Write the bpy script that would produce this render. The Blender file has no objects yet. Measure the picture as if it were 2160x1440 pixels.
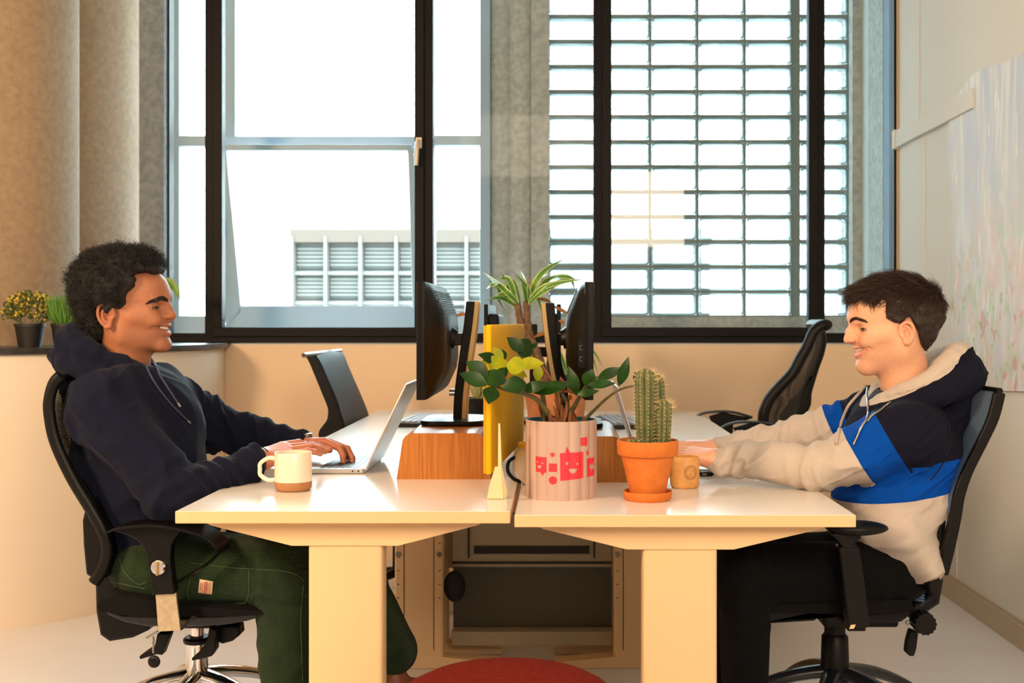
import bpy, math, random
import numpy as np
from mathutils import Vector, Matrix
random.seed(7)
np.random.seed(7)
scene = bpy.context.scene
COL = scene.collection

# ------------------------------------------------------------------ camera
cam_data = bpy.data.cameras.new('camera')
cam_data.sensor_width = 36.0
cam_data.lens = 40.0
cam_data.shift_x = -98.0 / 2160.0
cam_data.shift_y = -42.0 / 2160.0
cam_data.clip_start = 0.05
cam_data.clip_end = 300
cam_data.dof.use_dof = True
cam_data.dof.focus_distance = 2.75
cam_data.dof.aperture_fstop = 6.3
cam = bpy.data.objects.new('camera', cam_data)
cam.location = (0, 0, 1.14)
cam.rotation_euler = (math.radians(90), 0, 0)
COL.objects.link(cam)
scene.camera = cam

scene.view_settings.view_transform = 'Standard'
scene.view_settings.look = 'None'
scene.view_settings.exposure = 0.66
scene.view_settings.gamma = 1.0
scene.view_settings.use_curve_mapping = False
scene.cycles.use_denoising = True
scene.cycles.max_bounces = 7
scene.cycles.diffuse_bounces = 4
scene.cycles.glossy_bounces = 3
scene.cycles.transmission_bounces = 6
scene.cycles.transparent_max_bounces = 16
scene.cycles.caustics_reflective = False
scene.cycles.caustics_refractive = False
scene.cycles.sample_clamp_indirect = 8.0

# ------------------------------------------------------------------ sky
world = bpy.data.worlds.new('sky')
scene.world = world
world.use_nodes = True
bg = world.node_tree.nodes['Background']
bg.inputs['Color'].default_value = (0.84, 0.935, 1.0, 1)
bg.inputs['Strength'].default_value = 13.5

def area(name, loc, size, energy, color, aim=None, size_y=None, portal=False, spread=None):
    d = bpy.data.lights.new(name, 'AREA')
    d.energy = energy
    d.color = color
    d.size = size
    if size_y:
        d.shape = 'RECTANGLE'
        d.size_y = size_y
    if spread:
        d.spread = math.radians(spread)
    if portal:
        d.cycles.is_portal = True
    o = bpy.data.objects.new(name, d)
    o.location = loc
    if aim is not None:
        v = Vector(aim) - Vector(loc)
        o.rotation_euler = v.to_track_quat('-Z', 'Y').to_euler()
    COL.objects.link(o)
    return o

WARM = (1.0, 0.67, 0.40)
WARM2 = (1.0, 0.80, 0.60)
# ceiling lamps of the office behind and above the camera, an added overhead fill light, and daylight portals in the windows
area('ceiling_lamp_near', (0.9, -0.9, 2.3), 0.8, 46, (1.0, 0.77, 0.55), aim=(0.4, 3.0, 0.8))
area('ceiling_lamp_left', (-2.6, 0.6, 2.3), 0.6, 74, WARM, aim=(-2.1, 4.2, 0.6))
area('fill_light_overhead', (-0.2, -0.6, 3.1), 1.6, 24, WARM2, aim=(-0.1, 1.2, 0.0))  # soft fill light added under the ceiling, not one of the room's lamps
area('portal_left', (-0.85, 5.40, 2.05), 2.3, 1, (1, 1, 1), aim=(-0.85, 0, 2.05), size_y=2.0, portal=True)
area('portal_right', (0.85, 5.40, 2.05), 1.5, 1, (1, 1, 1), aim=(0.85, 0, 2.05), size_y=2.0, portal=True)

# ------------------------------------------------------------------ helpers
F = 2400.0
def P(px, py, D):
    return ((px - 1178.0) / F * D, D, 1.14 - (py - 678.0) / F * D)

def lin(c):
    out = []
    for v in c[:3]:
        v = v / 255.0
        out.append(v / 12.92 if v <= 0.04045 else ((v + 0.055) / 1.055) ** 2.4)
    return (*out, 1.0)

MATS = {}
def mat(name, color=(200, 200, 200), rough=0.5, metal=0.0, spec=0.5, noise=None, bump=None, coat=0, sheen=0,
        trans=0.0, sss=0.0, attr=None, alpha=None):
    """noise = (scale, second colour, detail) mixes a second colour; bump = (scale, strength, distance)"""
    if name in MATS:
        return MATS[name]
    m = bpy.data.materials.new(name)
    m.use_nodes = True
    nt = m.node_tree
    b = nt.nodes['Principled BSDF']
    b.inputs['Base Color'].default_value = lin(color)
    b.inputs['Roughness'].default_value = rough
    b.inputs['Metallic'].default_value = metal
    b.inputs['Specular IOR Level'].default_value = spec
    b.inputs['Coat Weight'].default_value = coat
    b.inputs['Coat Roughness'].default_value = 0.15
    b.inputs['Sheen Weight'].default_value = sheen
    b.inputs['Transmission Weight'].default_value = trans
    if sss:
        b.inputs['Subsurface Weight'].default_value = sss
        b.inputs['Subsurface Radius'].default_value = (0.012, 0.005, 0.003)
        b.inputs['Subsurface Scale'].default_value = 1.0
    tc = nt.nodes.new('ShaderNodeTexCoord')
    src = None
    if attr:
        a = nt.nodes.new('ShaderNodeAttribute')
        a.attribute_name = attr
        src = a.outputs['Color']
        nt.links.new(src, b.inputs['Base Color'])
    if noise:
        n = nt.nodes.new('ShaderNodeTexNoise')
        n.inputs['Scale'].default_value = noise[0]
        n.inputs['Detail'].default_value = noise[2] if len(noise) > 2 else 4
        if len(noise) > 3:
            mp = nt.nodes.new('ShaderNodeMapping')
            mp.inputs['Scale'].default_value = noise[3]
            nt.links.new(tc.outputs['Object'], mp.inputs['Vector'])
            nt.links.new(mp.outputs['Vector'], n.inputs['Vector'])
        else:
            nt.links.new(tc.outputs['Object'], n.inputs['Vector'])
        r = nt.nodes.new('ShaderNodeMapRange')
        r.inputs['From Min'].default_value = 0.35
        r.inputs['From Max'].default_value = 0.65
        nt.links.new(n.outputs['Fac'], r.inputs['Value'])
        mx = nt.nodes.new('ShaderNodeMix')
        mx.data_type = 'RGBA'
        nt.links.new(r.outputs['Result'], mx.inputs['Factor'])
        if src is None:
            mx.inputs['A'].default_value = lin(color)
            mx.inputs['B'].default_value = lin(noise[1])
        else:
            mx.blend_type = 'MULTIPLY'
            nt.links.new(src, mx.inputs['A'])
            mx.inputs['B'].default_value = lin(noise[1])
        nt.links.new(mx.outputs['Result'], b.inputs['Base Color'])
    if bump:
        n = nt.nodes.new('ShaderNodeTexNoise')
        n.inputs['Scale'].default_value = bump[0]
        n.inputs['Detail'].default_value = 3
        nt.links.new(tc.outputs['Object'], n.inputs['Vector'])
        bp = nt.nodes.new('ShaderNodeBump')
        bp.inputs['Strength'].default_value = bump[1]
        bp.inputs['Distance'].default_value = bump[2] if len(bump) > 2 else 0.002
        nt.links.new(n.outputs['Fac'], bp.inputs['Height'])
        nt.links.new(bp.outputs['Normal'], b.inputs['Normal'])
    MATS[name] = m
    return m

ORG = {}
def origin_of(o):
    return ORG.get(o.name, (0, 0, 0))

def tag(o, label=None, cat=None, group=None, kind=None):
    if label: o['label'] = label
    if cat: o['category'] = cat
    if group: o['group'] = group
    if kind: o['kind'] = kind
    return o

def thing(name, loc, label, cat, group=None):
    o = bpy.data.objects.new(name, None)
    o.empty_display_size = 0.05
    o.location = loc
    COL.objects.link(o)
    ORG[o.name] = tuple(loc)
    return tag(o, label, cat, group)

def link_mesh(name, V, Fc, material, parent=None, smooth=40, bevel=0, colors=None, attrs=None, mats=None, midx=None, origin=None):
    V = np.asarray(V, dtype=np.float64).reshape(-1, 3)
    if parent is not None:
        org = origin_of(parent)
    elif origin is not None:
        org = origin
    else:
        mn, mx = V.min(0), V.max(0)
        org = ((mn[0] + mx[0]) / 2, (mn[1] + mx[1]) / 2, mn[2])
    V = V - np.array(org)
    me = bpy.data.meshes.new(name)
    if isinstance(Fc, np.ndarray):
        k = Fc.shape[1]
        me.vertices.add(len(V))
        me.vertices.foreach_set('co', V.ravel())
        me.loops.add(Fc.size)
        me.loops.foreach_set('vertex_index', Fc.ravel().astype(np.int32))
        me.polygons.add(len(Fc))
        me.polygons.foreach_set('loop_start', np.arange(0, Fc.size, k, dtype=np.int32))
        me.update(calc_edges=True)
    else:
        me.from_pydata(V.tolist(), [], Fc)
        me.update()
    for mm in (mats or [material]):
        me.materials.append(mm)
    if midx is not None:
        me.polygons.foreach_set('material_index', np.asarray(midx, dtype=np.int32))
    if smooth:
        me.polygons.foreach_set('use_smooth', np.ones(len(me.polygons), dtype=bool))
        if smooth < 180:
            me.set_sharp_from_angle(angle=math.radians(smooth))
    if colors is not None:
        ca = me.color_attributes.new('tint', 'FLOAT_COLOR', 'POINT')
        c4 = np.ones((len(V), 4), dtype=np.float32)
        c4[:, :3] = colors
        ca.data.foreach_set('color', c4.ravel())
    for k, a in (attrs or {}).items():
        at = me.attributes.new(k, 'FLOAT', 'POINT')
        at.data.foreach_set('value', np.asarray(a, dtype=np.float32))
    me.update()
    o = bpy.data.objects.new(name, me)
    COL.objects.link(o)
    if parent is not None:
        o.parent = parent
        ORG[o.name] = org
    else:
        o.location = org
        ORG[o.name] = org
    if bevel:
        md = o.modifiers.new('bevel', 'BEVEL')
        md.width = bevel
        md.segments = 2
        md.limit_method = 'ANGLE'
        md.angle_limit = math.radians(50)
    return o

class MB:
    def __init__(s):
        s.v = []
        s.f = []
    def add(s, vs, fs):
        n = len(s.v)
        s.v.extend([tuple(map(float, p)) for p in vs])
        s.f.extend([tuple(i + n for i in f) for f in fs])
        return s
    def box(s, x0, y0, z0, x1, y1, z1):
        vs = [(x0, y0, z0), (x1, y0, z0), (x1, y1, z0), (x0, y1, z0), (x0, y0, z1), (x1, y0, z1), (x1, y1, z1), (x0, y1, z1)]
        return s.add(vs, [(3, 2, 1, 0), (4, 5, 6, 7), (0, 1, 5, 4), (1, 2, 6, 5), (2, 3, 7, 6), (3, 0, 4, 7)])
    def prism(s, poly, y0, y1):
        """poly: (x, z) outline extruded along y"""
        n = len(poly)
        a = sum(poly[i][0] * poly[(i + 1) % n][1] - poly[(i + 1) % n][0] * poly[i][1] for i in range(n))
        if a < 0:
            poly = poly[::-1]
        vs = [(x, y0, z) for x, z in poly] + [(x, y1, z) for x, z in poly]
        fs = [tuple(range(n)), tuple(range(2 * n - 1, n - 1, -1))]
        fs += [(i, i + n, (i + 1) % n + n, (i + 1) % n) for i in range(n)]
        return s.add(vs, fs)
    def prism_px(s, pts, D0, D1, Dm=None):
        """outline read off the photo at depth Dm, given real thickness from D0 to D1"""
        Dm = Dm or D0
        return s.prism([(P(x, y, Dm)[0], P(x, y, Dm)[2]) for x, y in pts], D0, D1)
    def prism_z(s, poly, z0, z1):
        n = len(poly)
        a = sum(poly[i][0] * poly[(i + 1) % n][1] - poly[(i + 1) % n][0] * poly[i][1] for i in range(n))
        if a < 0:
            poly = poly[::-1]
        vs = [(x, y, z0) for x, y in poly] + [(x, y, z1) for x, y in poly]
        fs = [tuple(range(n - 1, -1, -1)), tuple(range(n, 2 * n))]
        fs += [(i, (i + 1) % n, (i + 1) % n + n, i + n) for i in range(n)]
        return s.add(vs, fs)
    def tube(s, pts, r, n=10, cap=True, flat=1.0, up=None):
        pts = [Vector(p) for p in pts]
        m = len(pts)
        rs = r if hasattr(r, '__len__') else [r] * m
        vs, fs = [], []
        t0 = (pts[1] - pts[0]).normalized()
        u = Vector(up) if up is not None else (Vector((0, 0, 1)) if abs(t0.z) < 0.9 else Vector((1, 0, 0)))
        u = (u - t0 * u.dot(t0)).normalized()
        for i, p in enumerate(pts):
            t = (pts[min(i + 1, m - 1)] - pts[max(i - 1, 0)])
            t = t.normalized() if t.length > 1e-9 else t0
            u = (u - t * u.dot(t))
            u = u.normalized() if u.length > 1e-6 else t.orthogonal().normalized()
            w = t.cross(u)
            for k in range(n):
                a = 2 * math.pi * k / n
                vs.append(p + u * (math.cos(a) * rs[i] * flat) + w * (math.sin(a) * rs[i]))
        for i in range(m - 1):
            for k in range(n):
                a, b = i * n + k, i * n + (k + 1) % n
                fs.append((a, b, b + n, a + n))
        if cap:
            fs.append(tuple(range(n - 1, -1, -1)))
            fs.append(tuple(range((m - 1) * n, m * n)))
        return s.add(vs, fs)
    def lathe(s, prof, c, n=40, closed=False):
        """prof: (radius, z) list; c = (x, y, z0)"""
        vs, fs = [], []
        for r, z in prof:
            for k in range(n):
                a = 2 * math.pi * k / n
                vs.append((c[0] + r * math.cos(a), c[1] + r * math.sin(a), c[2] + z))
        m = len(prof)
        for i in range(m - 1 if not closed else m):
            j = (i + 1) % m
            for k in range(n):
                fs.append((i * n + k, i * n + (k + 1) % n, j * n + (k + 1) % n, j * n + k))
        if not closed:
            fs.append(tuple(range(n - 1, -1, -1)))
            fs.append(tuple(range((m - 1) * n, m * n)))
        return s.add(vs, fs)
    def ell(s, c, r, n=20, m=12, rot=None):
        vs, fs = [], []
        for i in range(m + 1):
            th = math.pi * i / m
            for k in range(n):
                a = 2 * math.pi * k / n
                v = Vector((r[0] * math.sin(th) * math.cos(a), r[1] * math.sin(th) * math.sin(a), r[2] * math.cos(th)))
                if rot is not None:
                    v = rot @ v
                vs.append(v + Vector(c))
        for i in range(m):
            for k in range(n):
                fs.append((i * n + k, (i + 1) * n + k, (i + 1) * n + (k + 1) % n, i * n + (k + 1) % n))
        return s.add(vs, fs)
    def sheet(s, rows, thick=None):
        """rows: list of equal-length point lists; makes a surface, thickened along its normal when thick is given"""
        R, C = len(rows), len(rows[0])
        A = np.array(rows, dtype=float)
        if thick:
            du = np.gradient(A, axis=1)
            dv = np.gradient(A, axis=0)
            N = np.cross(du, dv)
            N /= (np.linalg.norm(N, axis=2, keepdims=True) + 1e-12)
            top = (A + N * thick / 2).reshape(-1, 3)
            bot = (A - N * thick / 2).reshape(-1, 3)
            vs = np.vstack([top, bot])
            n = R * C
            fs = []
            for i in range(R - 1):
                for j in range(C - 1):
                    a, b, c, d = i * C + j, i * C + j + 1, (i + 1) * C + j + 1, (i + 1) * C + j
                    fs.append((a, b, c, d))
                    fs.append((d + n, c + n, b + n, a + n))
            for j in range(C - 1):
                fs.append((j + n, j + 1 + n, j + 1, j))
                a = (R - 1) * C + j
                fs.append((a, a + 1, a + 1 + n, a + n))
            for i in range(R - 1):
                a, b = i * C, (i + 1) * C
                fs.append((a, b, b + n, a + n))
                a, b = i * C + C - 1, (i + 1) * C + C - 1
                fs.append((a + n, b + n, b, a))
            return s.add(vs, fs)
        fs = [(i * C + j, i * C + j + 1, (i + 1) * C + j + 1, (i + 1) * C + j) for i in range(R - 1) for j in range(C - 1)]
        return s.add(A.reshape(-1, 3), fs)
    def build(s, name, material, parent=None, smooth=40, bevel=0, **kw):
        return link_mesh(name, s.v, s.f, material, parent, smooth, bevel, **kw)

def rrect(x0, y0, x1, y1, r, n=5):
    pts = []
    for cx, cy, a0 in ((x1 - r, y1 - r, 0), (x0 + r, y1 - r, 90), (x0 + r, y0 + r, 180), (x1 - r, y0 + r, 270)):
        for i in range(n + 1):
            a = math.radians(a0 + 90 * i / n)
            pts.append((cx + r * math.cos(a), cy + r * math.sin(a)))
    return pts

def spline(pts, n=8):
    """Catmull-Rom through points of any dimension"""
    pts = [np.array(p, dtype=float) for p in pts]
    out = []
    for i in range(len(pts) - 1):
        p0, p1, p2, p3 = pts[max(i - 1, 0)], pts[i], pts[i + 1], pts[min(i + 2, len(pts) - 1)]
        for k in range(n):
            t = k / n
            out.append(tuple(0.5 * ((2 * p1) + (-p0 + p2) * t + (2 * p0 - 5 * p1 + 4 * p2 - p3) * t * t + (-p0 + 3 * p1 - 3 * p2 + p3) * t ** 3)))
    out.append(tuple(pts[-1]))
    return out

def single(mb, name, material, label, cat, group=None, smooth=40, bevel=0, **kw):
    return tag(mb.build(name, material, None, smooth, bevel, **kw), label, cat, group)

def struct(mb, name, material, smooth=0, bevel=0, **kw):
    o = mb.build(name, material, None, smooth, bevel, **kw)
    o['kind'] = 'structure'
    return o

def leaf(mb, base, tip, width, up, n=7, fold=0.25, droop=0.0, prof=None):
    """a pointed leaf blade from base to tip, folded along its midrib"""
    base, tip, up = Vector(base), Vector(tip), Vector(up)
    d = tip - base
    L = d.length
    t = d.normalized()
    w = t.cross(up)
    w = w.normalized() if w.length > 1e-5 else t.orthogonal().normalized()
    nrm = w.cross(t).normalized()
    rows = []
    for i in range(n + 1):
        s_ = i / n
        hw = width / 2 * (prof(s_) if prof else math.sin(math.pi * min(1, s_ * 0.93 + 0.035)) ** 0.75)
        if i == n: hw = 0.0003
        c = base + d * s_ - Vector((0, 0, 1)) * droop * L * s_ * s_ + nrm * (0.06 * L * math.sin(math.pi * s_))
        rows.append([c - w * hw + nrm * hw * fold, c, c + w * hw + nrm * hw * fold])
    return mb.sheet(rows, thick=0.0008)
# ------------------------------------------------------------------ materials of the room
M_wall = mat('painted_wall', (228, 202, 170), 0.75, bump=(180, 0.06))
M_wallR = mat('painted_wall_grey', (218, 217, 210), 0.8, bump=(160, 0.08))
M_white = mat('white_plaster', (228, 214, 194), 0.8, bump=(90, 0.05))
M_floor = mat('poured_floor', (222, 222, 226), 0.28, noise=(1.5, (214, 214, 218), 3), bump=(2.0, 0.03))
M_frame = mat('black_window_frame', (15, 15, 17), 0.5, spec=0.15)
M_alu = mat('grey_window_frame', (186, 208, 228), 0.4)
M_ledge = mat('black_slate', (44, 40, 38), 0.35, noise=(30, (24, 22, 22), 5))
M_skirt = mat('skirting', (186, 172, 150), 0.6)

def concrete(name, c1, c2, vert=1.0):
    return mat(name, c1, 0.85, noise=(34, c2, 10), bump=(60, 0.3, 0.004))
M_conc_warm = concrete('concrete_column', (166, 143, 116), (150, 128, 104))
M_conc = concrete('concrete_grey', (196, 196, 192), (168, 168, 166))

# ------------------------------------------------------------------ room shell
WY, WX, SILL, TOP = 5.44, 1.62, 1.04, 3.2
struct(MB().box(-4.2, -3.1, -0.1, 1.75, 5.6, 0.0), 'floor', M_floor)
struct(MB().box(-4.2, -3.1, TOP, 1.75, 6.5, TOP + 0.1), 'ceiling', mat('ceiling_paint', (226, 222, 214), 0.9))
w = MB()
w.box(WX, -3.1, 0, WX + 0.12, WY + 0.9, TOP)
struct(w, 'wall_right', M_wallR)
struct(MB().box(WX - 0.016, -3.0, 0, WX, WY, 0.085).box(WX - 0.008, -3.0, 0.085, WX, WY, 0.097), 'baseboard_right', M_skirt)
# horizontal rail and the vertical joint line on the right wall
t = MB().box(WX - 0.022, 4.4, 1.965, WX, WY - 0.02, 2.045)
t.box(WX - 0.028, WY - 0.045, 1.96, WX, WY - 0.005, 2.05)
struct(t, 'trim_1', M_wallR, bevel=0.002)
t = MB()
for y in (5.02, 4.62):
    t.box(WX - 0.0035, y, 0.1, WX + 0.01, y + 0.006, 1.96)
t.box(WX - 0.004, 5.1, 2.05, WX + 0.01, 5.106, TOP)
struct(t, 'trim_2', M_wallR)
struct(MB().box(WX - 0.006, WY - 0.03, SILL, WX + 0.004, WY - 0.004, TOP), 'trim_3', mat('timber_edge', (196, 160, 110), 0.6))
struct(MB().box(-4.3, -3.2, 0, -4.2, 6.2, TOP), 'wall_left', M_white)
struct(MB().box(-4.2, -3.2, 0, 1.75, -3.1, TOP), 'wall_front', M_white)
struct(MB().box(-4.2, WY, 0, WX, WY + 0.16, SILL - 0.012), 'wall_back', M_wall)
# wall behind the columns beside the window bay
w = MB().box(-4.2, 5.95, 0, -2.55, 6.1, TOP)
struct(w, 'wall_side', M_conc)

# curved half wall on the left with its slate ledge
cx, cy, cr = -2.62, 5.12, 1.07
arc = [(cx + cr * math.cos(a), cy + cr * math.sin(a)) for a in np.radians(np.linspace(-175, 17, 70))]
arc_in = [(cx + (cr - 0.12) * math.cos(a), cy + (cr - 0.12) * math.sin(a)) for a in np.radians(np.linspace(17, -175, 70))]
struct(MB().prism_z(arc + arc_in, 0, SILL - 0.025), 'wall_curved', M_white, smooth=40)
struct(MB().prism_z([(cx + (cr - 0.001) * math.cos(a), cy + (cr - 0.001) * math.sin(a)) for a in np.radians(np.linspace(-175, 17, 70))] + [(-3.6, 5.6)], SILL - 0.024, SILL - 0.0225), 'trim_6', M_white)
lr = cr + 0.02
led = [(cx + lr * math.cos(a), cy + lr * math.sin(a)) for a in np.radians(np.linspace(-178, 16, 70))] + [(-1.58, 5.9), (-3.7, 5.9)]
struct(MB().prism_z(led, SILL - 0.022, SILL), 'trim_4', M_ledge, smooth=40)
struct(MB().prism_z([(x, y) for x, y in [(-1.585, 5.46), (WX, 5.46), (WX, 6.4), (-2.5, 6.4), (-2.5, 5.905), (-1.585, 5.905)]], SILL - 0.03, SILL + 0.0), 'trim_5',
       mat('outer_sill', (215, 222, 228), 0.4))

# two round concrete columns standing on the ledge
for (x, y, r, n) in ((-2.517, 5.0, 0.38, 0), (-2.485, 5.76, 0.34, 1)):
    c = MB().lathe([(r, 0.0), (r, TOP - SILL)], (x, y, SILL), 72)
    o = struct(c, 'column_%d' % (n + 1), M_conc_warm, smooth=60)

# ------------------------------------------------------------------ inner black glazing, y = 5.44
def bar(mb, px0, px1, D, z0, z1, depth):
    mb.box((px0 - 1178) / F * D, D, z0, (px1 - 1178) / F * D, D + depth, z1)

M_glass = bpy.data.materials.new('window_glass')
M_glass.use_nodes = True
nt = M_glass.node_tree
nt.nodes.clear()
out = nt.nodes.new('ShaderNodeOutputMaterial')
mx = nt.nodes.new('ShaderNodeMixShader')
tr = nt.nodes.new('ShaderNodeBsdfTransparent')
tr.inputs['Color'].default_value = (0.93, 0.965, 0.96, 1)
gl = nt.nodes.new('ShaderNodeBsdfGlossy')
gl.inputs['Roughness'].default_value = 0.02
fr = nt.nodes.new('ShaderNodeFresnel')
fr.inputs['IOR'].default_value = 1.45
sc_r = nt.nodes.new('ShaderNodeMath')
sc_r.operation = 'MULTIPLY'
sc_r.inputs[1].default_value = 0.4
nt.links.new(fr.outputs['Fac'], sc_r.inputs[0])
nt.links.new(sc_r.outputs[0], mx.inputs['Fac'])
nt.links.new(tr.outputs['BSDF'], mx.inputs[1])
nt.links.new(gl.outputs['BSDF'], mx.inputs[2])
nt.links.new(mx.outputs['Shader'], out.inputs['Surface'])

ZB = 1.14 - (722 - 678) / F * WY          # underside of the black frame
fz = 1.14 - (705 - 678) / F * WY
fr1 = MB()
fr1.box((354 - 1178) / F * WY, WY - 0.005, ZB, WX, WY + 0.07, ZB + 0.03)       # bottom rail
bar(fr1, 352, 357, WY, ZB, TOP, 0.07)
bar(fr1, 432, 452, WY, ZB + 0.02, TOP, 0.08)
bar(fr1, 892, 913, WY, ZB + 0.02, TOP, 0.08)
bar(fr1, 1252, 1272, WY, ZB + 0.02, TOP, 0.08)
bar(fr1, 1722, 1740, WY, ZB + 0.02, TOP, 0.08)
bar(fr1, 1886, 1893, WY, ZB + 0.02, TOP, 0.08)
W1 = struct(fr1, 'window_1', M_frame, bevel=0.002)
def sash(px0, px1, nm, D=WY - 0.018, d=0.06):
    m = MB()
    zt_ = 1.14 - (690 - 678) / F * D
    bar(m, px0, px0 + 20, D + 0.001, zt_ - 0.002, TOP, d)
    bar(m, px1 - 20, px1, D + 0.001, zt_ - 0.002, TOP, d)
    bar(m, px0, px1, D, 1.04 + 0.028, 1.14 - (690 - 678) / F * D, d)
    o = m.build(nm, M_frame, W1, 0, 0.003)
    g = MB()
    bar(g, px0 + 18, px1 - 18, D + 0.03, 1.1, TOP, 0.006)
    g.build('glass_pane', M_glass, o, 0)
    return o
sash(448, 894, 'sash')
sash(1270, 1726, 'sash')
for a, b in ((357, 432), (913, 1252), (1740, 1886)):
    g = MB()
    bar(g, a, b, WY + 0.03, ZB + 0.03, TOP, 0.006)
    g.build('glass_pane', M_glass, W1, 0)
    s_ = MB()
    bar(s_, a, b, WY, ZB + 0.03, ZB + 0.045, 0.06)
    s_.build('glazing_bead', M_frame, W1, 0)
hd = MB()
hx, hy, hz = P(884, 300, WY - 0.02)
hd.prism([(hx - 0.014, hz + 0.02), (hx + 0.014, hz + 0.02), (hx + 0.014, hz - 0.03), (hx - 0.014, hz - 0.03)], WY - 0.036, WY - 0.018)
hd.tube([(hx, WY - 0.04, hz + 0.004), (hx - 0.002, WY - 0.062, hz - 0.005), (hx - 0.006, WY - 0.066, hz - 0.05), (hx - 0.009, WY - 0.06, hz - 0.115)], [0.009, 0.011, 0.011, 0.009], 10)
tag(hd.build('window_handle', mat('handle_metal', (205, 190, 172), 0.35, 0.3), W1, 50), 'pale handle')

# ------------------------------------------------------------------ outer window, y = 6.1
OY = 6.1
def ox(px): return (px - 1178) / F * OY
def oz(py): return 1.14 - (py - 678) / F * OY
o2 = MB()
def ob(x0, y0, x1, y1, d0=0.0, d1=0.09):
    o2.box(ox(x0), OY + d0, oz(y1), ox(x1), OY + d1, oz(y0))
YT = -130
ob(352, YT, 378, 712)                    # left post
ob(1012, YT, 1034, 712)                  # right post
ob(440, YT, 472, 712)                    # posts behind the black mullions
ob(473, YT, 495, 300, 0.01)
ob(878, YT, 916, 712)
ob(376, 666, 445, 712)
ob(915, 660, 1014, 712)
ob(376, 286, 445, 308)
ob(915, 285, 1014, 306)
ob(470, 287, 880, 318)
ob(470, 686, 880, 712)
W2 = struct(o2, 'window_2', M_alu, bevel=0.004)
# hopper sash in the lower middle light, tipped towards the room at the top
def tilt(x, y):
    f_ = (690 - y) / 370.0
    return (ox(x), OY - 0.02 - 0.10 * f_, oz(y))
hs = MB()
def hbar(a, b, w_):
    A, B = Vector(tilt(*a)), Vector(tilt(*b))
    hs.tube([A, B], w_ / F * OY / 2 * 1.3, 4, flat=1.0)
def quad_bar(p, q, r_, s_, th=0.035):
    a = [tilt(*k) for k in (p, q, r_, s_)]
    b = [(x, y + th, z) for x, y, z in a]
    hs.add(a + b, [(0, 1, 2, 3), (7, 6, 5, 4), (0, 4, 5, 1), (1, 5, 6, 2), (2, 6, 7, 3), (3, 7, 4, 0)])
quad_bar((472, 320), (490, 320), (512, 660), (478, 690))
quad_bar((866, 320), (878, 320), (880, 690), (872, 660))
quad_bar((478, 690), (512, 645), (870, 645), (880, 690))
quad_bar((472, 312), (490, 324), (866, 324), (878, 312))
hs_o = hs.build('hopper_sash', M_alu, W2, 0, 0.003)
k_ = MB()
hp = tilt(480, 483)
k_.box(hp[0] - 0.014, hp[1] - 0.03, hp[2] - 0.055, hp[0] + 0.012, hp[1] - 0.0, hp[2] + 0.055)
k_.build('sash_handle', mat('handle_grey', (150, 165, 178), 0.4), hs_o, 50, 0.004)
g = MB()
for a, b, c, d in ((378, YT, 440, 286), (378, 308, 440, 668), (495, YT, 878, 287), (916, YT, 1012, 285), (916, 306, 1012, 662)):
    g.box(ox(a), OY + 0.05, oz(d), ox(c), OY + 0.056, oz(b))
a_ = [tilt(*k) for k in ((488, 322), (868, 322), (872, 650), (508, 650))]
g.add([(x, y + 0.018, z) for x, y, z in a_] + [(x, y + 0.022, z) for x, y, z in a_], [(0, 1, 2, 3), (7, 6, 5, 4)])
g.build('glass_pane', M_glass, W2, 0)

# concrete jambs and the ribbed pier between the two outer windows
c = MB()
c.box(ox(285), OY - 0.05, SILL, ox(353), OY + 0.35, TOP)
c.box(ox(1120), OY - 0.02, SILL, ox(1158), OY + 0.3, TOP)
pier = []
xs = np.linspace(ox(1033), ox(1122), 40)
for x in xs:
    u = (x - xs[0]) / (xs[-1] - xs[0])
    rib = 0.03 * abs(math.sin(u * math.pi * 2.0)) ** 0.5
    pier.append((x, OY + 0.03 - rib))
c.prism_z([(xs[0], OY + 0.35)] + [(xs[-1], OY + 0.35)] + pier[::-1], SILL, TOP)
c.box(ox(1796), OY - 0.02, SILL, ox(1830), OY + 0.3, TOP)
c.box(ox(1826), OY - 0.12, SILL, ox(1850), OY + 0.3, TOP)
c.box(ox(1846), OY - 0.3, SILL, WX + 0.02, OY + 0.3, TOP)
c.box(ox(1157), OY + 0.0, SILL, ox(1798), OY + 0.3, oz(692))
struct(c, 'wall_outer', M_conc, smooth=50)
struct(MB().box(WX - 0.012, WY + 0.09, SILL, WX + 0.02, WY + 0.19, TOP), 'trim_7', mat('blue_grey_jamb', (96, 118, 142), 0.6))
struct(MB().box(WX - 0.014, WY + 0.19, SILL, WX + 0.02, OY - 0.2, TOP), 'trim_9', M_conc)
struct(MB().box(ox(1157), OY + 0.05, oz(692), ox(1798), OY + 0.1, oz(668)), 'trim_8', M_conc)

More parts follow.
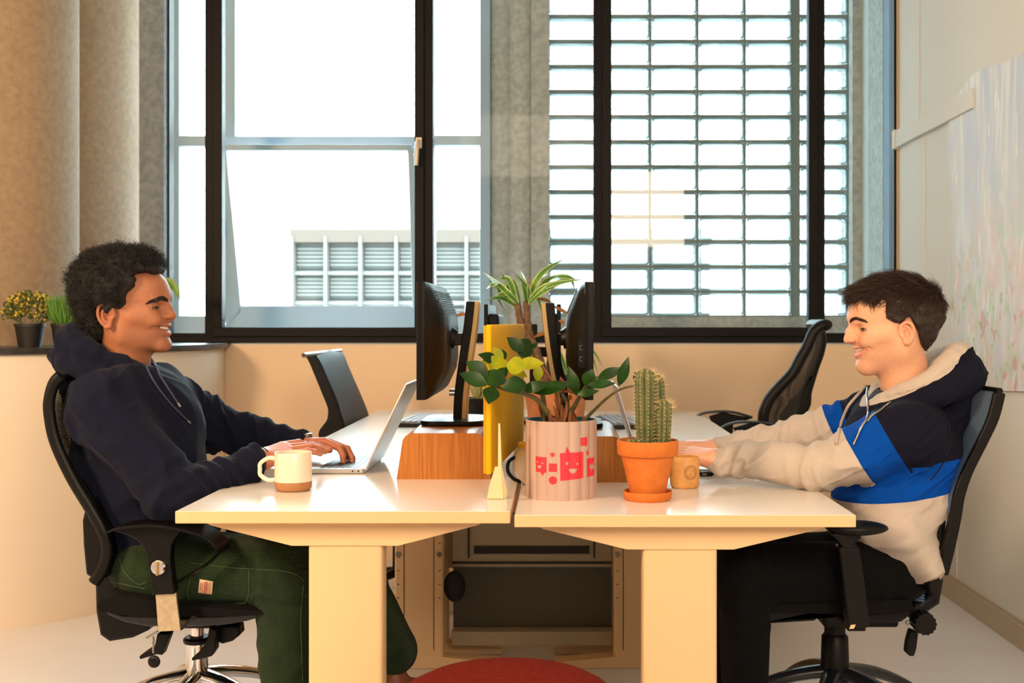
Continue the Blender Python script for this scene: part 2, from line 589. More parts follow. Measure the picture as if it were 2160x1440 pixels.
# glass-block window: concrete lattice with pillowed translucent blocks
cols = [(1157, 1256)] + [(1275.5 + 100.8 * i, 1275.5 + 100.8 * i + 95.5) for i in range(4)] + [(1693, 1792)]
lat = MB()
blk = MB()
blk_m = []
rows_y = [668 - 53.35 * i for i in range(0, 17)]
def lbox(x0, y0, x1, y1):
    lat.box(ox(x0), OY + 0.06, oz(y1), ox(x1), OY + 0.14, oz(y0))
prev = 1150
edges = []
for a, b in cols:
    lbox(prev, rows_y[-1], a, 670)
    prev = b
lbox(prev, rows_y[-1], 1800, 670)
for y in rows_y:
    lat.box(ox(1150), OY + 0.0585, oz(y + 3.2), ox(1800), OY + 0.1415, oz(y - 4.0))
for a, b in cols:
    for i in range(len(rows_y) - 1):
        y1, y0 = rows_y[i] - 4.0, rows_y[i + 1] + 3.2
        x0, x1 = ox(a), ox(b)
        z0, z1 = oz(y1), oz(y0)
        for yy, sg in ((OY + 0.05, -1), (OY + 0.13, 1)):
            pr = rrect(x0 + 0.001, z0 + 0.001, x1 - 0.001, z1 - 0.001, 0.013, 3)
            pi_ = rrect(x0 + 0.009, z0 + 0.009, x1 - 0.009, z1 - 0.009, 0.012, 3)
            n = len(pr)
            vs = [(x, yy, z) for x, z in pr] + [(x, yy + sg * 0.007, z) for x, z in pi_]
            fs = [(k, (k + 1) % n, (k + 1) % n + n, k + n) for k in range(n)] + [tuple(range(n, 2 * n))]
            if sg > 0:
                fs = [f[::-1] for f in fs]
            blk.add(vs, fs)
            blk_m += [1] * n + [0]
M_block = bpy.data.materials.new('glass_block')
M_block.use_nodes = True
nt = M_block.node_tree
nt.nodes.clear()
out = nt.nodes.new('ShaderNodeOutputMaterial')
tl = nt.nodes.new('ShaderNodeBsdfTranslucent')
tl.inputs['Color'].default_value = (0.50, 0.55, 0.55, 1)
tr = nt.nodes.new('ShaderNodeBsdfTransparent')
tr.inputs['Color'].default_value = (0.88, 0.94, 0.94, 1)
gl = nt.nodes.new('ShaderNodeBsdfGlossy')
gl.inputs['Roughness'].default_value = 0.1
m1 = nt.nodes.new('ShaderNodeMixShader')
m2 = nt.nodes.new('ShaderNodeMixShader')
nz = nt.nodes.new('ShaderNodeTexNoise')
nz.inputs['Scale'].default_value = 7
tcn = nt.nodes.new('ShaderNodeTexCoord')
mpn = nt.nodes.new('ShaderNodeMapping')
mpn.inputs['Scale'].default_value = (1, 1, 6)
nt.links.new(tcn.outputs['Object'], mpn.inputs['Vector'])
nt.links.new(mpn.outputs['Vector'], nz.inputs['Vector'])
rg = nt.nodes.new('ShaderNodeMapRange')
rg.inputs['From Min'].default_value = 0.3
rg.inputs['From Max'].default_value = 0.7
rg.inputs['To Min'].default_value = 0.35
rg.inputs['To Max'].default_value = 0.85
nt.links.new(nz.outputs['Fac'], rg.inputs['Value'])
nt.links.new(rg.outputs['Result'], m1.inputs['Fac'])
nt.links.new(tl.outputs['BSDF'], m1.inputs[1])
nt.links.new(tr.outputs['BSDF'], m1.inputs[2])
m2.inputs['Fac'].default_value = 0.06
nt.links.new(m1.outputs['Shader'], m2.inputs[1])
nt.links.new(gl.outputs['BSDF'], m2.inputs[2])
nt.links.new(m2.outputs['Shader'], out.inputs['Surface'])
W3 = struct(lat, 'window_3', mat('block_joint', (140, 152, 152), 0.8))
M_rim = M_block.copy()  # darker copy of the block glass; soft edge shading put into its colour
M_rim.name = 'glass_block_rim_shade'
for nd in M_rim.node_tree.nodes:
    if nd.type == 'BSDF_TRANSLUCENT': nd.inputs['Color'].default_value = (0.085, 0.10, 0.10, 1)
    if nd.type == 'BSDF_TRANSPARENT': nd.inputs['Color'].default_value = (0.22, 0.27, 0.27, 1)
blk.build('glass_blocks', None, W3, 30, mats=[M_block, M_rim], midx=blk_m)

# ------------------------------------------------------------------ the building across the street
BD = 34.0
def bx(px): return (px - 1178) / F * BD
def bz(py): return 1.14 - (py - 678) / F * BD
M_fac = mat('pale_render', (97, 96, 92), 0.9, spec=0.0)
M_fband = mat('roof_band', (78, 70, 64), 0.9, spec=0.0)
M_fglass = mat('facade_glass', (86, 90, 89), 0.6, spec=0.0)
BLD = thing('office_building', (bx(760), BD, -9.0), 'pale concrete office block with a brown roof band across the street, seen through the window', 'building')
MB().box(bx(617), BD + 0.3, -9, bx(1500), BD + 8, bz(486)).build('wall', M_fac, BLD, 0)
MB().box(bx(615), BD - 0.25, bz(512), bx(1500), BD + 0.35, bz(484)).build('roof_band', M_fband, BLD, 0)
for x in [620, 690, 763, 838, 912, 985]:
    MB().box(bx(x - 3), BD - 0.3, -9, bx(x + 3), BD + 0.3, bz(500)).build('column', M_fac, BLD, 0)
for i, (y0, y1) in enumerate(((516, 572), (580, 635), (645, 700))):
    MB().box(bx(617), BD - 0.1, bz(y1 + 8), bx(1500), BD + 0.3, bz(y1)).build('floor_slab', M_fac, BLD, 0)
    for x in [620, 690, 763, 838, 912, 985]:
        w_ = MB().box(bx(x + 5), BD + 0.2, bz(y1 - 6), bx(x + 68), BD + 0.32, bz(y0 + 4)).build('window', M_fglass, BLD, 0)
        r_ = MB()
        for k in range(5):
            yy = y0 + 6 + (y1 - y0 - 14) * k / 5
            r_.box(bx(x + 5), BD + 0.1, bz(yy + 5), bx(x + 68), BD + 0.2, bz(yy))
        r_.build('sunshade', M_fac, w_, 0)
gnd = MB().box(-120, 6.6, -9.2, 120, 160, -9.0)
struct(gnd, 'ground', mat('street', (175, 175, 172), 0.9))
# ------------------------------------------------------------------ desks
def desk_white():
    m = mat('white_laminate', (238, 233, 226), 0.2, spec=0.6)
    return m
M_desk = desk_white()
M_edge = mat('desk_edge', (230, 192, 144), 0.5)
M_leg = mat('cream_steel', (230, 196, 150), 0.45)
M_slot = mat('dark_slot', (40, 36, 32), 0.7)
M_screw = mat('screw_metal', (150, 145, 138), 0.3, 1.0)
Y0, L1, L2 = 2.40, 1.452, 1.34

def leg_column(parent, xc, y, marks):
    m = MB().prism_z(rrect(xc - 0.08, y, xc + 0.08, y + 0.065, 0.008, 3), 0.03, 0.66)
    lg = m.build('leg', M_leg, parent, 40)
    if marks:
        s_ = MB()
        for sx in (-0.068, 0.068):
            for k in range(9):
                s_.box(xc + sx - 0.003, y - 0.0008, 0.23 + k * 0.045, xc + sx + 0.003, y + 0.001, 0.233 + k * 0.045)
            s_.box(xc + sx * 0.72 - 0.0012, y - 0.0008, 0.06, xc + sx * 0.72 + 0.0012, y + 0.001, 0.65)
        s_.build('height_scale', M_slot, lg, 0)
        for sx in (-0.068, 0.068):
            c_ = MB()
            v = [(xc + sx + 0.0085 * math.cos(a), 0.375 + 0.0085 * math.sin(a)) for a in np.linspace(0, 2 * math.pi, 14)[:-1]]
            c_.prism(v, y - 0.004, y + 0.002)
            c_.build('screw', M_screw, lg, 30)

def desk(x0, x1, y0, ln, zt, label, beam):
    T = thing('office_desk', ((x0 + x1) / 2, y0, 0), label, 'desk', 'white office desks')
    top = MB().box(x0, y0, zt - 0.026, x1, y0 + ln - 0.004, zt)
    o = top.build('desktop', None, T, 0, 0.0018, mats=[M_desk, M_edge], midx=[1, 0, 1, 1, 1, 1])
    (bx0, bx1, cx0, cx1) = beam
    xc = (cx0 + cx1) / 2
    for k, y in enumerate((y0 + 0.045, y0 + ln - 0.115)):
        zb, zl = zt - 0.026, zt - 0.082
        poly = [(bx0, zb), (bx0 + 0.002, zb - 0.007), (bx0 + 0.012, zb - 0.012), (xc - 0.115, zl), (xc + 0.115, zl), (bx1 - 0.012, zb - 0.012), (bx1 - 0.002, zb - 0.007), (bx1, zb)]
        MB().prism(poly, y, y + 0.07).build('top_bracket', M_leg, T, 0, 0.0015)
        leg_column(T, xc, y + 0.004, k == 1)
        MB().prism([(bx0 + 0.03, 0), (bx1 - 0.03, 0), (bx1 - 0.03, 0.02), (xc, 0.045), (bx0 + 0.03, 0.02)], y, y + 0.07).build('foot', M_leg, T, 0, 0.003)
    MB().box(xc - 0.03, y0 + 0.11, zt - 0.075, xc + 0.03, y0 + ln - 0.1, zt - 0.03).build('crossbar', M_leg, T, 0, 0.002)
    return T

XL0, XL1, XR0, XR1 = -0.809, -0.102, -0.093, 0.628
ZL, ZR = 0.740, 0.732
BL = ((432 - 1178) / F * 2.445, (1018 - 1178) / F * 2.445, (650 - 1178) / F * 2.45, (807 - 1178) / F * 2.45)
BR = ((1135 - 1178) / F * 2.445, (1742 - 1178) / F * 2.445, (1357 - 1178) / F * 2.45, (1512 - 1178) / F * 2.45)
desk(XL0, XL1, Y0, L1, ZL, 'white desk in the left foreground that carries the white and brown mug', BL)
desk(XR0, XR1, Y0, L1, ZR, 'white desk in the right foreground that carries the potted cactus', BR)
desk(XL0, XL1, Y0 + L1, L2, ZL, 'white desk by the window, left half, behind the open silver laptop', BL)
desk(XR0 + 0.0, XR1, Y0 + L1, L2, ZR, 'white desk by the window, right half, in front of the mesh chair', BR)

# metal frame tying the inner legs together below the desks
M_fr2 = mat('grey_beige_metal', (170, 158, 136), 0.5)
T = thing('cable_tray_frame', (-0.08, 3.80, 0.04), 'grey beige metal cable tray frame between the desk legs, behind the red stool', 'frame')
def zz(py, D=3.8): return 1.14 - (py - 678) / F * D
def xx(px, D=3.8): return (px - 1178) / F * D
MB().box(xx(954), 3.80, zz(1196), xx(1290), 3.86, zz(1085)).build('tray', M_fr2, T, 0, 0.003)
m = MB().box(xx(1000), 3.794, zz(1167), xx(1243), 3.80, zz(1151))
m.build('slot', M_slot, T, 0)
m = MB().box(xx(987), 3.793, zz(1176), xx(990), 3.8, zz(1090)).box(xx(1252), 3.793, zz(1176), xx(1255), 3.8, zz(1090))
m.box(xx(954), 3.793, zz(1188), xx(1290), 3.8, zz(1184))
m.build('groove', M_slot, T, 0)
MB().box(xx(952), 3.80, zz(1362), xx(1292), 3.86, zz(1332)).build('lower_rail', M_fr2, T, 0, 0.003)
MB().box(xx(952), 3.87, zz(1340), xx(1292), 3.885, zz(1190)).build('back_panel', mat('dark_grey_panel', (92, 90, 80), 0.6), T, 0)
MB().box(xx(850), 3.88, 0.30, xx(958), 3.9, zz(1100)).build('side_panel', M_fr2, T, 0)
wh = MB()
wp = P(958, 1226, 3.84)
wh.ell((wp[0] + 0.008, 3.77, wp[2]), (0.036, 0.018, 0.052), 20, 12)
single(wh, 'black_pouch', mat('black_cloth', (16, 15, 16), 0.8), 'small round black pouch hanging beside the desk leg under the left desk', 'bag')

# ------------------------------------------------------------------ red stool
M_red = mat('red_wool', (116, 30, 20), 0.95, noise=(160, (92, 20, 14), 6), bump=(500, 0.4, 0.0015), spec=0.15)
T = thing('round_stool', (-0.095, 2.08, 0), 'round stool with a dark red wool felt seat in front of the desks', 'stool')
prof = [(0.0, 0.49), (0.06, 0.4895), (0.12, 0.486), (0.165, 0.478), (0.19, 0.465), (0.203, 0.448), (0.206, 0.43), (0.203, 0.41), (0.196, 0.40)]
MB().lathe(prof[::-1], (-0.095, 2.08, 0), 64).build('seat', M_red, T, 80)
MB().lathe([(0.185, 0.0), (0.19, 0.02), (0.195, 0.38), (0.19, 0.402)], (-0.095, 2.08, 0), 48).build('base', mat('dark_red_base', (96, 28, 24), 0.8), T, 50)

# ------------------------------------------------------------------ monitor risers (bent plywood)
def wood(name, c1, c2, axis_scale=(60, 60, 2)):
    m = mat(name, c1, 0.38, noise=(3.0, c2, 6, axis_scale), coat=0.25)
    return m
M_wood = wood('oak_veneer', (186, 118, 44), (158, 94, 28))
def riser(x0, x1, zt, label, leftround=True):
    T = thing('monitor_riser', ((x0 + x1) / 2, 3.12, zt), label, 'riser', 'bent wood monitor risers')
    h = 0.117
    r = 0.028
    def outline(o):
        pts = [(x0 + 0.0 + o, zt)]
        x0t, x1t = x0 + 0.014 + o * 0.8, x1 - 0.014 - o * 0.8
        for a in np.linspace(180, 90, 7):
            pts.append((x0t + r - o + (r - o) * math.cos(math.radians(a)), zt + h - r + (r - o) * math.sin(math.radians(a))))
        for a in np.linspace(90, 0, 7):
            pts.append((x1t - r + o + (r - o) * math.cos(math.radians(a)), zt + h - r + (r - o) * math.sin(math.radians(a))))
        pts.append((x1 - o, zt))
        return pts
    a, b = outline(0), outline(0.012)
    m = MB()
    ya, yb = 2.89, 3.34
    n = len(a)
    vs = [(x, ya, z) for x, z in a] + [(x, ya, z) for x, z in b] + [(x, yb, z) for x, z in a] + [(x, yb, z) for x, z in b]
    fs = []
    for i in range(n - 1):
        fs += [(i + 1, i, i + n, i + 1 + n), (i, i + 1, i + 1 + 2 * n, i + 2 * n), (i + n + 1, i + n, i + 3 * n, i + 1 + 3 * n), (i + 2 * n, i + 1 + 2 * n, i + 1 + 3 * n, i + 3 * n)]
    fs += [(0, 2 * n, 3 * n, n), (n - 1, 2 * n - 1, 4 * n - 1, 3 * n - 1)]
    m.add(vs, fs)
    m.build('shelf', M_wood, T, 35)
    MB().prism([(x, z) for x, z in a], ya - 0.0035, ya - 0.0002).build('front_board', M_wood, T, 35)
    return T
riser(-0.411, -0.172, ZL, 'orange-brown wooden riser under the left monitor')
riser(-0.085, 0.178, ZR, 'orange-brown wooden riser behind the scalloped planter')

# ------------------------------------------------------------------ monitors
M_blk = mat('black_plastic', (10, 10, 11), 0.38, spec=0.2)
M_blkm = mat('black_plastic_matt', (13, 13, 14), 0.4, spec=0.3)
M_silver = mat('champagne_metal', (196, 168, 120), 0.3, 0.85)
M_port = mat('port_metal', (150, 148, 145), 0.35, 0.8)
def monitor(s, zt, px_bez, px_col, label, ya=2.94, yb=3.44, wz=(0.937, 1.2426), xs=None, base=True):
    """s = +1: the back of the screen looks towards +x"""
    xa, xb = xs
    T = thing('computer_monitor', ((xa + xb) / 2 + s * 0.08, (ya + yb) / 2, zt), label, 'monitor', 'desk monitors')
    z0, z1 = wz
    m = MB().prism_z(rrect(min(xa, xb), ya, max(xa, xb), yb, 0.003, 2), z0, z1)
    bz_ = m.build('bezel', M_blk, T, 40, 0.002)
    xf = xa - s * 0.0006
    MB().box(min(xf, xa), ya + 0.012, z0 + 0.018, max(xf, xa), yb - 0.012, z1 - 0.012).build('screen', mat('dark_screen', (8, 9, 11), 0.12), bz_, 0)
    # rounded rear shell
    rows = []
    H = z1 - z0
    for i, (t, d) in enumerate([(0.0, 0.002), (0.05, 0.018), (0.22, 0.042), (0.32, 0.047), (0.6, 0.047), (0.72, 0.044), (0.93, 0.018), (0.985, 0.01), (1.0, 0.002)]):
        z = z0 + H * t
        row = []
        for u in np.linspace(0, 1, 21):
            e = min(u, 1 - u)
            k = min(1, e / 0.10) ** 0.5
            row.append((xb + s * d * k, ya + 0.006 + (yb - ya - 0.012) * u, z if 0 < t < 1 else z))
        rows.append(row)
    sh = MB().sheet(rows if s < 0 else [r_[::-1] for r_ in rows]).build('rear_shell', M_blkm, T, 45)
    v = MB()
    for k in range(11):
        t = 0.735 + k * 0.019
        d = 0.044 - (t - 0.72) / 0.21 * 0.026
        z = z0 + H * t
        xx_ = xb + s * (d + 0.0005)
        v.box(min(xx_, xx_ + s * 0.003), ya + 0.05, z, max(xx_, xx_ + s * 0.003), yb - 0.05, z + 0.0024)
    v.build('vent_ribs', mat('vent_black', (12, 12, 12), 0.3), sh, 0)
    q = MB()
    if s < 0:
        pa_, pb_ = P(1219, 714, 2.95), P(1233, 776, 2.95)
        plq = MB().prism(rrect(pa_[0], pb_[2], pb_[0] + 0.001, pa_[2], 0.006, 4), ya + 0.002, ya + 0.03).build('port_panel', M_blk, sh, 30)
        for py_ in (728, 752):
            c_ = P(1226, py_ + 5, 2.94)
            q = MB()
            for (x0_, z0_, x1_, z1_) in ((-0.003, -0.006, 0.003, -0.0052), (-0.003, 0.0052, 0.003, 0.006), (-0.0034, -0.006, -0.0026, 0.006)):
                q.box(c_[0] + x0_, ya + 0.001, c_[2] + z0_, c_[0] + x1_, ya + 0.003, c_[2] + z1_)
            q.build('port', M_port, sh, 0)
    else:
        for (px_, py_) in ((948, 766), (938, 822), (930, 830)):
            c_ = P(px_, py_, 3.3)
            MB().box(xb + 0.03, 3.28, c_[2] - 0.005, xb + 0.052, 3.30, c_[2] + 0.003).build('port', M_port, sh, 0)
    # stand column: black core with a champagne front strip, curved
    yc = (ya + yb) / 2 + 0.0
    col = [P(px, py, 3.2) for px, py in px_col]
    col = spline([(c[0], c[2]) for c in col], 8)
    w0 = 0.036
    for nm, mt, a0, a1, hw in (('stand_column', M_blk, -w0 / 2 - 0.001, w0 / 2 - 0.012, 0.028), ('column_trim', M_silver, w0 / 2 - 0.014, w0 / 2 + 0.001, 0.031)):
        poly1, poly2 = [], []
        for x, z in col:
            A, B = (x + s * a0, z), (x + s * a1, z)
            poly1.append(A); poly2.append(B)
        MB().prism(poly1 + poly2[::-1], yc - hw, yc + hw).build(nm, mt, T, 35, 0.002)
    nx0 = xb + s * 0.04
    nz = 1.14 - (716 - 678) / F * 3.2
    cxm = [c for c in col if abs(c[1] - nz) < 0.03][0][0]
    MB().tube([(nx0, yc, nz + 0.004), (nx0 + s * 0.018, yc, nz)], [0.034, 0.026], 18).build('tilt_joint', M_blkm, T, 40)
    MB().box(min(nx0, cxm), yc - 0.02, nz - 0.016, max(nx0, cxm), yc + 0.02, nz + 0.018).build('neck', M_blkm, T, 0, 0.004)
    if base:
        bxc = col[-1][0] if col[-1][1] < col[0][1] else col[0][0]
        z0b = zt + 0.117
        pl = MB().prism_z(rrect(bxc - s * 0.015 - 0.088, yc - 0.13, bxc - s * 0.015 + 0.088, yc + 0.12, 0.05, 6), z0b + 0.001, z0b + 0.014)
        pl.build('base_plate', M_blk, T, 40, 0.004)
    return T
monitor(+1, ZL, None, [(1000, 636), (994, 690), (984, 760), (975, 830), (972, 897)], 'black monitor seen edge-on on the left riser, facing the man in the navy hoodie', xs=(-0.3675, -0.345))
monitor(-1, ZR, None, [(1155, 639), (1160, 690), (1170, 760), (1184, 830), (1192, 897)], 'black monitor seen edge-on behind the planter, facing the man in the colour-block hoodie', xs=(0.0905, 0.068))

def far_monitor(x, s, label, px):
    T = thing('computer_monitor', (x + s * 0.1, 4.55, ZL), label, 'monitor', 'desk monitors')
    MB().box(x - 0.008, 4.25, 0.90, x + 0.008, 4.78, 1.205).build('bezel', M_blk, T, 0, 0.003)
    MB().box(min(x, x + s * 0.045), 4.32, 0.93, max(x, x + s * 0.045), 4.70, 1.17).build('rear_shell', M_blkm, T, 0, 0.01)
    MB().box(x + s * 0.10 - 0.015, 4.48, 0.75, x + s * 0.10 + 0.015, 4.54, 1.13).build('stand_column', M_blk, T, 0, 0.003)
    MB().box(min(x, x + s * 0.1), 4.49, 1.0, max(x, x + s * 0.1), 4.53, 1.04).build('neck', M_blk, T, 0, 0.003)
    MB().box(x + s * 0.08 - 0.055, 4.42, 0.7405, x + s * 0.08 + 0.055, 4.62, 0.755).build('base_plate', M_blk, T, 0, 0.004)
far_monitor((1025 - 1178) / F * 4.25, 1, 'black monitor on the window-side desk, seen edge-on beyond the left stand column', 0)
far_monitor((1190 - 1178) / F * 4.25 - 0.02, -1, 'black monitor on the window-side desk, seen behind the right stand column', 0)

# ------------------------------------------------------------------ yellow divider and its feet
M_yel = mat('yellow_felt', (255, 224, 20), 0.7, bump=(300, 0.15))
_nt = M_yel.node_tree
_tl = _nt.nodes.new('ShaderNodeBsdfTranslucent'); _tl.inputs['Color'].default_value = lin((255, 206, 10))
_mx = _nt.nodes.new('ShaderNodeMixShader'); _mx.inputs['Fac'].default_value = 0.5
_nt.links.new(_nt.nodes['Principled BSDF'].outputs['BSDF'], _mx.inputs[1])
_nt.links.new(_tl.outputs['BSDF'], _mx.inputs[2])
_nt.links.new(_mx.outputs['Shader'], _nt.nodes['Material Output'].inputs['Surface'])
M_cream = mat('cream_board', (236, 206, 160), 0.6)
T = thing('desk_divider', (-0.14, 2.97, ZL), 'yellow upright divider panel between the desks, next to the left riser', 'divider')
def div(u, z, off=0.0):
    ax, ay, bx_, by = -0.166, 2.60, -0.113, 3.35
    dx, dy = bx_ - ax, by - ay
    L = math.hypot(dx, dy)
    nx_, ny_ = dy / L, -dx / L
    return (ax + dx * u + nx_ * off, ay + dy * u + ny_ * off, z)
def slab(mb, u0, u1, z0, z1, o0, o1):
    vs = [div(u0, z0, o0), div(u0, z0, o1), div(u1, z0, o1), div(u1, z0, o0), div(u0, z1, o0), div(u0, z1, o1), div(u1, z1, o1), div(u1, z1, o0)]
    return mb.add(vs, [(3, 2, 1, 0), (4, 5, 6, 7), (0, 1, 5, 4), (1, 2, 6, 5), (2, 3, 7, 6), (3, 0, 4, 7)])
slab(MB(), 0, 1, 0.790, 1.133, 0.0, 0.012).build('panel', M_yel, T, 0, 0.003)
slab(MB(), 0.002, 0.998, 0.792, 1.131, -0.006, 0.0005).build('seam_edge', mat('yellow_dark', (216, 150, 10), 0.7), T, 0, 0.002)
def foot(px_pts, D, nm='foot'):
    return MB().prism_px(px_pts, D, D + 0.012, D).build(nm, M_cream, T, 0, 0.001)
foot([(1051, 893), (1055, 893), (1058, 980), (1070, 1040), (1067, 1052), (1063, 1052), (1050, 1000)], 2.567)
foot([(1050, 985), (1056, 975), (1062, 1052), (1027, 1052), (1032, 1025), (1044, 985)], 2.56)
MB().box(-0.120, 3.33, ZL, -0.108, 3.345, 0.93).prism([(-0.135, ZL), (-0.103, ZL), (-0.113, 0.80), (-0.12, 0.80)], 3.325, 3.337).build('foot', M_cream, T, 0, 0.001)

# ------------------------------------------------------------------ laptops
M_lap = mat('aluminium', (205, 205, 205), 0.32, 0.75)
M_key = mat('laptop_keys', (36, 38, 44), 0.5)
def laptop(hx_, s, y0, y1, zt, lean, label, ll=0.258, bl=0.225):
    """hinge at x = hx_; base runs towards -s; lid leans towards +s"""
    T = thing('laptop', (hx_ - s * 0.1, (y0 + y1) / 2, zt), label, 'laptop')
    xa, xb = hx_, hx_ - s * bl
    b = MB().prism_z(rrect(min(xa, xb), y0, max(xa, xb), y1, 0.01, 4), zt + 0.001, zt + 0.013).build('base', M_lap, T, 40, 0.0015)
    k = MB()
    for i in range(6):
        for j in range(14):
            x = hx_ - s * (0.028 + i * 0.0172)
            y = y0 + 0.022 + j * (y1 - y0 - 0.044) / 14
            k.box(x - 0.007, y, zt + 0.0128, x + 0.007, y + (y1 - y0 - 0.044) / 14 - 0.0022, zt + 0.0142)
    k.build('keyboard', M_key, b, 0)
    xt = hx_ - s * 0.178
    MB().box(xt - 0.036, (y0 + y1) / 2 - 0.06, zt + 0.0131, xt + 0.036, (y0 + y1) / 2 + 0.06, zt + 0.0134).build('trackpad', mat('trackpad', (188, 188, 190), 0.4, 0.4), b, 0)
    pt = MB()
    for dx in (0.015, 0.03):
        pt.box(hx_ - s * dx - 0.0022, y0 - 0.0004, zt + 0.005, hx_ - s * dx + 0.0022, y0 + 0.002, zt + 0.009)
    pt.build('port', M_key, b, 0)
    a = math.radians(lean)
    d = Vector((s * math.sin(a), 0, math.cos(a)))
    n_ = Vector((s * math.cos(a), 0, -math.sin(a)))
    A = Vector((hx_, 0, zt + 0.010))
    Bp = A + d * ll
    th = 0.0055
    vs = []
    for q in (A, Bp):
        for o_ in (0, th):
            for y in (y0, y1):
                vs.append((q.x + n_.x * o_, y, q.z + n_.z * o_))
    lid = MB().add(vs, [(0, 1, 3, 2), (4, 6, 7, 5), (0, 4, 5, 1), (2, 3, 7, 6), (0, 2, 6, 4), (1, 5, 7, 3)]).build('lid', M_lap, T, 0, 0.0018)
    vs = []
    for q in (A + d * 0.012, Bp - d * 0.008):
        for y in (y0 + 0.008, y1 - 0.008):
            vs.append((q.x - n_.x * 0.0004, y, q.z - n_.z * 0.0004))
    MB().add(vs, [(0, 1, 3, 2)]).build('screen', mat('laptop_screen', (14, 15, 18), 0.1), lid, 0)
    # polished emblem on the lid back: small bitten round mark
    c_ = A + d * (ll * 0.5) + n_ * (th + 0.0003)
    u_ = Vector((0, 1, 0))
    em = []
    for t in np.linspace(0, 2 * math.pi, 26)[:-1]:
        r_ = 0.0125 * (1 + 0.06 * math.cos(2 * t))
        if 0.25 * math.pi * 0 - 0.35 < t - math.pi * 0.0 < 0.35 or t > 2 * math.pi - 0.35:
            r_ *= 0.62
        em.append(c_ + u_ * (r_ * math.cos(t)) + d * (r_ * math.sin(t)))
    top = c_ + d * 0.019
    m = MB().add(em, [tuple(range(len(em)))])
    lf = [top + u_ * 0.004 + d * 0.003, top - u_ * 0.001 - d * 0.003, top + u_ * 0.0055 - d * 0.0015]
    m.add(lf, [(0, 1, 2)])
    m.build('emblem', mat('polished_metal', (235, 235, 235), 0.08, 1.0), lid, 0)
    return T
laptop(-0.578 + 0.06, 1, 2.99, 3.29, ZL, 27, 'open silver laptop in front of the man in the navy hoodie') if False else None
LX = (768 - 1178) / F * 2.99
laptop(LX, 1, 2.99, 3.295, ZL, 25.5, 'open silver laptop under the hands of the man in the navy hoodie', ll=0.252)
laptop(0.2275, -1, 3.05, 3.355, ZR, 17, 'open silver laptop seen edge-on behind the cactus', ll=0.235, bl=0.23)

# small hub with a cable beside the right laptop
T = thing('usb_adapter', (0.40, 3.01, ZR), 'small dark adapter plugged in at the right laptop behind the sun mug', 'adapter')
h0 = P(1476, 1003, 3.02)
MB().box(h0[0], 3.0, ZR, h0[0] + 0.033, 3.03, ZR + 0.011).build('body', M_blk, T, 0, 0.002)
MB().box(h0[0] + 0.004, 2.9985, ZR + 0.003, h0[0] + 0.016, 3.0, ZR + 0.008).build('port', M_port, T, 0)
MB().tube(spline([(h0[0] + 0.03, 3.01, ZR + 0.006), (h0[0] + 0.06, 3.0, ZR + 0.006), (h0[0] + 0.085, 3.06, ZR + 0.005), (h0[0] + 0.03, 3.04, ZR + 0.004)], 6), 0.0022, 6).build('cable', M_blk, T, 60)

# ------------------------------------------------------------------ chairs
M_ch = mat('chair_black', (11, 11, 12), 0.42, spec=0.22)
M_chm = mat('chair_fabric', (8, 8, 9), 0.9, spec=0.2, bump=(600, 0.3, 0.001))
M_chs = mat('chair_shell', (22, 26, 34), 0.25)
M_chrome = mat('chrome', (225, 225, 228), 0.08, 1.0)
M_steel = mat('satin_steel', (214, 196, 168), 0.38, 0.7, noise=(90, (196, 178, 150), 5))
def mesh_mat(name, col, pitch=520.0, hole=0.30):
    m = bpy.data.materials.new(name)
    m.use_nodes = True
    nt = m.node_tree
    b = nt.nodes['Principled BSDF']
    b.inputs['Base Color'].default_value = lin(col)
    b.inputs['Roughness'].default_value = 0.6
    o_ = nt.nodes['Material Output']
    tc = nt.nodes.new('ShaderNodeTexCoord')
    sp = nt.nodes.new('ShaderNodeSeparateXYZ')
    nt.links.new(tc.outputs['Object'], sp.inputs['Vector'])
    outs = []
    for ax in ('Y', 'Z'):
        a = nt.nodes.new('ShaderNodeMath'); a.operation = 'MULTIPLY'; a.inputs[1].default_value = pitch
        nt.links.new(sp.outputs[ax], a.inputs[0])
        f = nt.nodes.new('ShaderNodeMath'); f.operation = 'FRACT'
        nt.links.new(a.outputs[0], f.inputs[0])
        g_ = nt.nodes.new('ShaderNodeMath'); g_.operation = 'GREATER_THAN'; g_.inputs[1].default_value = 1 - math.sqrt(hole)
        nt.links.new(f.outputs[0], g_.inputs[0])
        outs.append(g_)
    mu = nt.nodes.new('ShaderNodeMath'); mu.operation = 'MULTIPLY'
    nt.links.new(outs[0].outputs[0], mu.inputs[0]); nt.links.new(outs[1].outputs[0], mu.inputs[1])
    tr = nt.nodes.new('ShaderNodeBsdfTransparent')
    mx = nt.nodes.new('ShaderNodeMixShader')
    nt.links.new(mu.outputs[0], mx.inputs['Fac'])
    nt.links.new(b.outputs['BSDF'], mx.inputs[1])
    nt.links.new(tr.outputs['BSDF'], mx.inputs[2])
    nt.links.new(mx.outputs['Shader'], o_.inputs['Surface'])
    return m
M_mesh = mesh_mat('chair_mesh', (26, 26, 28), 260.0, 0.30)
M_meshb = mesh_mat('chair_mesh_blue', (84, 110, 140), 330.0, 0.22)
M_meshf = mesh_mat('chair_mesh_fine', (30, 32, 36), 420.0, 0.30)

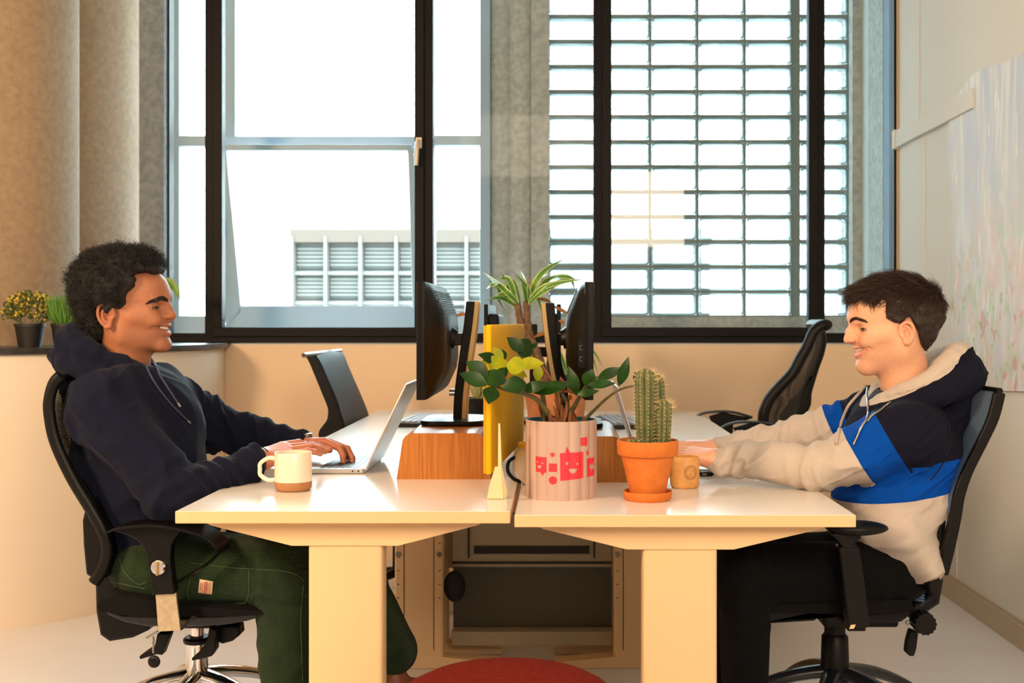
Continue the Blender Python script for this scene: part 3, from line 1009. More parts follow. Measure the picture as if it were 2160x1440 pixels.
def star_base(T, c, material, r=0.32, z=0.16, a0=20, castor=True):
    for k in range(5):
        a = math.radians(a0 + 72 * k)
        d = Vector((math.cos(a), math.sin(a), 0))
        pts = [Vector(c) + d * (0.02 + (r - 0.02) * t) + Vector((0, 0, z * (1 - 0.12 * t - 0.42 * t * t))) for t in np.linspace(0, 1, 9)]
        MB().tube(pts, [0.026 - 0.010 * t for t in np.linspace(0, 1, 9)], 10, flat=0.7).build('base_arm', material, T, 60)
        e = pts[-1]
        w_ = MB()
        for sg in (-1, 1):
            n_ = Vector((-d.y, d.x, 0)) * 0.013 * sg
            w_.tube([Vector((e.x, e.y, 0.027)) + n_ * 0.4, Vector((e.x, e.y, 0.027)) + n_ * 1.5], 0.027, 16)
        w_.tube([Vector((e.x, e.y, 0.03)), e], 0.007, 8)
        w_.build('castor', M_ch, T, 40)

def back_shell(rail, y0, y1, bulge, s, mtl, T, name='mesh_back', n=14, thick=0.003):
    """a curved panel following rail (x, z) between side rails at y0 and y1, bowed by bulge"""
    rows = []
    for x, z in rail:
        row = []
        for u in np.linspace(0, 1, n):
            row.append((x + s * bulge * math.sin(math.pi * u), y0 + (y1 - y0) * u, z))
        rows.append(row)
    return MB().sheet(rows, thick=thick).build(name, mtl, T, 60)

# left foreground chair ----------------------------------------------------------
D1, D2 = 2.66, 3.12
T = thing('office_chair', (-0.93, 2.9, 0), 'black office chair with steel armrest bracket and chrome base, under the man on the left', 'chair', 'office chairs')
def rail_px(pts, D, n=6):
    return [(P(x, y, D)[0], P(x, y, D)[2]) for x, y in spline(pts, n)]
rl = rail_px([(128, 792), (114, 808), (105, 838), (104, 870), (116, 930), (150, 1005), (190, 1072), (216, 1120), (226, 1160), (216, 1200), (198, 1228)], 2.66)
for y, xo in ((D1, 0.0), (D2, 0.0)):
    MB().tube([(x + xo, y, z) for x, z in rl], 0.011, 10, flat=1.3).build('back_frame', M_ch, T, 60)
MB().tube([(rl[3][0] - 0.024 * math.sin(math.pi * u), D1 + (D2 - D1) * u, rl[3][1]) for u in np.linspace(0.03, 0.97, 12)], 0.008, 8).build('back_frame', M_ch, T, 60)
back_shell(rl[2:], D1 + 0.0, D2, 0.025, -1, M_mesh, T)
pl = [(176, 1066), (188, 1050), (200, 1075), (225, 1120), (231, 1160), (222, 1200), (203, 1232), (190, 1222), (176, 1215), (170, 1150), (168, 1100)]
MB().prism_px(pl, D1 + 0.012, D2 - 0.012, 2.66).build('lumbar_plate', M_ch, T, 30, 0.006)
MB().prism_px([(181, 1218), (222, 1218), (236, 1262), (262, 1292), (306, 1322), (296, 1342), (262, 1358), (212, 1366), (192, 1352), (183, 1300)], 2.80, 2.98, 2.75).build('back_bracket', M_ch, T, 30, 0.008)
seat = MB()
def seat_px(mb, top, bot, D0, D1_, Dm, n=9):
    """cushion: outline in side view, plumped across its width"""
    rows = []
    for u in np.linspace(0, 1, n):
        e = math.sin(math.pi * min(max(u, 0.02), 0.98)) ** 0.35
        ring = []
        for (x, y) in top:
            p = P(x, y, Dm); ring.append((p[0], D0 + (D1_ - D0) * u, p[2] * e + (1 - e) * P(x, bot[0][1] if False else (y + 18), Dm)[2]))
        for (x, y) in bot[::-1]:
            p = P(x, y, Dm); ring.append((p[0], D0 + (D1_ - D0) * u, p[2]))
        ring.append(ring[0])
        rows.append(ring)
    mb.sheet(rows)
    k = len(rows[0]) - 1
    mb.add([p for p in rows[0][:-1]], [tuple(range(k))])
    mb.add([p for p in rows[-1][:-1]], [tuple(range(k - 1, -1, -1))])
    return mb
seat_px(seat, [(212, 1262), (225, 1246), (260, 1240), (400, 1262), (520, 1270), (572, 1276)], [(216, 1284), (300, 1298), (400, 1296), (500, 1296), (576, 1290)], 2.64, 3.12, 2.66)
seat.build('seat', M_chm, T, 60)
MB().prism_px([(214, 1284), (260, 1296), (340, 1300), (470, 1298), (580, 1289), (560, 1298), (520, 1310), (470, 1318), (400, 1322), (310, 1321), (262, 1312), (230, 1298)], 2.68, 3.08, 2.68).build('seat_shell', M_chs, T, 40, 0.006)
arm = [(230, 1118), (246, 1111), (263, 1107), (295, 1103), (324, 1102), (355, 1104), (385.5, 1110), (410, 1115.5), (431, 1122), (447, 1132), (459, 1143.6), (465, 1152), (466.5, 1160), (458, 1172), (446.6, 1186), (430, 1199), (410, 1211), (385, 1224), (361, 1237), (359, 1232), (385, 1219), (406, 1207), (425, 1195), (440, 1182), (452, 1168), (459, 1158), (454, 1147), (445, 1138), (431, 1129), (410, 1121), (387, 1116), (378, 1124), (370, 1134), (362, 1147), (359.5, 1165), (359.5, 1183), (363, 1215), (368, 1253), (321, 1255), (317, 1230), (313, 1200), (309, 1172), (302, 1156), (290, 1141), (275.5, 1131), (252, 1123)]
DA = 2.585
for (y0_, y1_) in ((DA, DA + 0.03), (3.175, 3.205)):
    am = MB()
    am.prism_px(arm[:7] + [(378, 1124), (370, 1134), (362, 1147), (359.5, 1165), (359.5, 1183), (363, 1215), (368, 1253), (321, 1255), (317, 1230), (313, 1200), (309, 1172), (302, 1156), (290, 1141), (275.5, 1131), (252, 1123)], y0_, y1_, DA)
    ar = am.build('armrest', M_ch, T, 30, 0.003)
    lp_ = [(378, 1112), (398, 1115), (420, 1121.5), (440, 1131), (455, 1144), (462, 1157), (452, 1174), (435, 1190), (410, 1207), (385, 1221), (361, 1234)]
    MB().tube([P(x, y, DA) [:1] + ((y0_ + y1_) / 2,) + P(x, y, DA)[2:] for x, y in spline(lp_, 4)], 0.012, 4, flat=0.32, up=(0, 0, 1)).build('loop', M_ch, ar, 40)
    pad = [(x, y) for x, y in arm[0:13]]
    pad_in = [(x, y + 5) for x, y in pad[::-1]]
    MB().prism_px(pad + pad_in, y0_ - 0.028, y1_ + 0.035, DA).build('pad', M_ch, ar, 40, 0.004)
    MB().prism_px([(325, 1253), (368, 1252), (378, 1331), (331, 1334)], y0_ + 0.008, y0_ + 0.016, DA).build('bracket', M_steel, ar, 0, 0.001)
    if y0_ < 3:
        MB().prism_px([(331, 1329), (378, 1326), (379, 1331), (331, 1334)], y0_ + 0.01, y0_ + 0.16, DA).build('bracket', M_steel, ar, 0, 0.001)
        MB().prism_px([(376, 1331), (381, 1331), (408, 1302), (404, 1299)], y0_ + 0.008, y0_ + 0.1, DA).build('bracket', M_ch, ar, 0, 0.001)
kx, ky, kz = P(336.5, 1195, DA)
kn = MB().tube([(kx, DA + 0.001, kz), (kx, DA - 0.009, kz), (kx, DA - 0.012, kz)], [0.0165, 0.0165, 0.013], 28)
kn = kn.build('arm_knob', M_chrome, T, 40)
MB().box(kx - 0.0025, DA - 0.0165, kz - 0.017, kx + 0.0025, DA - 0.011, kz + 0.014).build('grip', mat('brass_tone', (200, 165, 110), 0.25, 0.9), kn, 0, 0.0008)
c0 = P(416, 1400, 2.92)
cb = (c0[0], 2.92)
MB().lathe([(0.028, 0.12), (0.028, 0.305), (0.030, 0.31), (0.030, 0.318), (0.020, 0.321)], (cb[0], cb[1], 0), 32).build('gas_lift', M_chrome, T, 40)
MB().lathe([(0.033, 0.318), (0.035, 0.322), (0.035, 0.328), (0.03, 0.333)], (cb[0], cb[1], 0), 24).build('collar', M_ch, T, 40)
MB().lathe([(0.0165, 0.32), (0.0165, 0.39)], (cb[0], cb[1], 0), 24).build('piston', M_chrome, T, 40)
MB().box(cb[0] - 0.06, cb[1] - 0.09, 0.375, cb[0] + 0.1, cb[1] + 0.09, 0.42).build('mechanism', M_ch, T, 0, 0.008)
star_base(T, (cb[0], cb[1], 0.0), M_chrome, 0.34, 0.235, a0=48)
def lever(pts_px, D, w_, nm='lever', mtl=None, par=None):
    return MB().prism_px(pts_px, D, D + w_, D).build(nm, mtl or M_ch, par or T, 30, 0.003)
lever([(331, 1336), (359, 1336), (342, 1382), (330, 1380), (318, 1384), (294, 1391), (293, 1384), (310, 1372), (326, 1362)], 2.74, 0.03)
lever([(441, 1322), (457, 1330), (455, 1350), (455, 1370), (446, 1384), (428, 1389), (404, 1394), (404, 1388), (420, 1374), (436, 1352)], 2.76, 0.03)
lever([(458, 1321), (503, 1321), (505, 1340), (490, 1352), (468, 1358), (457, 1352)], 2.80, 0.05)
kc = P(322, 1336, 2.62)
m = MB().prism_px([(306, 1344), (330, 1330), (334, 1333), (311, 1347)], 2.62, 2.625, 2.62)
for k in range(5):
    yy = 1342 + k * 7
    a = P(323 + (k % 2), yy, 2.62); b = P(323 + ((k + 1) % 2), yy + 7, 2.62)
    m.tube([a, b], 0.0026, 6)
m.build('chain', M_port, T, 30)
bp_ = P(325, 1395, 2.62)
MB().ell(bp_, (0.0145, 0.006, 0.0145), 20, 12).build('tag', M_ch, T, 60)

# right foreground chair ---------------------------------------------------------
T = thing('office_chair', (0.84, 2.98, 0), 'black mesh-back office chair with pillar armrests, under the man on the right', 'chair', 'office chairs')
def c6(x, y): return (1480 + x / 3.176, 1060 + y / 3.176)
def c5(x, y): return (1400 + x / 2.842, 740 + y / 2.842)
DB = 2.70
rr = rail_px([c5(1985, 245), c5(1945, 400), c5(1870, 560), c5(1790, 720), c5(1742, 860), c5(1718, 1000), c5(1680, 1180), c5(1640, 1340)], DB, 6)
for y in (DB, 3.16):
    a = [(x, z) for x, z in rr]
    b = [(x + 0.028, z - 0.004) for x, z in rr]
    MB().prism(a + b[::-1], y, y + 0.022).build('back_frame', M_ch, T, 30, 0.005)
tp = [(rr[0][0] + 0.012 - 0.012 * math.sin(math.pi * u), DB + 0.47 * u, rr[0][1] + 0.002 - 0.0 * u) for u in np.linspace(0, 1, 10)]
MB().tube(tp, 0.008, 8).build('back_frame', M_ch, T, 60)
back_shell([(x - 0.0, z) for x, z in rr[:30]], DB + 0.01, 3.17, -0.02, 1, M_meshb, T, thick=0.002)
sp_ = [c5(1600, 960), c5(1640, 940), c5(1672, 990), c5(1668, 1120), c5(1655, 1250), c5(1640, 1345), c5(1600, 1340), c5(1580, 1240), c5(1588, 1100)]
MB().prism_px(sp_, DB + 0.03, DB + 0.09, DB + 0.03).build('back_spine', M_ch, T, 30, 0.006)
MB().prism_px([c5(1572, 1040), c5(1640, 940), c5(1700, 1000), c5(1690, 1200), c5(1640, 1400), c5(1590, 1420), c5(1560, 1300), c5(1545, 1180)], DB + 0.06, 3.1, DB + 0.06).build('back_shell', M_chm, T, 30, 0.01)
MB().prism_px([c6(1500, 480), c6(1585, 490), c6(1562, 625), c6(1540, 620), c6(1500, 560)], DB - 0.02, DB + 0.06, DB).build('back_joint', M_ch, T, 30, 0.005)
seat = MB()
seat_px(seat, [c6(345, 640), c6(380, 612), c6(480, 596), c6(700, 590), c6(900, 592), c6(1200, 600), c6(1370, 606), c6(1400, 630)], [c6(345, 700), c6(430, 722), c6(700, 726), c6(1000, 732), c6(1300, 732), c6(1400, 700)], 2.70, 3.20, 2.72)
seat.build('seat', M_chm, T, 60)
MB().prism_px([c6(370, 722), c6(1400, 722), c6(1380, 770), c6(1340, 800), c6(1260, 808), c6(1120, 800), c6(900, 770), c6(780, 745), c6(768, 792), c6(600, 802), c6(430, 812), c6(400, 800)], 2.74, 3.16, 2.74).build('seat_shell', M_ch, T, 30, 0.005)
for y in (2.60, 3.22):
    pd = MB()
    pc = P(*c6(1040, 168), 2.60)
    pd.ell((pc[0] - 0.0, y + 0.0, pc[2]), (0.072, 0.042, 0.0165), 28, 12)
    ar = pd.build('armrest', M_ch, T, 60)
    MB().prism_px([c6(845, 200), c6(1060, 200), c6(1055, 235), c6(1020, 262), c6(1015, 300), c6(940, 300), c6(905, 250)], y - 0.015, y + 0.025, 2.60).build('bracket', M_ch, ar, 30, 0.003)
    MB().prism_px([c6(908, 290), c6(1047, 288), c6(1090, 560), c6(1116, 800), c6(1112, 832), c6(975, 830), c6(960, 700)], y - 0.012, y + 0.03, 2.60).build('arm_post', M_ch, ar, 30, 0.005)
    if y < 3:
        MB().prism_px([c6(990, 808), c6(1022, 806), c6(1010, 832), c6(980, 834)], y - 0.0135, y - 0.012, 2.60).build('sticker', mat('sticker_cream', (232, 200, 150), 0.6), ar, 0)
        MB().box(*[min(a, b) for a, b in zip((P(*c6(980, 832), 2.6)[0], 2.6, P(*c6(980, 832), 2.6)[2] - 0.01), (1e9,) * 3)], P(*c6(1100, 832), 2.6)[0], 2.82, P(*c6(980, 832), 2.6)[2] + 0.004).build('bracket', M_ch, ar, 0, 0.002)
cb = (P(1761, 1380, 2.95)[0], 2.95)
MB().lathe([(0.036, 0.2), (0.038, 0.24), (0.036, 0.26), (0.034, 0.325), (0.026, 0.335)], (cb[0], cb[1], 0), 32).build('column_cover', M_ch, T, 40)
MB().lathe([(0.027, 0.33), (0.027, 0.40)], (cb[0], cb[1], 0), 24).build('gas_lift', M_ch, T, 40)
MB().box(cb[0] - 0.05, cb[1] - 0.09, 0.37, cb[0] + 0.14, cb[1] + 0.09, 0.41).build('mechanism', M_ch, T, 0, 0.008)
star_base(T, (cb[0], cb[1], 0), M_chs, 0.34, 0.235, a0=30)
kb = P(*c6(1490, 805), 2.76)
v = [(kb[0] + 0.0262 * (1 + 0.05 * math.cos(14 * a)) * math.cos(a), kb[2] + 0.0262 * (1 + 0.05 * math.cos(14 * a)) * math.sin(a)) for a in np.linspace(0, 2 * math.pi, 85)[:-1]]
MB().prism(v, 2.745, 2.79).build('tension_knob', M_ch, T, 30, 0.002)
MB().prism_px([c6(1400, 850), c6(1455, 870), c6(1442, 980), c6(1425, 1032), c6(1395, 1028), c6(1368, 1005), c6(1378, 930)], 2.80, 2.825, 2.80).build('lever', M_ch, T, 30, 0.004)
MB().tube([P(*c6(1395, 700), 2.83), P(*c6(1480, 790), 2.83)], 0.02, 12).build('tilt_arm', M_ch, T, 40)
MB().tube([P(*c6(1400, 730), 2.9), P(*c6(1540, 640), 2.9), P(*c6(1560, 500), 2.9)], 0.022, 12).build('tilt_arm', M_ch, T, 40)
bl = MB()
for k in range(6):
    a = P(*c6(1440, 560 + k * 18), 2.84)
    bl.tube([(a[0] - 0.018, a[1], a[2] + 0.003), (a[0] + 0.018, a[1], a[2] - 0.003)], 0.0045, 8)
bl.build('spring', mat('blue_steel', (70, 95, 130), 0.25, 0.6), T, 60)
MB().ell(P(*c6(1380, 803), 2.77), (0.006, 0.004, 0.006)).build('screw', M_port, T, 60)

# far left chair -------------------------------------------------------------------
def cA(x, y): return (600 + x / 6.547, 720 + y / 6.547)
DC = 4.45
T = thing('office_chair', (P(700, 900, DC)[0] + 0.1, 4.6, 0), 'black slim-backed office chair tucked at the window-side desk on the left', 'chair', 'office chairs')
edgeL = rail_px([cA(285, 195), cA(340, 290), cA(420, 480), cA(510, 700), cA(590, 900), cA(600, 980), cA(580, 1090), cA(480, 1230), cA(470, 1330)], DC, 5)
inL = rail_px([cA(395, 195), cA(470, 300), cA(530, 440), cA(620, 640), cA(700, 830), cA(745, 980), cA(790, 1120), cA(810, 1230), cA(840, 1400)], DC, 5)
MB().prism(edgeL + inL[::-1], DC, DC + 0.03).build('back_frame', M_ch, T, 30, 0.008)
rows = []
n = len(inL)
edgeR = rail_px([cA(765, 150), cA(800, 210), cA(850, 340), cA(920, 500), cA(990, 660), cA(1050, 800), cA(1100, 920), cA(1140, 1045), cA(1200, 1300)], DC + 0.42, 5)
for (x0, z0), (x1, z1) in zip(inL, edgeR):
    rows.append([(x0 + (x1 - x0) * u, DC + 0.02 + 0.42 * u, z0 + (z1 - z0) * u + 0.012 * math.sin(math.pi * u)) for u in np.linspace(0, 1, 12)])
MB().sheet(rows, thick=0.012).build('mesh_back', mat('dark_blue_mesh', (26, 34, 44), 0.55), T, 50)
inner = []
for i in range(6, n - 12):
    (x0, z0), (x1, z1) = inL[i], edgeR[i]
    inner.append([(x0 + (x1 - x0) * u, DC + 0.02 + 0.42 * u - 0.012, z0 + (z1 - z0) * u + 0.012 * math.sin(math.pi * u)) for u in np.linspace(0.2, 0.66, 8)])
MB().sheet(inner, thick=0.003).build('mesh_window', mat('grey_mesh', (88, 88, 94), 0.7), T, 50)
tpx = [(inL[0][0] + (edgeR[0][0] - inL[0][0]) * u, DC + 0.44 * u, inL[0][1] + (edgeR[0][1] - inL[0][1]) * u + 0.006) for u in np.linspace(-0.3, 1, 10)]
MB().tube(tpx, 0.009, 8).build('top_rim', mat('chair_rim', (60, 66, 72), 0.3), T, 60)
xs_ = P(720, 900, DC)[0]
MB().box(xs_ - 0.02, 4.42, 0.46, xs_ + 0.42, 4.88, 0.52).build('seat', M_chm, T, 0, 0.02)
MB().lathe([(0.03, 0.1), (0.025, 0.46)], (xs_ + 0.2, 4.65, 0), 20).build('gas_lift', M_ch, T, 40)
star_base(T, (xs_ + 0.2, 4.65, 0), M_ch, 0.3, 0.12)

# far right chair ------------------------------------------------------------------
def cB(x, y): return (1400 + x / 5.1425, 660 + y / 5.1425)
DD = 4.55
T = thing('office_chair', (P(1600, 900, DD)[0], 4.8, 0), 'black curved mesh-back office chair with bow armrests by the window on the right', 'chair', 'office chairs')
outL = rail_px([cB(1760, 130), cB(1690, 150), cB(1620, 220), cB(1560, 360), cB(1480, 500), cB(1400, 650), cB(1260, 800), cB(1160, 920), cB(1110, 1020), cB(1085, 1100), cB(1085, 1200), cB(1100, 1330)], DD, 5)
outR = rail_px([cB(1760, 130), cB(1820, 160), cB(1860, 230), cB(1868, 330), cB(1840, 460), cB(1790, 600), cB(1740, 760), cB(1700, 900), cB(1690, 1030), cB(1640, 1130), cB(1600, 1200), cB(1580, 1330)], DD + 0.1, 5)
rows = []
for (x0, z0), (x1, z1) in zip(outL, outR):
    rows.append([(x0 + (x1 - x0) * u, DD + 0.36 * u - 0.05 * math.sin(math.pi * u), z0 + (z1 - z0) * u) for u in np.linspace(0, 1, 14)])
MB().sheet(rows, thick=0.003).build('mesh_back', M_meshf, T, 60)
ring = [(x, DD, z) for x, z in outL[::-1]] + [(x, DD + 0.36, z) for x, z in outR]
MB().tube(ring, 0.026, 10, flat=0.9).build('back_frame', M_ch, T, 60)
MB().prism_px([cB(1700, 740), cB(1760, 700), cB(1700, 900), cB(1690, 1040), cB(1600, 1180), cB(1400, 1260), cB(1380, 1160), cB(1500, 1000), cB(1600, 900)], DD + 0.3, DD + 0.36, DD + 0.1).build('back_spine', M_ch, T, 30, 0.01)
for (pts, D_, inn) in (([cB(590, 1270), cB(680, 1215), cB(800, 1185), cB(950, 1180), cB(1100, 1190), cB(1240, 1220)], 4.50, 40), ([cB(340, 1130), cB(420, 1090), cB(520, 1072), cB(640, 1066), cB(780, 1080), cB(960, 1132)], 4.95, 0)):
    top = spline(pts, 5)
    ar = MB().tube([P(x, y, D_) for x, y in top], [0.012] * len(top), 10, flat=0.5).build('armrest', mat('arm_grey', (52, 56, 62), 0.25), T, 60)
    x0_, y0_ = pts[1]; x1_, y1_ = pts[-1]
    lo = [(x0_ + 15, y0_ + 6), (pts[3][0], pts[3][1] + 2), (x1_, y1_ + 2), (pts[4][0] - 5, pts[4][1] + 26), (pts[4][0] - 10, pts[4][1] + 120), (pts[2][0] + 10, pts[2][1] + 120), (pts[2][0] + 2, pts[2][1] + 26)]
    MB().prism_px(lo, D_, D_ + 0.03, D_).build('arm_post', M_ch, ar, 30, 0.004)
xs_ = P(1640, 900, DD)[0]
MB().box(xs_ - 0.44, 4.50, 0.44, xs_ + 0.02, 4.97, 0.51).build('seat', M_chm, T, 0, 0.02)
MB().lathe([(0.03, 0.1), (0.025, 0.44)], (xs_ - 0.2, 4.73, 0), 20).build('gas_lift', M_ch, T, 40)
star_base(T, (xs_ - 0.2, 4.73, 0), M_ch, 0.3, 0.12)
# ------------------------------------------------------------------ mugs
def mug(c, r, hgt, zt, label, outer, inner, band=None, handle=None, name='mug', lip=0.0028, taper=1.0):
    T = thing(name, (c[0], c[1], zt), label, 'mug')
    R = r
    prof = [(R * 0.80, 0.0), (R * 0.90, 0.002), (R * 0.975, 0.007), (R * 1.0, 0.018)]
    if band:
        pb = [(0.001, 0.0)] + prof + [(R, hgt * 0.24), (R - 0.002, hgt * 0.245), (0.001, hgt * 0.245)]
        MB().lathe(pb, (c[0], c[1], zt), 56).build('unglazed_base', band, T, 40)
        pa = [(0.001, hgt * 0.246), (R + 0.0002, hgt * 0.246), (R + 0.0002, hgt - 0.002), (R - 0.0008, hgt), (R - lip, hgt - 0.001), (R - lip, hgt * 0.26), (0.001, hgt * 0.26)]
    else:
        pa = [(0.001, 0.0)] + prof + [(R * taper, hgt - 0.002), (R * taper - 0.0008, hgt), (R * taper - lip, hgt - 0.001), (R - lip, 0.012), (0.001, 0.010)]
    MB().lathe(pa, (c[0], c[1], zt), 56).build('cup', outer, T, 40)
    if handle:
        hx_, z0, z1 = handle
        pts = [(c[0] + np.sign(hx_) * (R - 0.003), c[1], zt + z1), (c[0] + np.sign(hx_) * (R + 0.016), c[1], zt + z1 + 0.002), (c[0] + hx_ * 0.98, c[1], zt + z1 - 0.010), (c[0] + hx_, c[1], zt + (z0 + z1) / 2), (c[0] + hx_ * 0.98, c[1], zt + z0 + 0.010), (c[0] + np.sign(hx_) * (R + 0.016), c[1], zt + z0 - 0.002), (c[0] + np.sign(hx_) * (R - 0.003), c[1], zt + z0)]
        MB().tube(spline(pts, 10), 0.0062, 14, flat=0.8).build('handle', outer, T, 60)
    return T
M_glaze = mat('cream_glaze', (236, 222, 204), 0.22, spec=0.5)
M_clay = mat('raw_clay', (172, 122, 80), 0.75, bump=(300, 0.2, 0.0008))
mc = P(618.5, 1030, 2.70)
mug(mc, 0.0435, 0.091, ZL, 'white glazed mug with a brown unglazed bottom band on the left desk', M_glaze, M_glaze, M_clay, (-0.079, 0.026, 0.074))
M_sun = mat('sand_glaze', (222, 166, 98), 0.5, noise=(60, (212, 152, 84), 3))
mc2 = P(1444, 1020, 2.80)
T = mug(mc2, 0.0362, 0.077, ZR, 'small sand-coloured cup with a stamped sun face beside the potted cactus', M_sun, M_sun, name='cup')
# sun mark pressed into the cup: wrapped onto the cylinder, facing the camera side
sm = MB()
R = 0.0365
u0 = math.asin(0.012 / R)
def onc(du, dz, off=0.0004):
    a = u0 + du / R
    return (mc2[0] + (R + off) * math.sin(a), mc2[1] - (R + off) * math.cos(a), ZR + 0.041 + dz)
def circ(r_, w_, n=36, a0=0, a1=2 * math.pi, c=(0, 0)):
    for i in range(n):
        A, B = a0 + (a1 - a0) * i / n, a0 + (a1 - a0) * (i + 1) / n
        sm.add([onc(c[0] + (r_ - w_) * math.cos(A), c[1] + (r_ - w_) * math.sin(A)), onc(c[0] + r_ * math.cos(A), c[1] + r_ * math.sin(A)), onc(c[0] + r_ * math.cos(B), c[1] + r_ * math.sin(B)), onc(c[0] + (r_ - w_) * math.cos(B), c[1] + (r_ - w_) * math.sin(B))], [(0, 1, 2, 3)])
circ(0.0115, 0.0007)
for k in range(32):
    A = 2 * math.pi * k / 32
    w_ = 0.04
    sm.add([onc(0.0135 * math.cos(A - w_), 0.0135 * math.sin(A - w_)), onc(0.0180 * math.cos(A - w_), 0.0180 * math.sin(A - w_)), onc(0.0180 * math.cos(A + w_), 0.0180 * math.sin(A + w_)), onc(0.0135 * math.cos(A + w_), 0.0135 * math.sin(A + w_))], [(0, 1, 2, 3)])
circ(0.0026, 0.0006, 12, 0.2, 2.9, (-0.0042, 0.0020))
circ(0.0026, 0.0006, 12, 0.2, 2.9, (0.0042, 0.0020))
circ(0.0042, 0.0007, 14, 3.5, 5.9, (0.0, -0.0022))
circ(0.0022, 0.0005, 8, 1.8, 4.6, (0.0006, -0.0005))
sm.build('sun_mark', mat('brown_stamp', (150, 92, 40), 0.7), T, 0)

# bulbous cream pot with a yellow rim and black handle behind the planter
T = thing('pitcher', (-0.058, 2.86, ZR), 'cream round jug with yellow rim and black handle, half hidden behind the scalloped planter', 'jug')
pc = (-0.056, 2.86)
MB().lathe([(0.001, 0.006), (0.030, 0.0), (0.042, 0.008), (0.056, 0.03), (0.060, 0.052), (0.056, 0.072), (0.044, 0.09), (0.043, 0.098), (0.040, 0.098), (0.040, 0.09), (0.052, 0.07), (0.055, 0.05), (0.03, 0.012), (0.001, 0.010)], (pc[0], pc[1], ZR), 48).build('bowl', M_glaze, T, 60)
MB().lathe([(0.0425, 0.094), (0.047, 0.095), (0.048, 0.1), (0.046, 0.104), (0.041, 0.104), (0.039, 0.1), (0.040, 0.095)], (pc[0], pc[1], ZR), 48).build('rim', mat('yellow_glaze', (240, 186, 50), 0.25), T, 60)
MB().tube(spline([(pc[0] - 0.052, pc[1] - 0.02, ZR + 0.07), (pc[0] - 0.068, pc[1] - 0.022, ZR + 0.058), (pc[0] - 0.070, pc[1] - 0.022, ZR + 0.035), (pc[0] - 0.056, pc[1] - 0.02, ZR + 0.016), (pc[0] - 0.038, pc[1] - 0.018, ZR + 0.008)], 6), 0.0045, 10).build('handle', M_blk, T, 60)

# ------------------------------------------------------------------ scalloped planter with the red faces
PC = ((1183.5 - 1178) / F * 2.665, 2.665)
PR, PH = 0.0838, 0.180
NS = 18
def scal(a, r=PR, d=0.0034):
    return r - d * (1 - abs(math.cos(NS * a / 2 + 0.9)) ** 0.8)
T = thing('planter', (PC[0], PC[1], ZR), 'pinkish-grey scalloped planter printed with red smiling shapes at the middle of the desks', 'planter')
def pring(z, dr, n=360):
    return [(PC[0] + (scal(2 * math.pi * k / n) + dr) * math.cos(2 * math.pi * k / n), PC[1] + (scal(2 * math.pi * k / n) + dr) * math.sin(2 * math.pi * k / n), ZR + z) for k in range(n + 1)]
MB().sheet([pring(z, 0) for z in (0.0, PH * 0.5, PH)] + [pring(PH, -0.003)]).add(pring(0, 0)[:-1], [tuple(range(359, -1, -1))]).build('pot', mat('pink_grey_ceramic', (188, 160, 148), 0.6, bump=(500, 0.15, 0.0005)), T, 60)
MB().sheet([pring(PH - 0.0005, -0.003), pring(PH - 0.03, -0.0035)]).build('pot_lining', mat('teal_glaze', (28, 98, 116), 0.4), T, 60)
MB().lathe([(PR - 0.008, 0.0), (0.001, 0.003)], (PC[0], PC[1], ZR + PH - 0.022), 40).build('soil', mat('soil', (66, 46, 34), 0.95, noise=(80, (40, 28, 20), 6), bump=(120, 1, 0.01)), T, 60)
# print: shapes given in photo pixels, laid on the scalloped wall
def pz(py): return ZR + 0.0 + (1060 - py) * 0.00107 + (-0.0022)
def pa(px): return -math.pi / 2 + math.asin(max(-0.999, min(0.999, (px - 1183.5) / 79.0)))
def pin(poly, x, y):
    c = False
    n = len(poly)
    for i in range(n):
        x0, y0 = poly[i]; x1, y1 = poly[i - 1]
        if (y0 > y) != (y1 > y) and x < (x1 - x0) * (y - y0) / (y1 - y0) + x0:
            c = not c
    return c
def c8(pts): return [(960 + x / 3.428, 680 + y / 3.428) for x, y in pts]
def starp(cx_, cy_, r1, r2, n, a0=0.2):
    return [(cx_ + (r1 if k % 2 == 0 else r2) * math.cos(a0 + math.pi * k / n), cy_ + (r1 if k % 2 == 0 else r2) * math.sin(a0 + math.pi * k / n)) for k in range(2 * n)]
def disc(cx_, cy_, r, n=24): return [(cx_ + r * math.cos(2 * math.pi * k / n), cy_ + r * math.sin(2 * math.pi * k / n)) for k in range(n)]
def smile(cx_, cy_, w_, h_): return [(cx_ - w_, cy_)] + [(cx_ + w_ * math.cos(a), cy_ + h_ * math.sin(a)) for a in np.linspace(0, math.pi, 12)]
shapes = [
    (c8([(571, 975), (655, 979), (655, 1090), (640, 1092), (628, 1117), (615, 1090), (572, 1086)]), [c8(disc(587, 1017, 7)), c8(disc(628, 1023, 6)), c8(smile(605, 1040, 16, 22))]),
    (c8(starp(703, 957, 27, 10, 8)), []),
    (c8([(675, 1021), (735, 1021), (735, 1081), (675, 1081)]), []),
    (c8(disc(706, 1143, 30)), []),
    (c8([(757, 945), (795, 943), (810, 895), (832, 943), (932, 940), (932, 1133), (760, 1146)]), [c8(disc(810, 1020, 11)), c8(disc(886, 1025, 9)), c8(smile(852, 1060, 29, 34))]),
    (c8([(914, 838), (959, 835), (959, 897), (914, 897)]), []),
    (c8([(953, 937), (970, 935), (970, 968), (953, 970)]), []),
    (c8([(957, 995), (1012, 992), (1012, 1125), (957, 1130)]), [c8(starp(1000, 1060, 36, 12, 8))]),
]
pm = MB()
step = 0.32
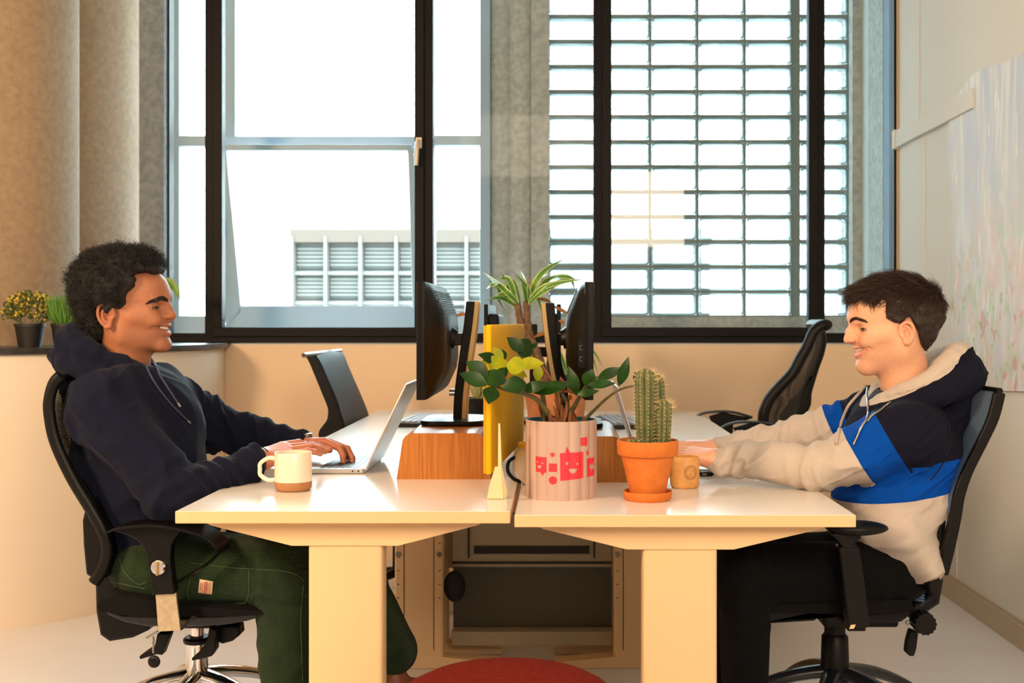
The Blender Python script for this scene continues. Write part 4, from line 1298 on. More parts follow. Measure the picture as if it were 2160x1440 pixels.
for poly_, holes in shapes:
    xs_ = [p[0] for p in poly_]; ys_ = [p[1] for p in poly_]
    nx_ = int((max(xs_) - min(xs_)) / step) + 1
    ny_ = int((max(ys_) - min(ys_)) / step) + 1
    grid = {}
    fs, vs = [], []
    def gv(i, j):
        if (i, j) not in grid:
            x, y = min(xs_) + i * step, min(ys_) + j * step
            a = pa(x)
            r_ = scal(a % (2 * math.pi)) + 0.0005
            grid[(i, j)] = len(vs)
            vs.append((PC[0] + r_ * math.cos(a), PC[1] + r_ * math.sin(a), pz(y)))
        return grid[(i, j)]
    for i in range(nx_):
        for j in range(ny_):
            x, y = min(xs_) + (i + 0.5) * step, min(ys_) + (j + 0.5) * step
            if pin(poly_, x, y) and not any(pin(hh, x, y) for hh in holes):
                fs.append((gv(i, j + 1), gv(i + 1, j + 1), gv(i + 1, j), gv(i, j)))
    pm.add(vs, fs)
pm.build('red_print', mat('red_print', (222, 48, 66), 0.6), T, 60)

# ------------------------------------------------------------------ the leafy plant in it
M_zz = mat('dark_green_leaf', (32, 66, 18), 0.3, spec=0.14, noise=(30, (24, 50, 16), 3))
M_zy = mat('yellow_green_leaf', (166, 162, 14), 0.4, spec=0.15, noise=(30, (128, 142, 18), 3))
M_stem = mat('green_stem', (98, 92, 46), 0.5, noise=(50, (78, 66, 34), 4))
M_dry = mat('dry_bract', (142, 84, 48), 0.7)
T = thing('potted_plant', (PC[0], PC[1], ZR + PH - 0.02), 'glossy green plant with some yellow leaves growing in the scalloped planter', 'plant')
def stem(pts, r0, r1, par=T, m=M_stem, nm='stem'):
    q = spline([P(*p) for p in pts], 6)
    return MB().tube(q, [r0 + (r1 - r0) * i / (len(q) - 1) for i in range(len(q))], 9).build(nm, m, par, 60)
zb = 906
stem([(1150, zb, 2.66), (1148, 860, 2.66), (1143, 828, 2.66), (1135, 800, 2.67), (1128, 750, 2.72), (1112, 720, 2.74)], 0.0070, 0.003)
stem([(1172, zb, 2.64), (1150, 862, 2.62), (1120, 835, 2.60), (1060, 820, 2.58), (1000, 798, 2.56)], 0.0072, 0.003)
stem([(1190, zb, 2.68), (1198, 862, 2.68), (1188, 835, 2.68), (1178, 820, 2.69)], 0.0065, 0.003)
stem([(1183, zb, 2.66), (1205, 868, 2.64), (1222, 838, 2.62), (1238, 812, 2.61), (1260, 794, 2.60)], 0.0068, 0.0025)
stem([(1218, zb - 6, 2.66), (1250, 868, 2.66), (1282, 838, 2.64), (1310, 820, 2.62), (1345, 812, 2.60)], 0.0048, 0.002)
stem([(1175, zb, 2.7), (1176, 840, 2.72), (1165, 805, 2.72), (1146, 775, 2.72), (1128, 745, 2.72)], 0.004, 0.002, m=M_dry)
LV = [  # base, tip (photo px with depth), width in px, yellow?
    ((1105, 742, 2.70), (1069, 711, 2.70), 26, 0), ((1124, 745, 2.72), (1082, 722, 2.70), 40, 0), ((1120, 738, 2.74), (1135, 722, 2.76), 12, 0),
    ((1062, 760, 2.62), (1030, 732, 2.62), 24, 1), ((1066, 758, 2.64), (1056, 736, 2.66), 14, 0), ((1050, 762, 2.60), (1008, 747, 2.57), 22, 0),
    ((1068, 762, 2.60), (1015, 762, 2.58), 22, 1), ((1070, 764, 2.60), (1030, 790, 2.57), 30, 1), ((1068, 770, 2.57), (1112, 775, 2.56), 38, 1),
    ((1092, 768, 2.60), (1148, 766, 2.60), 26, 1), ((1066, 768, 2.64), (1112, 795, 2.66), 22, 1), ((1135, 768, 2.66), (1134, 807, 2.66), 20, 1),
    ((1030, 795, 2.56), (983, 762, 2.56), 34, 0), ((1028, 812, 2.55), (969, 787, 2.55), 30, 0), ((1070, 806, 2.55), (1012, 790, 2.57), 36, 0),
    ((1045, 800, 2.56), (1072, 775, 2.58), 22, 0), ((1110, 808, 2.56), (1058, 818, 2.54), 36, 0), ((1100, 822, 2.58), (1162, 810, 2.56), 24, 0),
    ((1124, 828, 2.60), (1208, 808, 2.58), 26, 0), ((1040, 815, 2.55), (1030, 852, 2.52), 34, 0),
    ((1217, 835, 2.60), (1199, 772, 2.60), 24, 0), ((1235, 814, 2.60), (1250, 778, 2.60), 28, 0), ((1240, 812, 2.58), (1298, 808, 2.57), 20, 0),
    ((1217, 832, 2.58), (1264, 824, 2.57), 18, 0), ((1260, 798, 2.60), (1316, 776, 2.60), 22, 0), ((1305, 814, 2.60), (1326, 752, 2.60), 22, 0),
    ((1264, 798, 2.62), (1290, 784, 2.62), 14, 0), ((1345, 812, 2.60), (1339, 784, 2.62), 14, 0), ((1345, 812, 2.60), (1396, 852, 2.64), 12, 0),
]
for b, t_, w_, y_ in LV:
    m = MB()
    A, Bp = Vector(P(*b)), Vector(P(*t_))
    d = (Bp - A)
    up = Vector((0.15, -1, 0.35)) if w_ > 15 else Vector((0, -0.5, 1))
    leaf(m, A, Bp, w_ / F * b[2] * 1.08, up, n=9, fold=0.12, prof=lambda s_: math.sin(math.pi * min(1, s_ ** 0.88 * 0.97 + 0.02)) ** 1.05)
    m.build('leaf', M_zy if y_ else M_zz, T, 60)
bm = MB()
rnd = random.Random(12)
for k in range(26):
    a = rnd.uniform(0, 6.28); r_ = rnd.uniform(0.0, 0.045)
    b = Vector((PC[0] + 0.006 + r_ * math.cos(a), PC[1] + r_ * math.sin(a), ZR + PH - 0.025))
    e = b + Vector((rnd.uniform(-0.03, 0.03), rnd.uniform(-0.02, 0.02), rnd.uniform(0.02, 0.075)))
    leaf(bm, b, e, rnd.uniform(0.006, 0.014), (rnd.uniform(-1, 1), -1, 0.3), n=4, fold=0.8)
for k in range(14):
    b = Vector(P(1188 + rnd.uniform(-10, 12), rnd.uniform(800, 880), 2.68))
    leaf(bm, b, b + Vector((rnd.uniform(-0.02, 0.02), rnd.uniform(-0.01, 0.01), rnd.uniform(-0.03, 0.03))), rnd.uniform(0.008, 0.016), (rnd.uniform(-1, 1), -1, 0.3), n=4, fold=0.9)
o = bm.build('dry_leaves', M_dry, T, 60)
o['kind'] = 'stuff'

# ------------------------------------------------------------------ terracotta pot with cactus
M_terra = mat('terracotta', (214, 120, 44), 0.8, noise=(40, (202, 108, 36), 4), bump=(200, 0.25, 0.0008))
CC = ((1366 - 1178) / F * 2.61, 2.61)
T = thing('flowerpot', (CC[0], CC[1], ZR + 0.006), 'orange terracotta flowerpot holding the two cactus columns on the right desk', 'flowerpot')
MB().lathe([(0.001, 0.006), (0.040, 0.006), (0.041, 0.010), (0.060, 0.094), (0.0605, 0.096), (0.067, 0.097), (0.0695, 0.100), (0.0705, 0.128), (0.0695, 0.131), (0.066, 0.131), (0.064, 0.126), (0.063, 0.110), (0.001, 0.108)], (CC[0], CC[1], ZR + 0.006), 64).build('pot', M_terra, T, 40)
MB().lathe([(0.0625, 0.113), (0.04, 0.117), (0.001, 0.118)], (CC[0], CC[1], ZR + 0.006), 40).build('soil', MATS['soil'], T, 60)
o = MB().lathe([(0.001, 0.0), (0.050, 0.0), (0.054, 0.004), (0.0565, 0.018), (0.0555, 0.021), (0.053, 0.019), (0.050, 0.008), (0.001, 0.006)], (CC[0], CC[1], ZR), 64)
single(o, 'saucer', M_terra, 'round terracotta saucer beneath the cactus flowerpot', 'saucer')
M_cac = mat('cactus_green', (104, 108, 70), 0.6, noise=(40, (78, 92, 52), 4))
M_spine = mat('cactus_spine', (226, 204, 150), 0.5)
M_areole = mat('areole', (190, 156, 96), 0.8)
T = thing('cactus', (CC[0], CC[1], ZR + 0.11), 'ribbed green columnar cactus with golden spines in the terracotta pot', 'cactus')
def column_cactus(cx_, cy_, z0, hgt, r, nr, lean, par, seed):
    rnd = random.Random(seed)
    NZ, NA = 26, nr * 12
    rows = []
    def rad(t): 
        return r * (0.80 + 0.25 * math.sin(min(t * 2.2, 1.57))) * (1 if t < 0.86 else math.sqrt(max(0.0, 1 - ((t - 0.86) / 0.145) ** 2)))
    def surf(t, a):
        rb = abs(math.cos(nr * a / 2))
        rr_ = rad(t) * (0.80 + 0.24 * rb ** 0.7)
        return Vector((cx_ + lean[0] * t * hgt + rr_ * math.cos(a), cy_ + lean[1] * t * hgt + rr_ * math.sin(a), z0 + hgt * t))
    for i in range(NZ + 1):
        t = i / NZ
        t = t if t < 0.86 else 0.86 + (t - 0.86)
        rows.append([surf(min(t, 1), 2 * math.pi * k / NA) for k in range(NA + 1)])
    st = MB().sheet([r_[::1] for r_ in rows]).build('column', M_cac, par, 70)
    ar, sp = MB(), MB()
    for k in range(nr):
        a = 2 * math.pi * k / nr
        n = int(hgt / 0.0085)
        for j in range(n):
            t = (j + 0.5) / n * 0.985
            p = surf(t, a)
            c_ = Vector((cx_ + lean[0] * t * hgt, cy_ + lean[1] * t * hgt, p.z - 0.002 if t < 0.9 else p.z - 0.02))
            nr_ = (p - c_).normalized()
            ar.ell(p, (0.0014, 0.0014, 0.0014), 6, 4)
            for q in range(7 if t < 0.85 else 12):
                d = (nr_ + Vector((rnd.uniform(-1, 1), rnd.uniform(-1, 1), rnd.uniform(-0.7, 1.0))) * 0.9).normalized()
                L = rnd.uniform(0.004, 0.009) * (1 if t < 0.85 else 1.9)
                sp.tube([p, p + d * L], [0.00022, 0.00008], 3, cap=False)
    ar.build('areoles', M_areole, st, 60)
    o_ = sp.build('spines', M_spine, st, 0)
    ar_ = o_
zc_ = ZR + 0.120
column_cactus((1362 - 1178) / F * 2.6, 2.60, zc_, 0.180, 0.0235, 9, (-0.005, 0), T, 1)
column_cactus((1399 - 1178) / F * 2.59, 2.59, zc_, 0.108, 0.0165, 8, (0.02, 0), T, 2)
column_cactus((1392 - 1178) / F * 2.64, 2.645, zc_, 0.165, 0.017, 8, (-0.05, 0.03), T, 4)
column_cactus((1340 - 1178) / F * 2.59, 2.585, zc_ - 0.004, 0.026, 0.012, 7, (-0.1, 0), T, 3)

# ------------------------------------------------------------------ window-side desks: keyboards, pots, cup
M_keycap = mat('key_grey', (140, 146, 158), 0.4)
def keyboard(c, w_, d_, rot, label):
    T = thing('keyboard', (c[0], c[1], c[2]), label, 'keyboard', 'desk keyboards')
    R_ = Matrix.Rotation(math.radians(rot), 3, 'Z')
    def tb(mb, x0, y0, z0, x1, y1, z1):
        vs = [(x0, y0, z0), (x1, y0, z0), (x1, y1, z0), (x0, y1, z0), (x0, y0, z1), (x1, y0, z1), (x1, y1, z1 ), (x0, y1, z1)]
        vs = [R_ @ Vector(v) + Vector(c) for v in vs]
        mb.add(vs, [(3, 2, 1, 0), (4, 5, 6, 7), (0, 1, 5, 4), (1, 2, 6, 5), (2, 3, 7, 6), (3, 0, 4, 7)])
        return mb
    b = tb(MB(), -w_ / 2, -d_ / 2, 0.0, w_ / 2, d_ / 2, 0.016).build('base', M_blkm, T, 0, 0.003)
    k = MB()
    for i in range(5):
        for j in range(18):
            y = -d_ / 2 + 0.012 + j * (d_ - 0.024) / 18
            x = -w_ / 2 + 0.012 + i * (w_ - 0.024) / 5
            tb(k, x, y, 0.016, x + (w_ - 0.024) / 5 - 0.004, y + (d_ - 0.024) / 18 - 0.003, 0.023)
    k.build('keys', M_keycap, b, 0)
    return T
kb = P(888, 880, 4.45)
keyboard((kb[0], 4.50, ZL), 0.14, 0.40, -4, 'black keyboard lying on the window-side desk behind the left laptop')
kb = P(1300, 880, 4.45)
keyboard((kb[0] + 0.02, 4.52, ZR), 0.14, 0.42, 6, 'black keyboard lying on the window-side desk behind the right laptop')
# dark pot with pale sprigs
def simple_pot(c, r0, r1, h_, m, T, nm='pot'):
    return MB().lathe([(0.001, 0.0), (r0, 0.0), (r1, h_ - 0.012), (r1 + 0.003, h_ - 0.011), (r1 + 0.003, h_), (r1 - 0.002, h_), (r1 - 0.005, h_ - 0.02), (0.001, h_ - 0.02)], c, 40).build(nm, m, T, 40)
pcx = P(1006, 880, 4.12)
T = thing('potted_herb', (pcx[0], 4.12, ZL), 'shiny black pot with pale thin sprigs on the window-side desk beside the yellow divider', 'plant')
simple_pot((pcx[0] + 0.02, 4.12, ZL), 0.055, 0.062, 0.125, M_blk, T)
m = MB()
rnd = random.Random(5)
for k in range(70):
    a = rnd.uniform(0, 6.28); r_ = rnd.uniform(0, 0.045)
    b = Vector((pcx[0] + 0.02 + r_ * math.cos(a), 4.12 + r_ * math.sin(a), ZL + 0.105))
    leaf(m, b, b + Vector((rnd.uniform(-0.04, 0.04), rnd.uniform(-0.04, 0.04), rnd.uniform(0.04, 0.13))), 0.005, (rnd.uniform(-1, 1), -1, 0.2), n=4)
m.build('foliage', mat('pale_sprig', (160, 160, 96), 0.6), T, 60)

T = thing('desk_cup', (P(1138, 880, 3.9)[0], 3.9, ZR), 'small cream cup standing on the window-side desk behind the leafy plant', 'cup')
MB().lathe([(0.001, 0.0), (0.036, 0.0), (0.044, 0.055), (0.042, 0.055), (0.035, 0.004), (0.001, 0.004)], (P(1138, 880, 3.9)[0], 3.9, ZR), 40).build('cup', mat('cream_cup', (228, 206, 160), 0.4), T, 40)

# dracaena: two twisted trunks in a paper-wrapped pot, striped leaves
DY = 4.12
def D_(px, py, dy=0.0): return P(px, py, DY + dy)
dc = D_(1172, 860)
T = thing('dracaena', (dc[0], DY, ZR), 'tall dracaena with green-white striped leaves in a brown paper-wrapped pot between the monitors', 'plant')
rows = []
for i, (z, r_) in enumerate([(0.0, 0.085), (0.05, 0.098), (0.12, 0.104), (0.15, 0.112), (0.165, 0.108), (0.16, 0.100)]):
    rows.append([(dc[0] + (r_ + 0.004 * math.sin(9 * a + i)) * math.cos(a), DY + (r_ + 0.004 * math.sin(9 * a + i)) * math.sin(a), ZR + z + 0.004 * math.sin(5 * a)) for a in np.linspace(0, 2 * math.pi, 60)])
MB().sheet(rows, thick=0.002).build('paper_wrap', mat('kraft_paper', (196, 128, 84), 0.8, noise=(20, (176, 108, 66), 4)), T, 60)
MB().lathe([(0.095, 0.0), (0.001, 0.002)], (dc[0], DY, ZR + 0.135), 30).build('soil', MATS['soil'], T, 60)
M_trunk = mat('dracaena_trunk', (126, 92, 66), 0.85, noise=(60, (92, 64, 46), 5), bump=(90, 0.8, 0.004))
M_str = mat('striped_leaf', (96, 140, 52), 0.4)
nt = M_str.node_tree
at = nt.nodes.new('ShaderNodeAttribute'); at.attribute_name = 'edge'
cr_ = nt.nodes.new('ShaderNodeValToRGB')
cr_.color_ramp.elements[0].position = 0.45; cr_.color_ramp.elements[0].color = lin((84, 138, 44))
cr_.color_ramp.elements[1].position = 0.75; cr_.color_ramp.elements[1].color = lin((196, 214, 150))
nt.links.new(at.outputs['Fac'], cr_.inputs['Fac'])
nt.links.new(cr_.outputs['Color'], nt.nodes['Principled BSDF'].inputs['Base Color'])
for pts, r0, r1 in (([(1162, 860), (1140, 790), (1120, 740), (1105, 700), (1095, 665), (1092, 640)], 0.020, 0.011), ([(1166, 860), (1148, 790), (1132, 745), (1118, 710), (1112, 670), (1110, 635)], 0.019, 0.011)):
    q = spline([D_(*p) for p in pts], 6)
    MB().tube(q, [r0 + (r1 - r0) * i / (len(q) - 1) + 0.0015 * math.sin(i * 2.1) for i in range(len(q))], 12).build('trunk', M_trunk, T, 60)
def arch_leaf(mb, pts, w_, edge, n=3):
    q = [Vector(p) for p in spline(pts, n)]
    m_ = len(q)
    rows = []
    for i, c_ in enumerate(q):
        t = i / (m_ - 1)
        tg = (q[min(i + 1, m_ - 1)] - q[max(i - 1, 0)]).normalized()
        side = tg.cross(Vector((0.1, -1, 0.5))).normalized()
        nn = side.cross(tg)
        hw = w_ / 2 * (0.45 + 0.55 * math.sin(math.pi * min(1, t * 1.1))) * (1 if t < 0.6 else max(0.02, 1 - ((t - 0.6) / 0.4) ** 1.6))
        rows.append([c_ + side * hw * u + nn * abs(u) * hw * 0.35 for u in (-1, -0.5, 0, 0.5, 1)])
        edge += [1, 0.35, 0.1, 0.35, 1]
    base = len(mb.v)
    mb.sheet(rows)
LP = [((1093, 642), (1062, 610), (1018, 573)), ((1093, 642), (1070, 600), (1055, 572)), ((1092, 645), (1060, 605), (1040, 600), (1012, 623)), ((1092, 640), (1072, 590), (1050, 590)),
      ((1110, 640), (1105, 600), (1098, 570)), ((1110, 640), (1112, 610), (1082, 572)), ((1112, 640), (1140, 580), (1190, 546)), ((1112, 642), (1150, 605), (1233, 588)),
      ((1112, 645), (1150, 612), (1200, 590), (1212, 612)), ((1110, 645), (1150, 595), (1195, 584), (1228, 600)), ((1094, 648), (1078, 620), (1050, 628), (1068, 658)),
      ((1094, 650), (1060, 630), (1020, 634)), ((1108, 645), (1130, 622), (1142, 655)), ((1096, 645), (1085, 600), (1072, 586)), ((1111, 642), (1128, 600), (1165, 572)), ((1092, 642), (1050, 612), (1030, 590))]
rnd = random.Random(8)
for i, l_ in enumerate(LP):
    m = MB(); ed = []
    dd = [0, rnd.uniform(-0.1, 0.1), rnd.uniform(-0.16, 0.16), rnd.uniform(-0.16, 0.16)]
    arch_leaf(m, [D_(p[0], p[1], dd[k]) for k, p in enumerate(l_)], 0.023, ed, 5)
    m.build('leaf', M_str, T, 60, attrs={'edge': ed})
m = MB(); ed = []
arch_leaf(m, [D_(1118, 620), D_(1128, 598), D_(1136, 578)], 0.03, ed, 5)
m.build('leaf', mat('yellowing_leaf', (206, 160, 20), 0.5), T, 60)
for a_, b_ in (((1130, 630), (1165, 638)), ((1165, 645), (1204, 668)), ((1178, 676), (1192, 684)), ((1098, 700), (1078, 690)), ((1125, 712), (1160, 700)), ((960, 668), (985, 662)), ((1120, 700), (1100, 720)), ((1110, 730), (1085, 735))):
    m = MB()
    leaf(m, D_(*a_), D_(*b_), 0.014, (0.1, -1, 0.5), n=5, fold=0.8)
    m.build('dead_leaf', mat('dead_leaf', (150, 100, 58), 0.7), T, 60)

# spider plant in a dark pot further right
sc_ = P(1196, 850, 4.5)
T = thing('spider_plant', (sc_[0], 4.5, ZR), 'small spider plant in a dark pot behind the right monitor stand', 'plant')
simple_pot((sc_[0], 4.5, ZR), 0.05, 0.06, 0.20, mat('dark_violet_pot', (36, 32, 44), 0.4), T)
rnd = random.Random(3)
tips = [(1180, 735), (1196, 722), (1210, 726), (1222, 745), (1170, 760), (1238, 740, 1262, 790), (1240, 735, 1272, 775), (1165, 745, 1150, 780)]
for t_ in tips:
    m = MB(); ed = []
    b = P(1196, 795, 4.5)
    pts = [b, P(t_[0], t_[1], 4.5 + rnd.uniform(-0.05, 0.05))]
    if len(t_) == 4:
        pts.append(P(t_[2], t_[3], 4.5))
    else:
        pts = [b, P((1196 + t_[0]) / 2, (795 + t_[1]) / 2 - 3, 4.5), pts[1]]
    arch_leaf(m, pts, 0.014, ed, 5)
    m.build('leaf', M_str, T, 60, attrs={'edge': ed})

# ------------------------------------------------------------------ pots on the ledge
M_pot = mat('black_pot', (26, 23, 22), 0.5)
lc_ = P(63, 735, 4.42)
T = thing('flowering_plant', (lc_[0], 4.42, SILL), 'bushy artificial plant with yellow blossoms in a black pot, leftmost on the slate ledge', 'plant')
simple_pot((lc_[0], 4.42, SILL), 0.042, 0.054, 0.092, M_pot, T)
rnd = random.Random(2)
lf_, fl_ = MB(), MB()
for k in range(900):
    a = rnd.uniform(0, 6.28); el_ = math.asin(rnd.uniform(-0.35, 1)); r_ = rnd.uniform(0.6, 1)
    c_ = Vector((lc_[0] + 0.0 + 0.098 * r_ * math.cos(a) * math.cos(el_), 4.42 + 0.085 * r_ * math.sin(a) * math.cos(el_), SILL + 0.135 + 0.082 * r_ * math.sin(el_)))
    d = (c_ - Vector((lc_[0], 4.42, SILL + 0.09))).normalized() + Vector((rnd.uniform(-.6, .6), rnd.uniform(-.6, .6), rnd.uniform(-.6, .6)))
    d.normalize()
    tgt = fl_ if rnd.random() < 0.38 else lf_
    leaf(tgt, c_, c_ + d * rnd.uniform(0.010, 0.018), rnd.uniform(0.007, 0.012), (rnd.uniform(-1, 1), -1, rnd.uniform(-1, 1)), n=3)
for k in range(16):
    a = rnd.uniform(0, 6.28)
    e = Vector((lc_[0] + 0.07 * math.cos(a), 4.42 + 0.06 * math.sin(a), SILL + rnd.uniform(0.1, 0.19)))
    lf_.tube([(lc_[0] + 0.02 * math.cos(a), 4.42, SILL + 0.08), e], 0.0016, 5)
lf_.build('foliage', mat('muted_green', (74, 92, 46), 0.6), T, 60)
fl_.build('blossoms', mat('yellow_blossom', (206, 178, 58), 0.6), T, 60)
lc_ = P(138, 735, 4.42)
T = thing('grass_plant', (lc_[0], 4.42, SILL), 'upright grass plant in a black pot on the slate ledge behind the curly hair', 'plant')
simple_pot((lc_[0], 4.42, SILL), 0.040, 0.050, 0.092, M_pot, T)
m = MB()
for k in range(420):
    a = rnd.uniform(0, 6.28); r_ = 0.043 * math.sqrt(rnd.random())
    b = Vector((lc_[0] + r_ * math.cos(a), 4.42 + r_ * math.sin(a), SILL + 0.08))
    e = b + Vector((0.5 * r_ * math.cos(a) + rnd.uniform(-.02, .02), 0.5 * r_ * math.sin(a) + rnd.uniform(-.02, .02), rnd.uniform(0.06, 0.125)))
    leaf(m, b, e, 0.0042, (rnd.uniform(-1, 1), -1, 0.2), n=3)
m.build('foliage', mat('grass_green', (84, 132, 40), 0.5), T, 60)
# plant hidden behind the head, one leaf showing
lp = P(330, 700, 5.0)
T = thing('windowsill_plant', (lp[0], 5.0, SILL), 'plant on the ledge behind the left man, one long green leaf showing by his forehead', 'plant')
simple_pot((lp[0], 5.0, SILL), 0.035, 0.045, 0.06, M_pot, T)
m = MB()
m.tube(spline([(lp[0], 5.0, SILL + 0.04), P(325, 640, 5.0), P(335, 600, 5.0), P(346, 590, 5.0)], 5), 0.003, 6)
m.build('stem', M_stem, T, 60)
for pts in (((340, 592), (356, 594), (372, 612), (379, 632)), ((335, 600), (318, 585), (300, 600)), ((330, 620), (318, 610), (305, 630))):
    m = MB(); ed = []
    arch_leaf(m, [P(a, b, 5.0) for a, b in pts], 0.034, ed, 6)
    m.build('leaf', mat('bright_leaf', (112, 150, 26), 0.4, noise=(20, (88, 132, 24), 3)), T, 60)
# grey cord hanging between the pots
# ------------------------------------------------------------------ painting on the right wall
T = thing('wall_painting', (WX, 4.0, 1.5), 'large unframed pastel painting with pink and green patches hanging on the right wall', 'painting')
ys = np.linspace(4.70, 3.3, 60)
zs = np.linspace(0, 1, 70)
rows = []
def top_z(y):
    return 2.035 + 0.05 * min(1, (4.70 - y) / 0.25) + 0.012 * math.sin(y * 9)
def bot_z(y):
    return 0.893 + 0.008 * math.sin(y * 7)
for v_ in zs:
    row = []
    for i, y in enumerate(ys):
        z = bot_z(y) + (top_z(y) - bot_z(y)) * v_
        e = max(0, 1 - i / 6)
        yy = y - 0.10 * e * (1 - v_) * 0.55 + 0.012 * math.sin(z * 11) * e
        row.append((WX - 0.008 - 0.004 * math.sin(z * 6 + y * 4) ** 2, yy, z))
    rows.append(row)
M_pt = bpy.data.materials.new('pastel_paint')
M_pt.use_nodes = True
nt = M_pt.node_tree
b = nt.nodes['Principled BSDF']
b.inputs['Roughness'].default_value = 0.7
tc = nt.nodes.new('ShaderNodeTexCoord')
sp = nt.nodes.new('ShaderNodeSeparateXYZ')
nt.links.new(tc.outputs['Object'], sp.inputs['Vector'])
def nz_(scale, mscale, lo, hi, seed):
    mp = nt.nodes.new('ShaderNodeMapping')
    mp.inputs['Scale'].default_value = mscale
    mp.inputs['Location'].default_value = (seed, seed * 2.3, seed * 0.7)
    nt.links.new(tc.outputs['Object'], mp.inputs['Vector'])
    n = nt.nodes.new('ShaderNodeTexNoise')
    n.inputs['Scale'].default_value = scale
    n.inputs['Detail'].default_value = 5
    n.inputs['Distortion'].default_value = 0.8
    nt.links.new(mp.outputs['Vector'], n.inputs['Vector'])
    r_ = nt.nodes.new('ShaderNodeMapRange')
    r_.inputs['From Min'].default_value = lo
    r_.inputs['From Max'].default_value = hi
    nt.links.new(n.outputs['Fac'], r_.inputs['Value'])
    return r_.outputs['Result']
def ramp_z(lo, hi):
    r_ = nt.nodes.new('ShaderNodeMapRange')
    r_.inputs['From Min'].default_value = lo
    r_.inputs['From Max'].default_value = hi
    nt.links.new(sp.outputs['Z'], r_.inputs['Value'])
    return r_.outputs['Result']
def mul(a, c):
    m_ = nt.nodes.new('ShaderNodeMath'); m_.operation = 'MULTIPLY'
    nt.links.new(a, m_.inputs[0])
    if isinstance(c, float): m_.inputs[1].default_value = c
    else: nt.links.new(c, m_.inputs[1])
    return m_.outputs[0]
def mixc(fac, a, c):
    m_ = nt.nodes.new('ShaderNodeMix'); m_.data_type = 'RGBA'
    nt.links.new(fac, m_.inputs['Factor'])
    if isinstance(a, tuple): m_.inputs['A'].default_value = lin(a)
    else: nt.links.new(a, m_.inputs['A'])
    m_.inputs['B'].default_value = lin(c)
    return m_.outputs['Result']
c = mixc(nz_(3, (1, 3, 0.6), 0.4, 0.65, 1.0), (226, 228, 226), (204, 210, 220))
c = mixc(mul(nz_(4, (1, 5, 0.5), 0.45, 0.6, 3.0), ramp_z(-0.2, 0.5)), c, (196, 206, 220))
c = mixc(mul(nz_(5, (1, 2, 1.4), 0.46, 0.60, 5.0), ramp_z(0.35, -0.2)), c, (224, 208, 204))
c = mixc(mul(nz_(6, (1, 2, 1.2), 0.50, 0.62, 7.0), ramp_z(0.25, -0.3)), c, (194, 212, 192))
c = mixc(mul(nz_(9, (1, 1.5, 1.0), 0.60, 0.66, 9.0), ramp_z(-0.1, -0.35)), c, (216, 168, 168))
c = mixc(mul(nz_(12, (1, 2, 1.0), 0.62, 0.68, 12.0), ramp_z(0.0, -0.35)), c, (160, 184, 130))
c = mixc(nz_(7, (1, 4, 0.7), 0.60, 0.68, 15.0), c, (238, 236, 232))
nt.links.new(c, b.inputs['Base Color'])
MB().sheet(rows, thick=0.002).build('canvas', M_pt, T, 60)
MB().tube([(WX - 0.001, 4.685, 2.028), (WX - 0.012, 4.685, 2.028)], 0.004, 8).build('pin', M_port, T, 60)
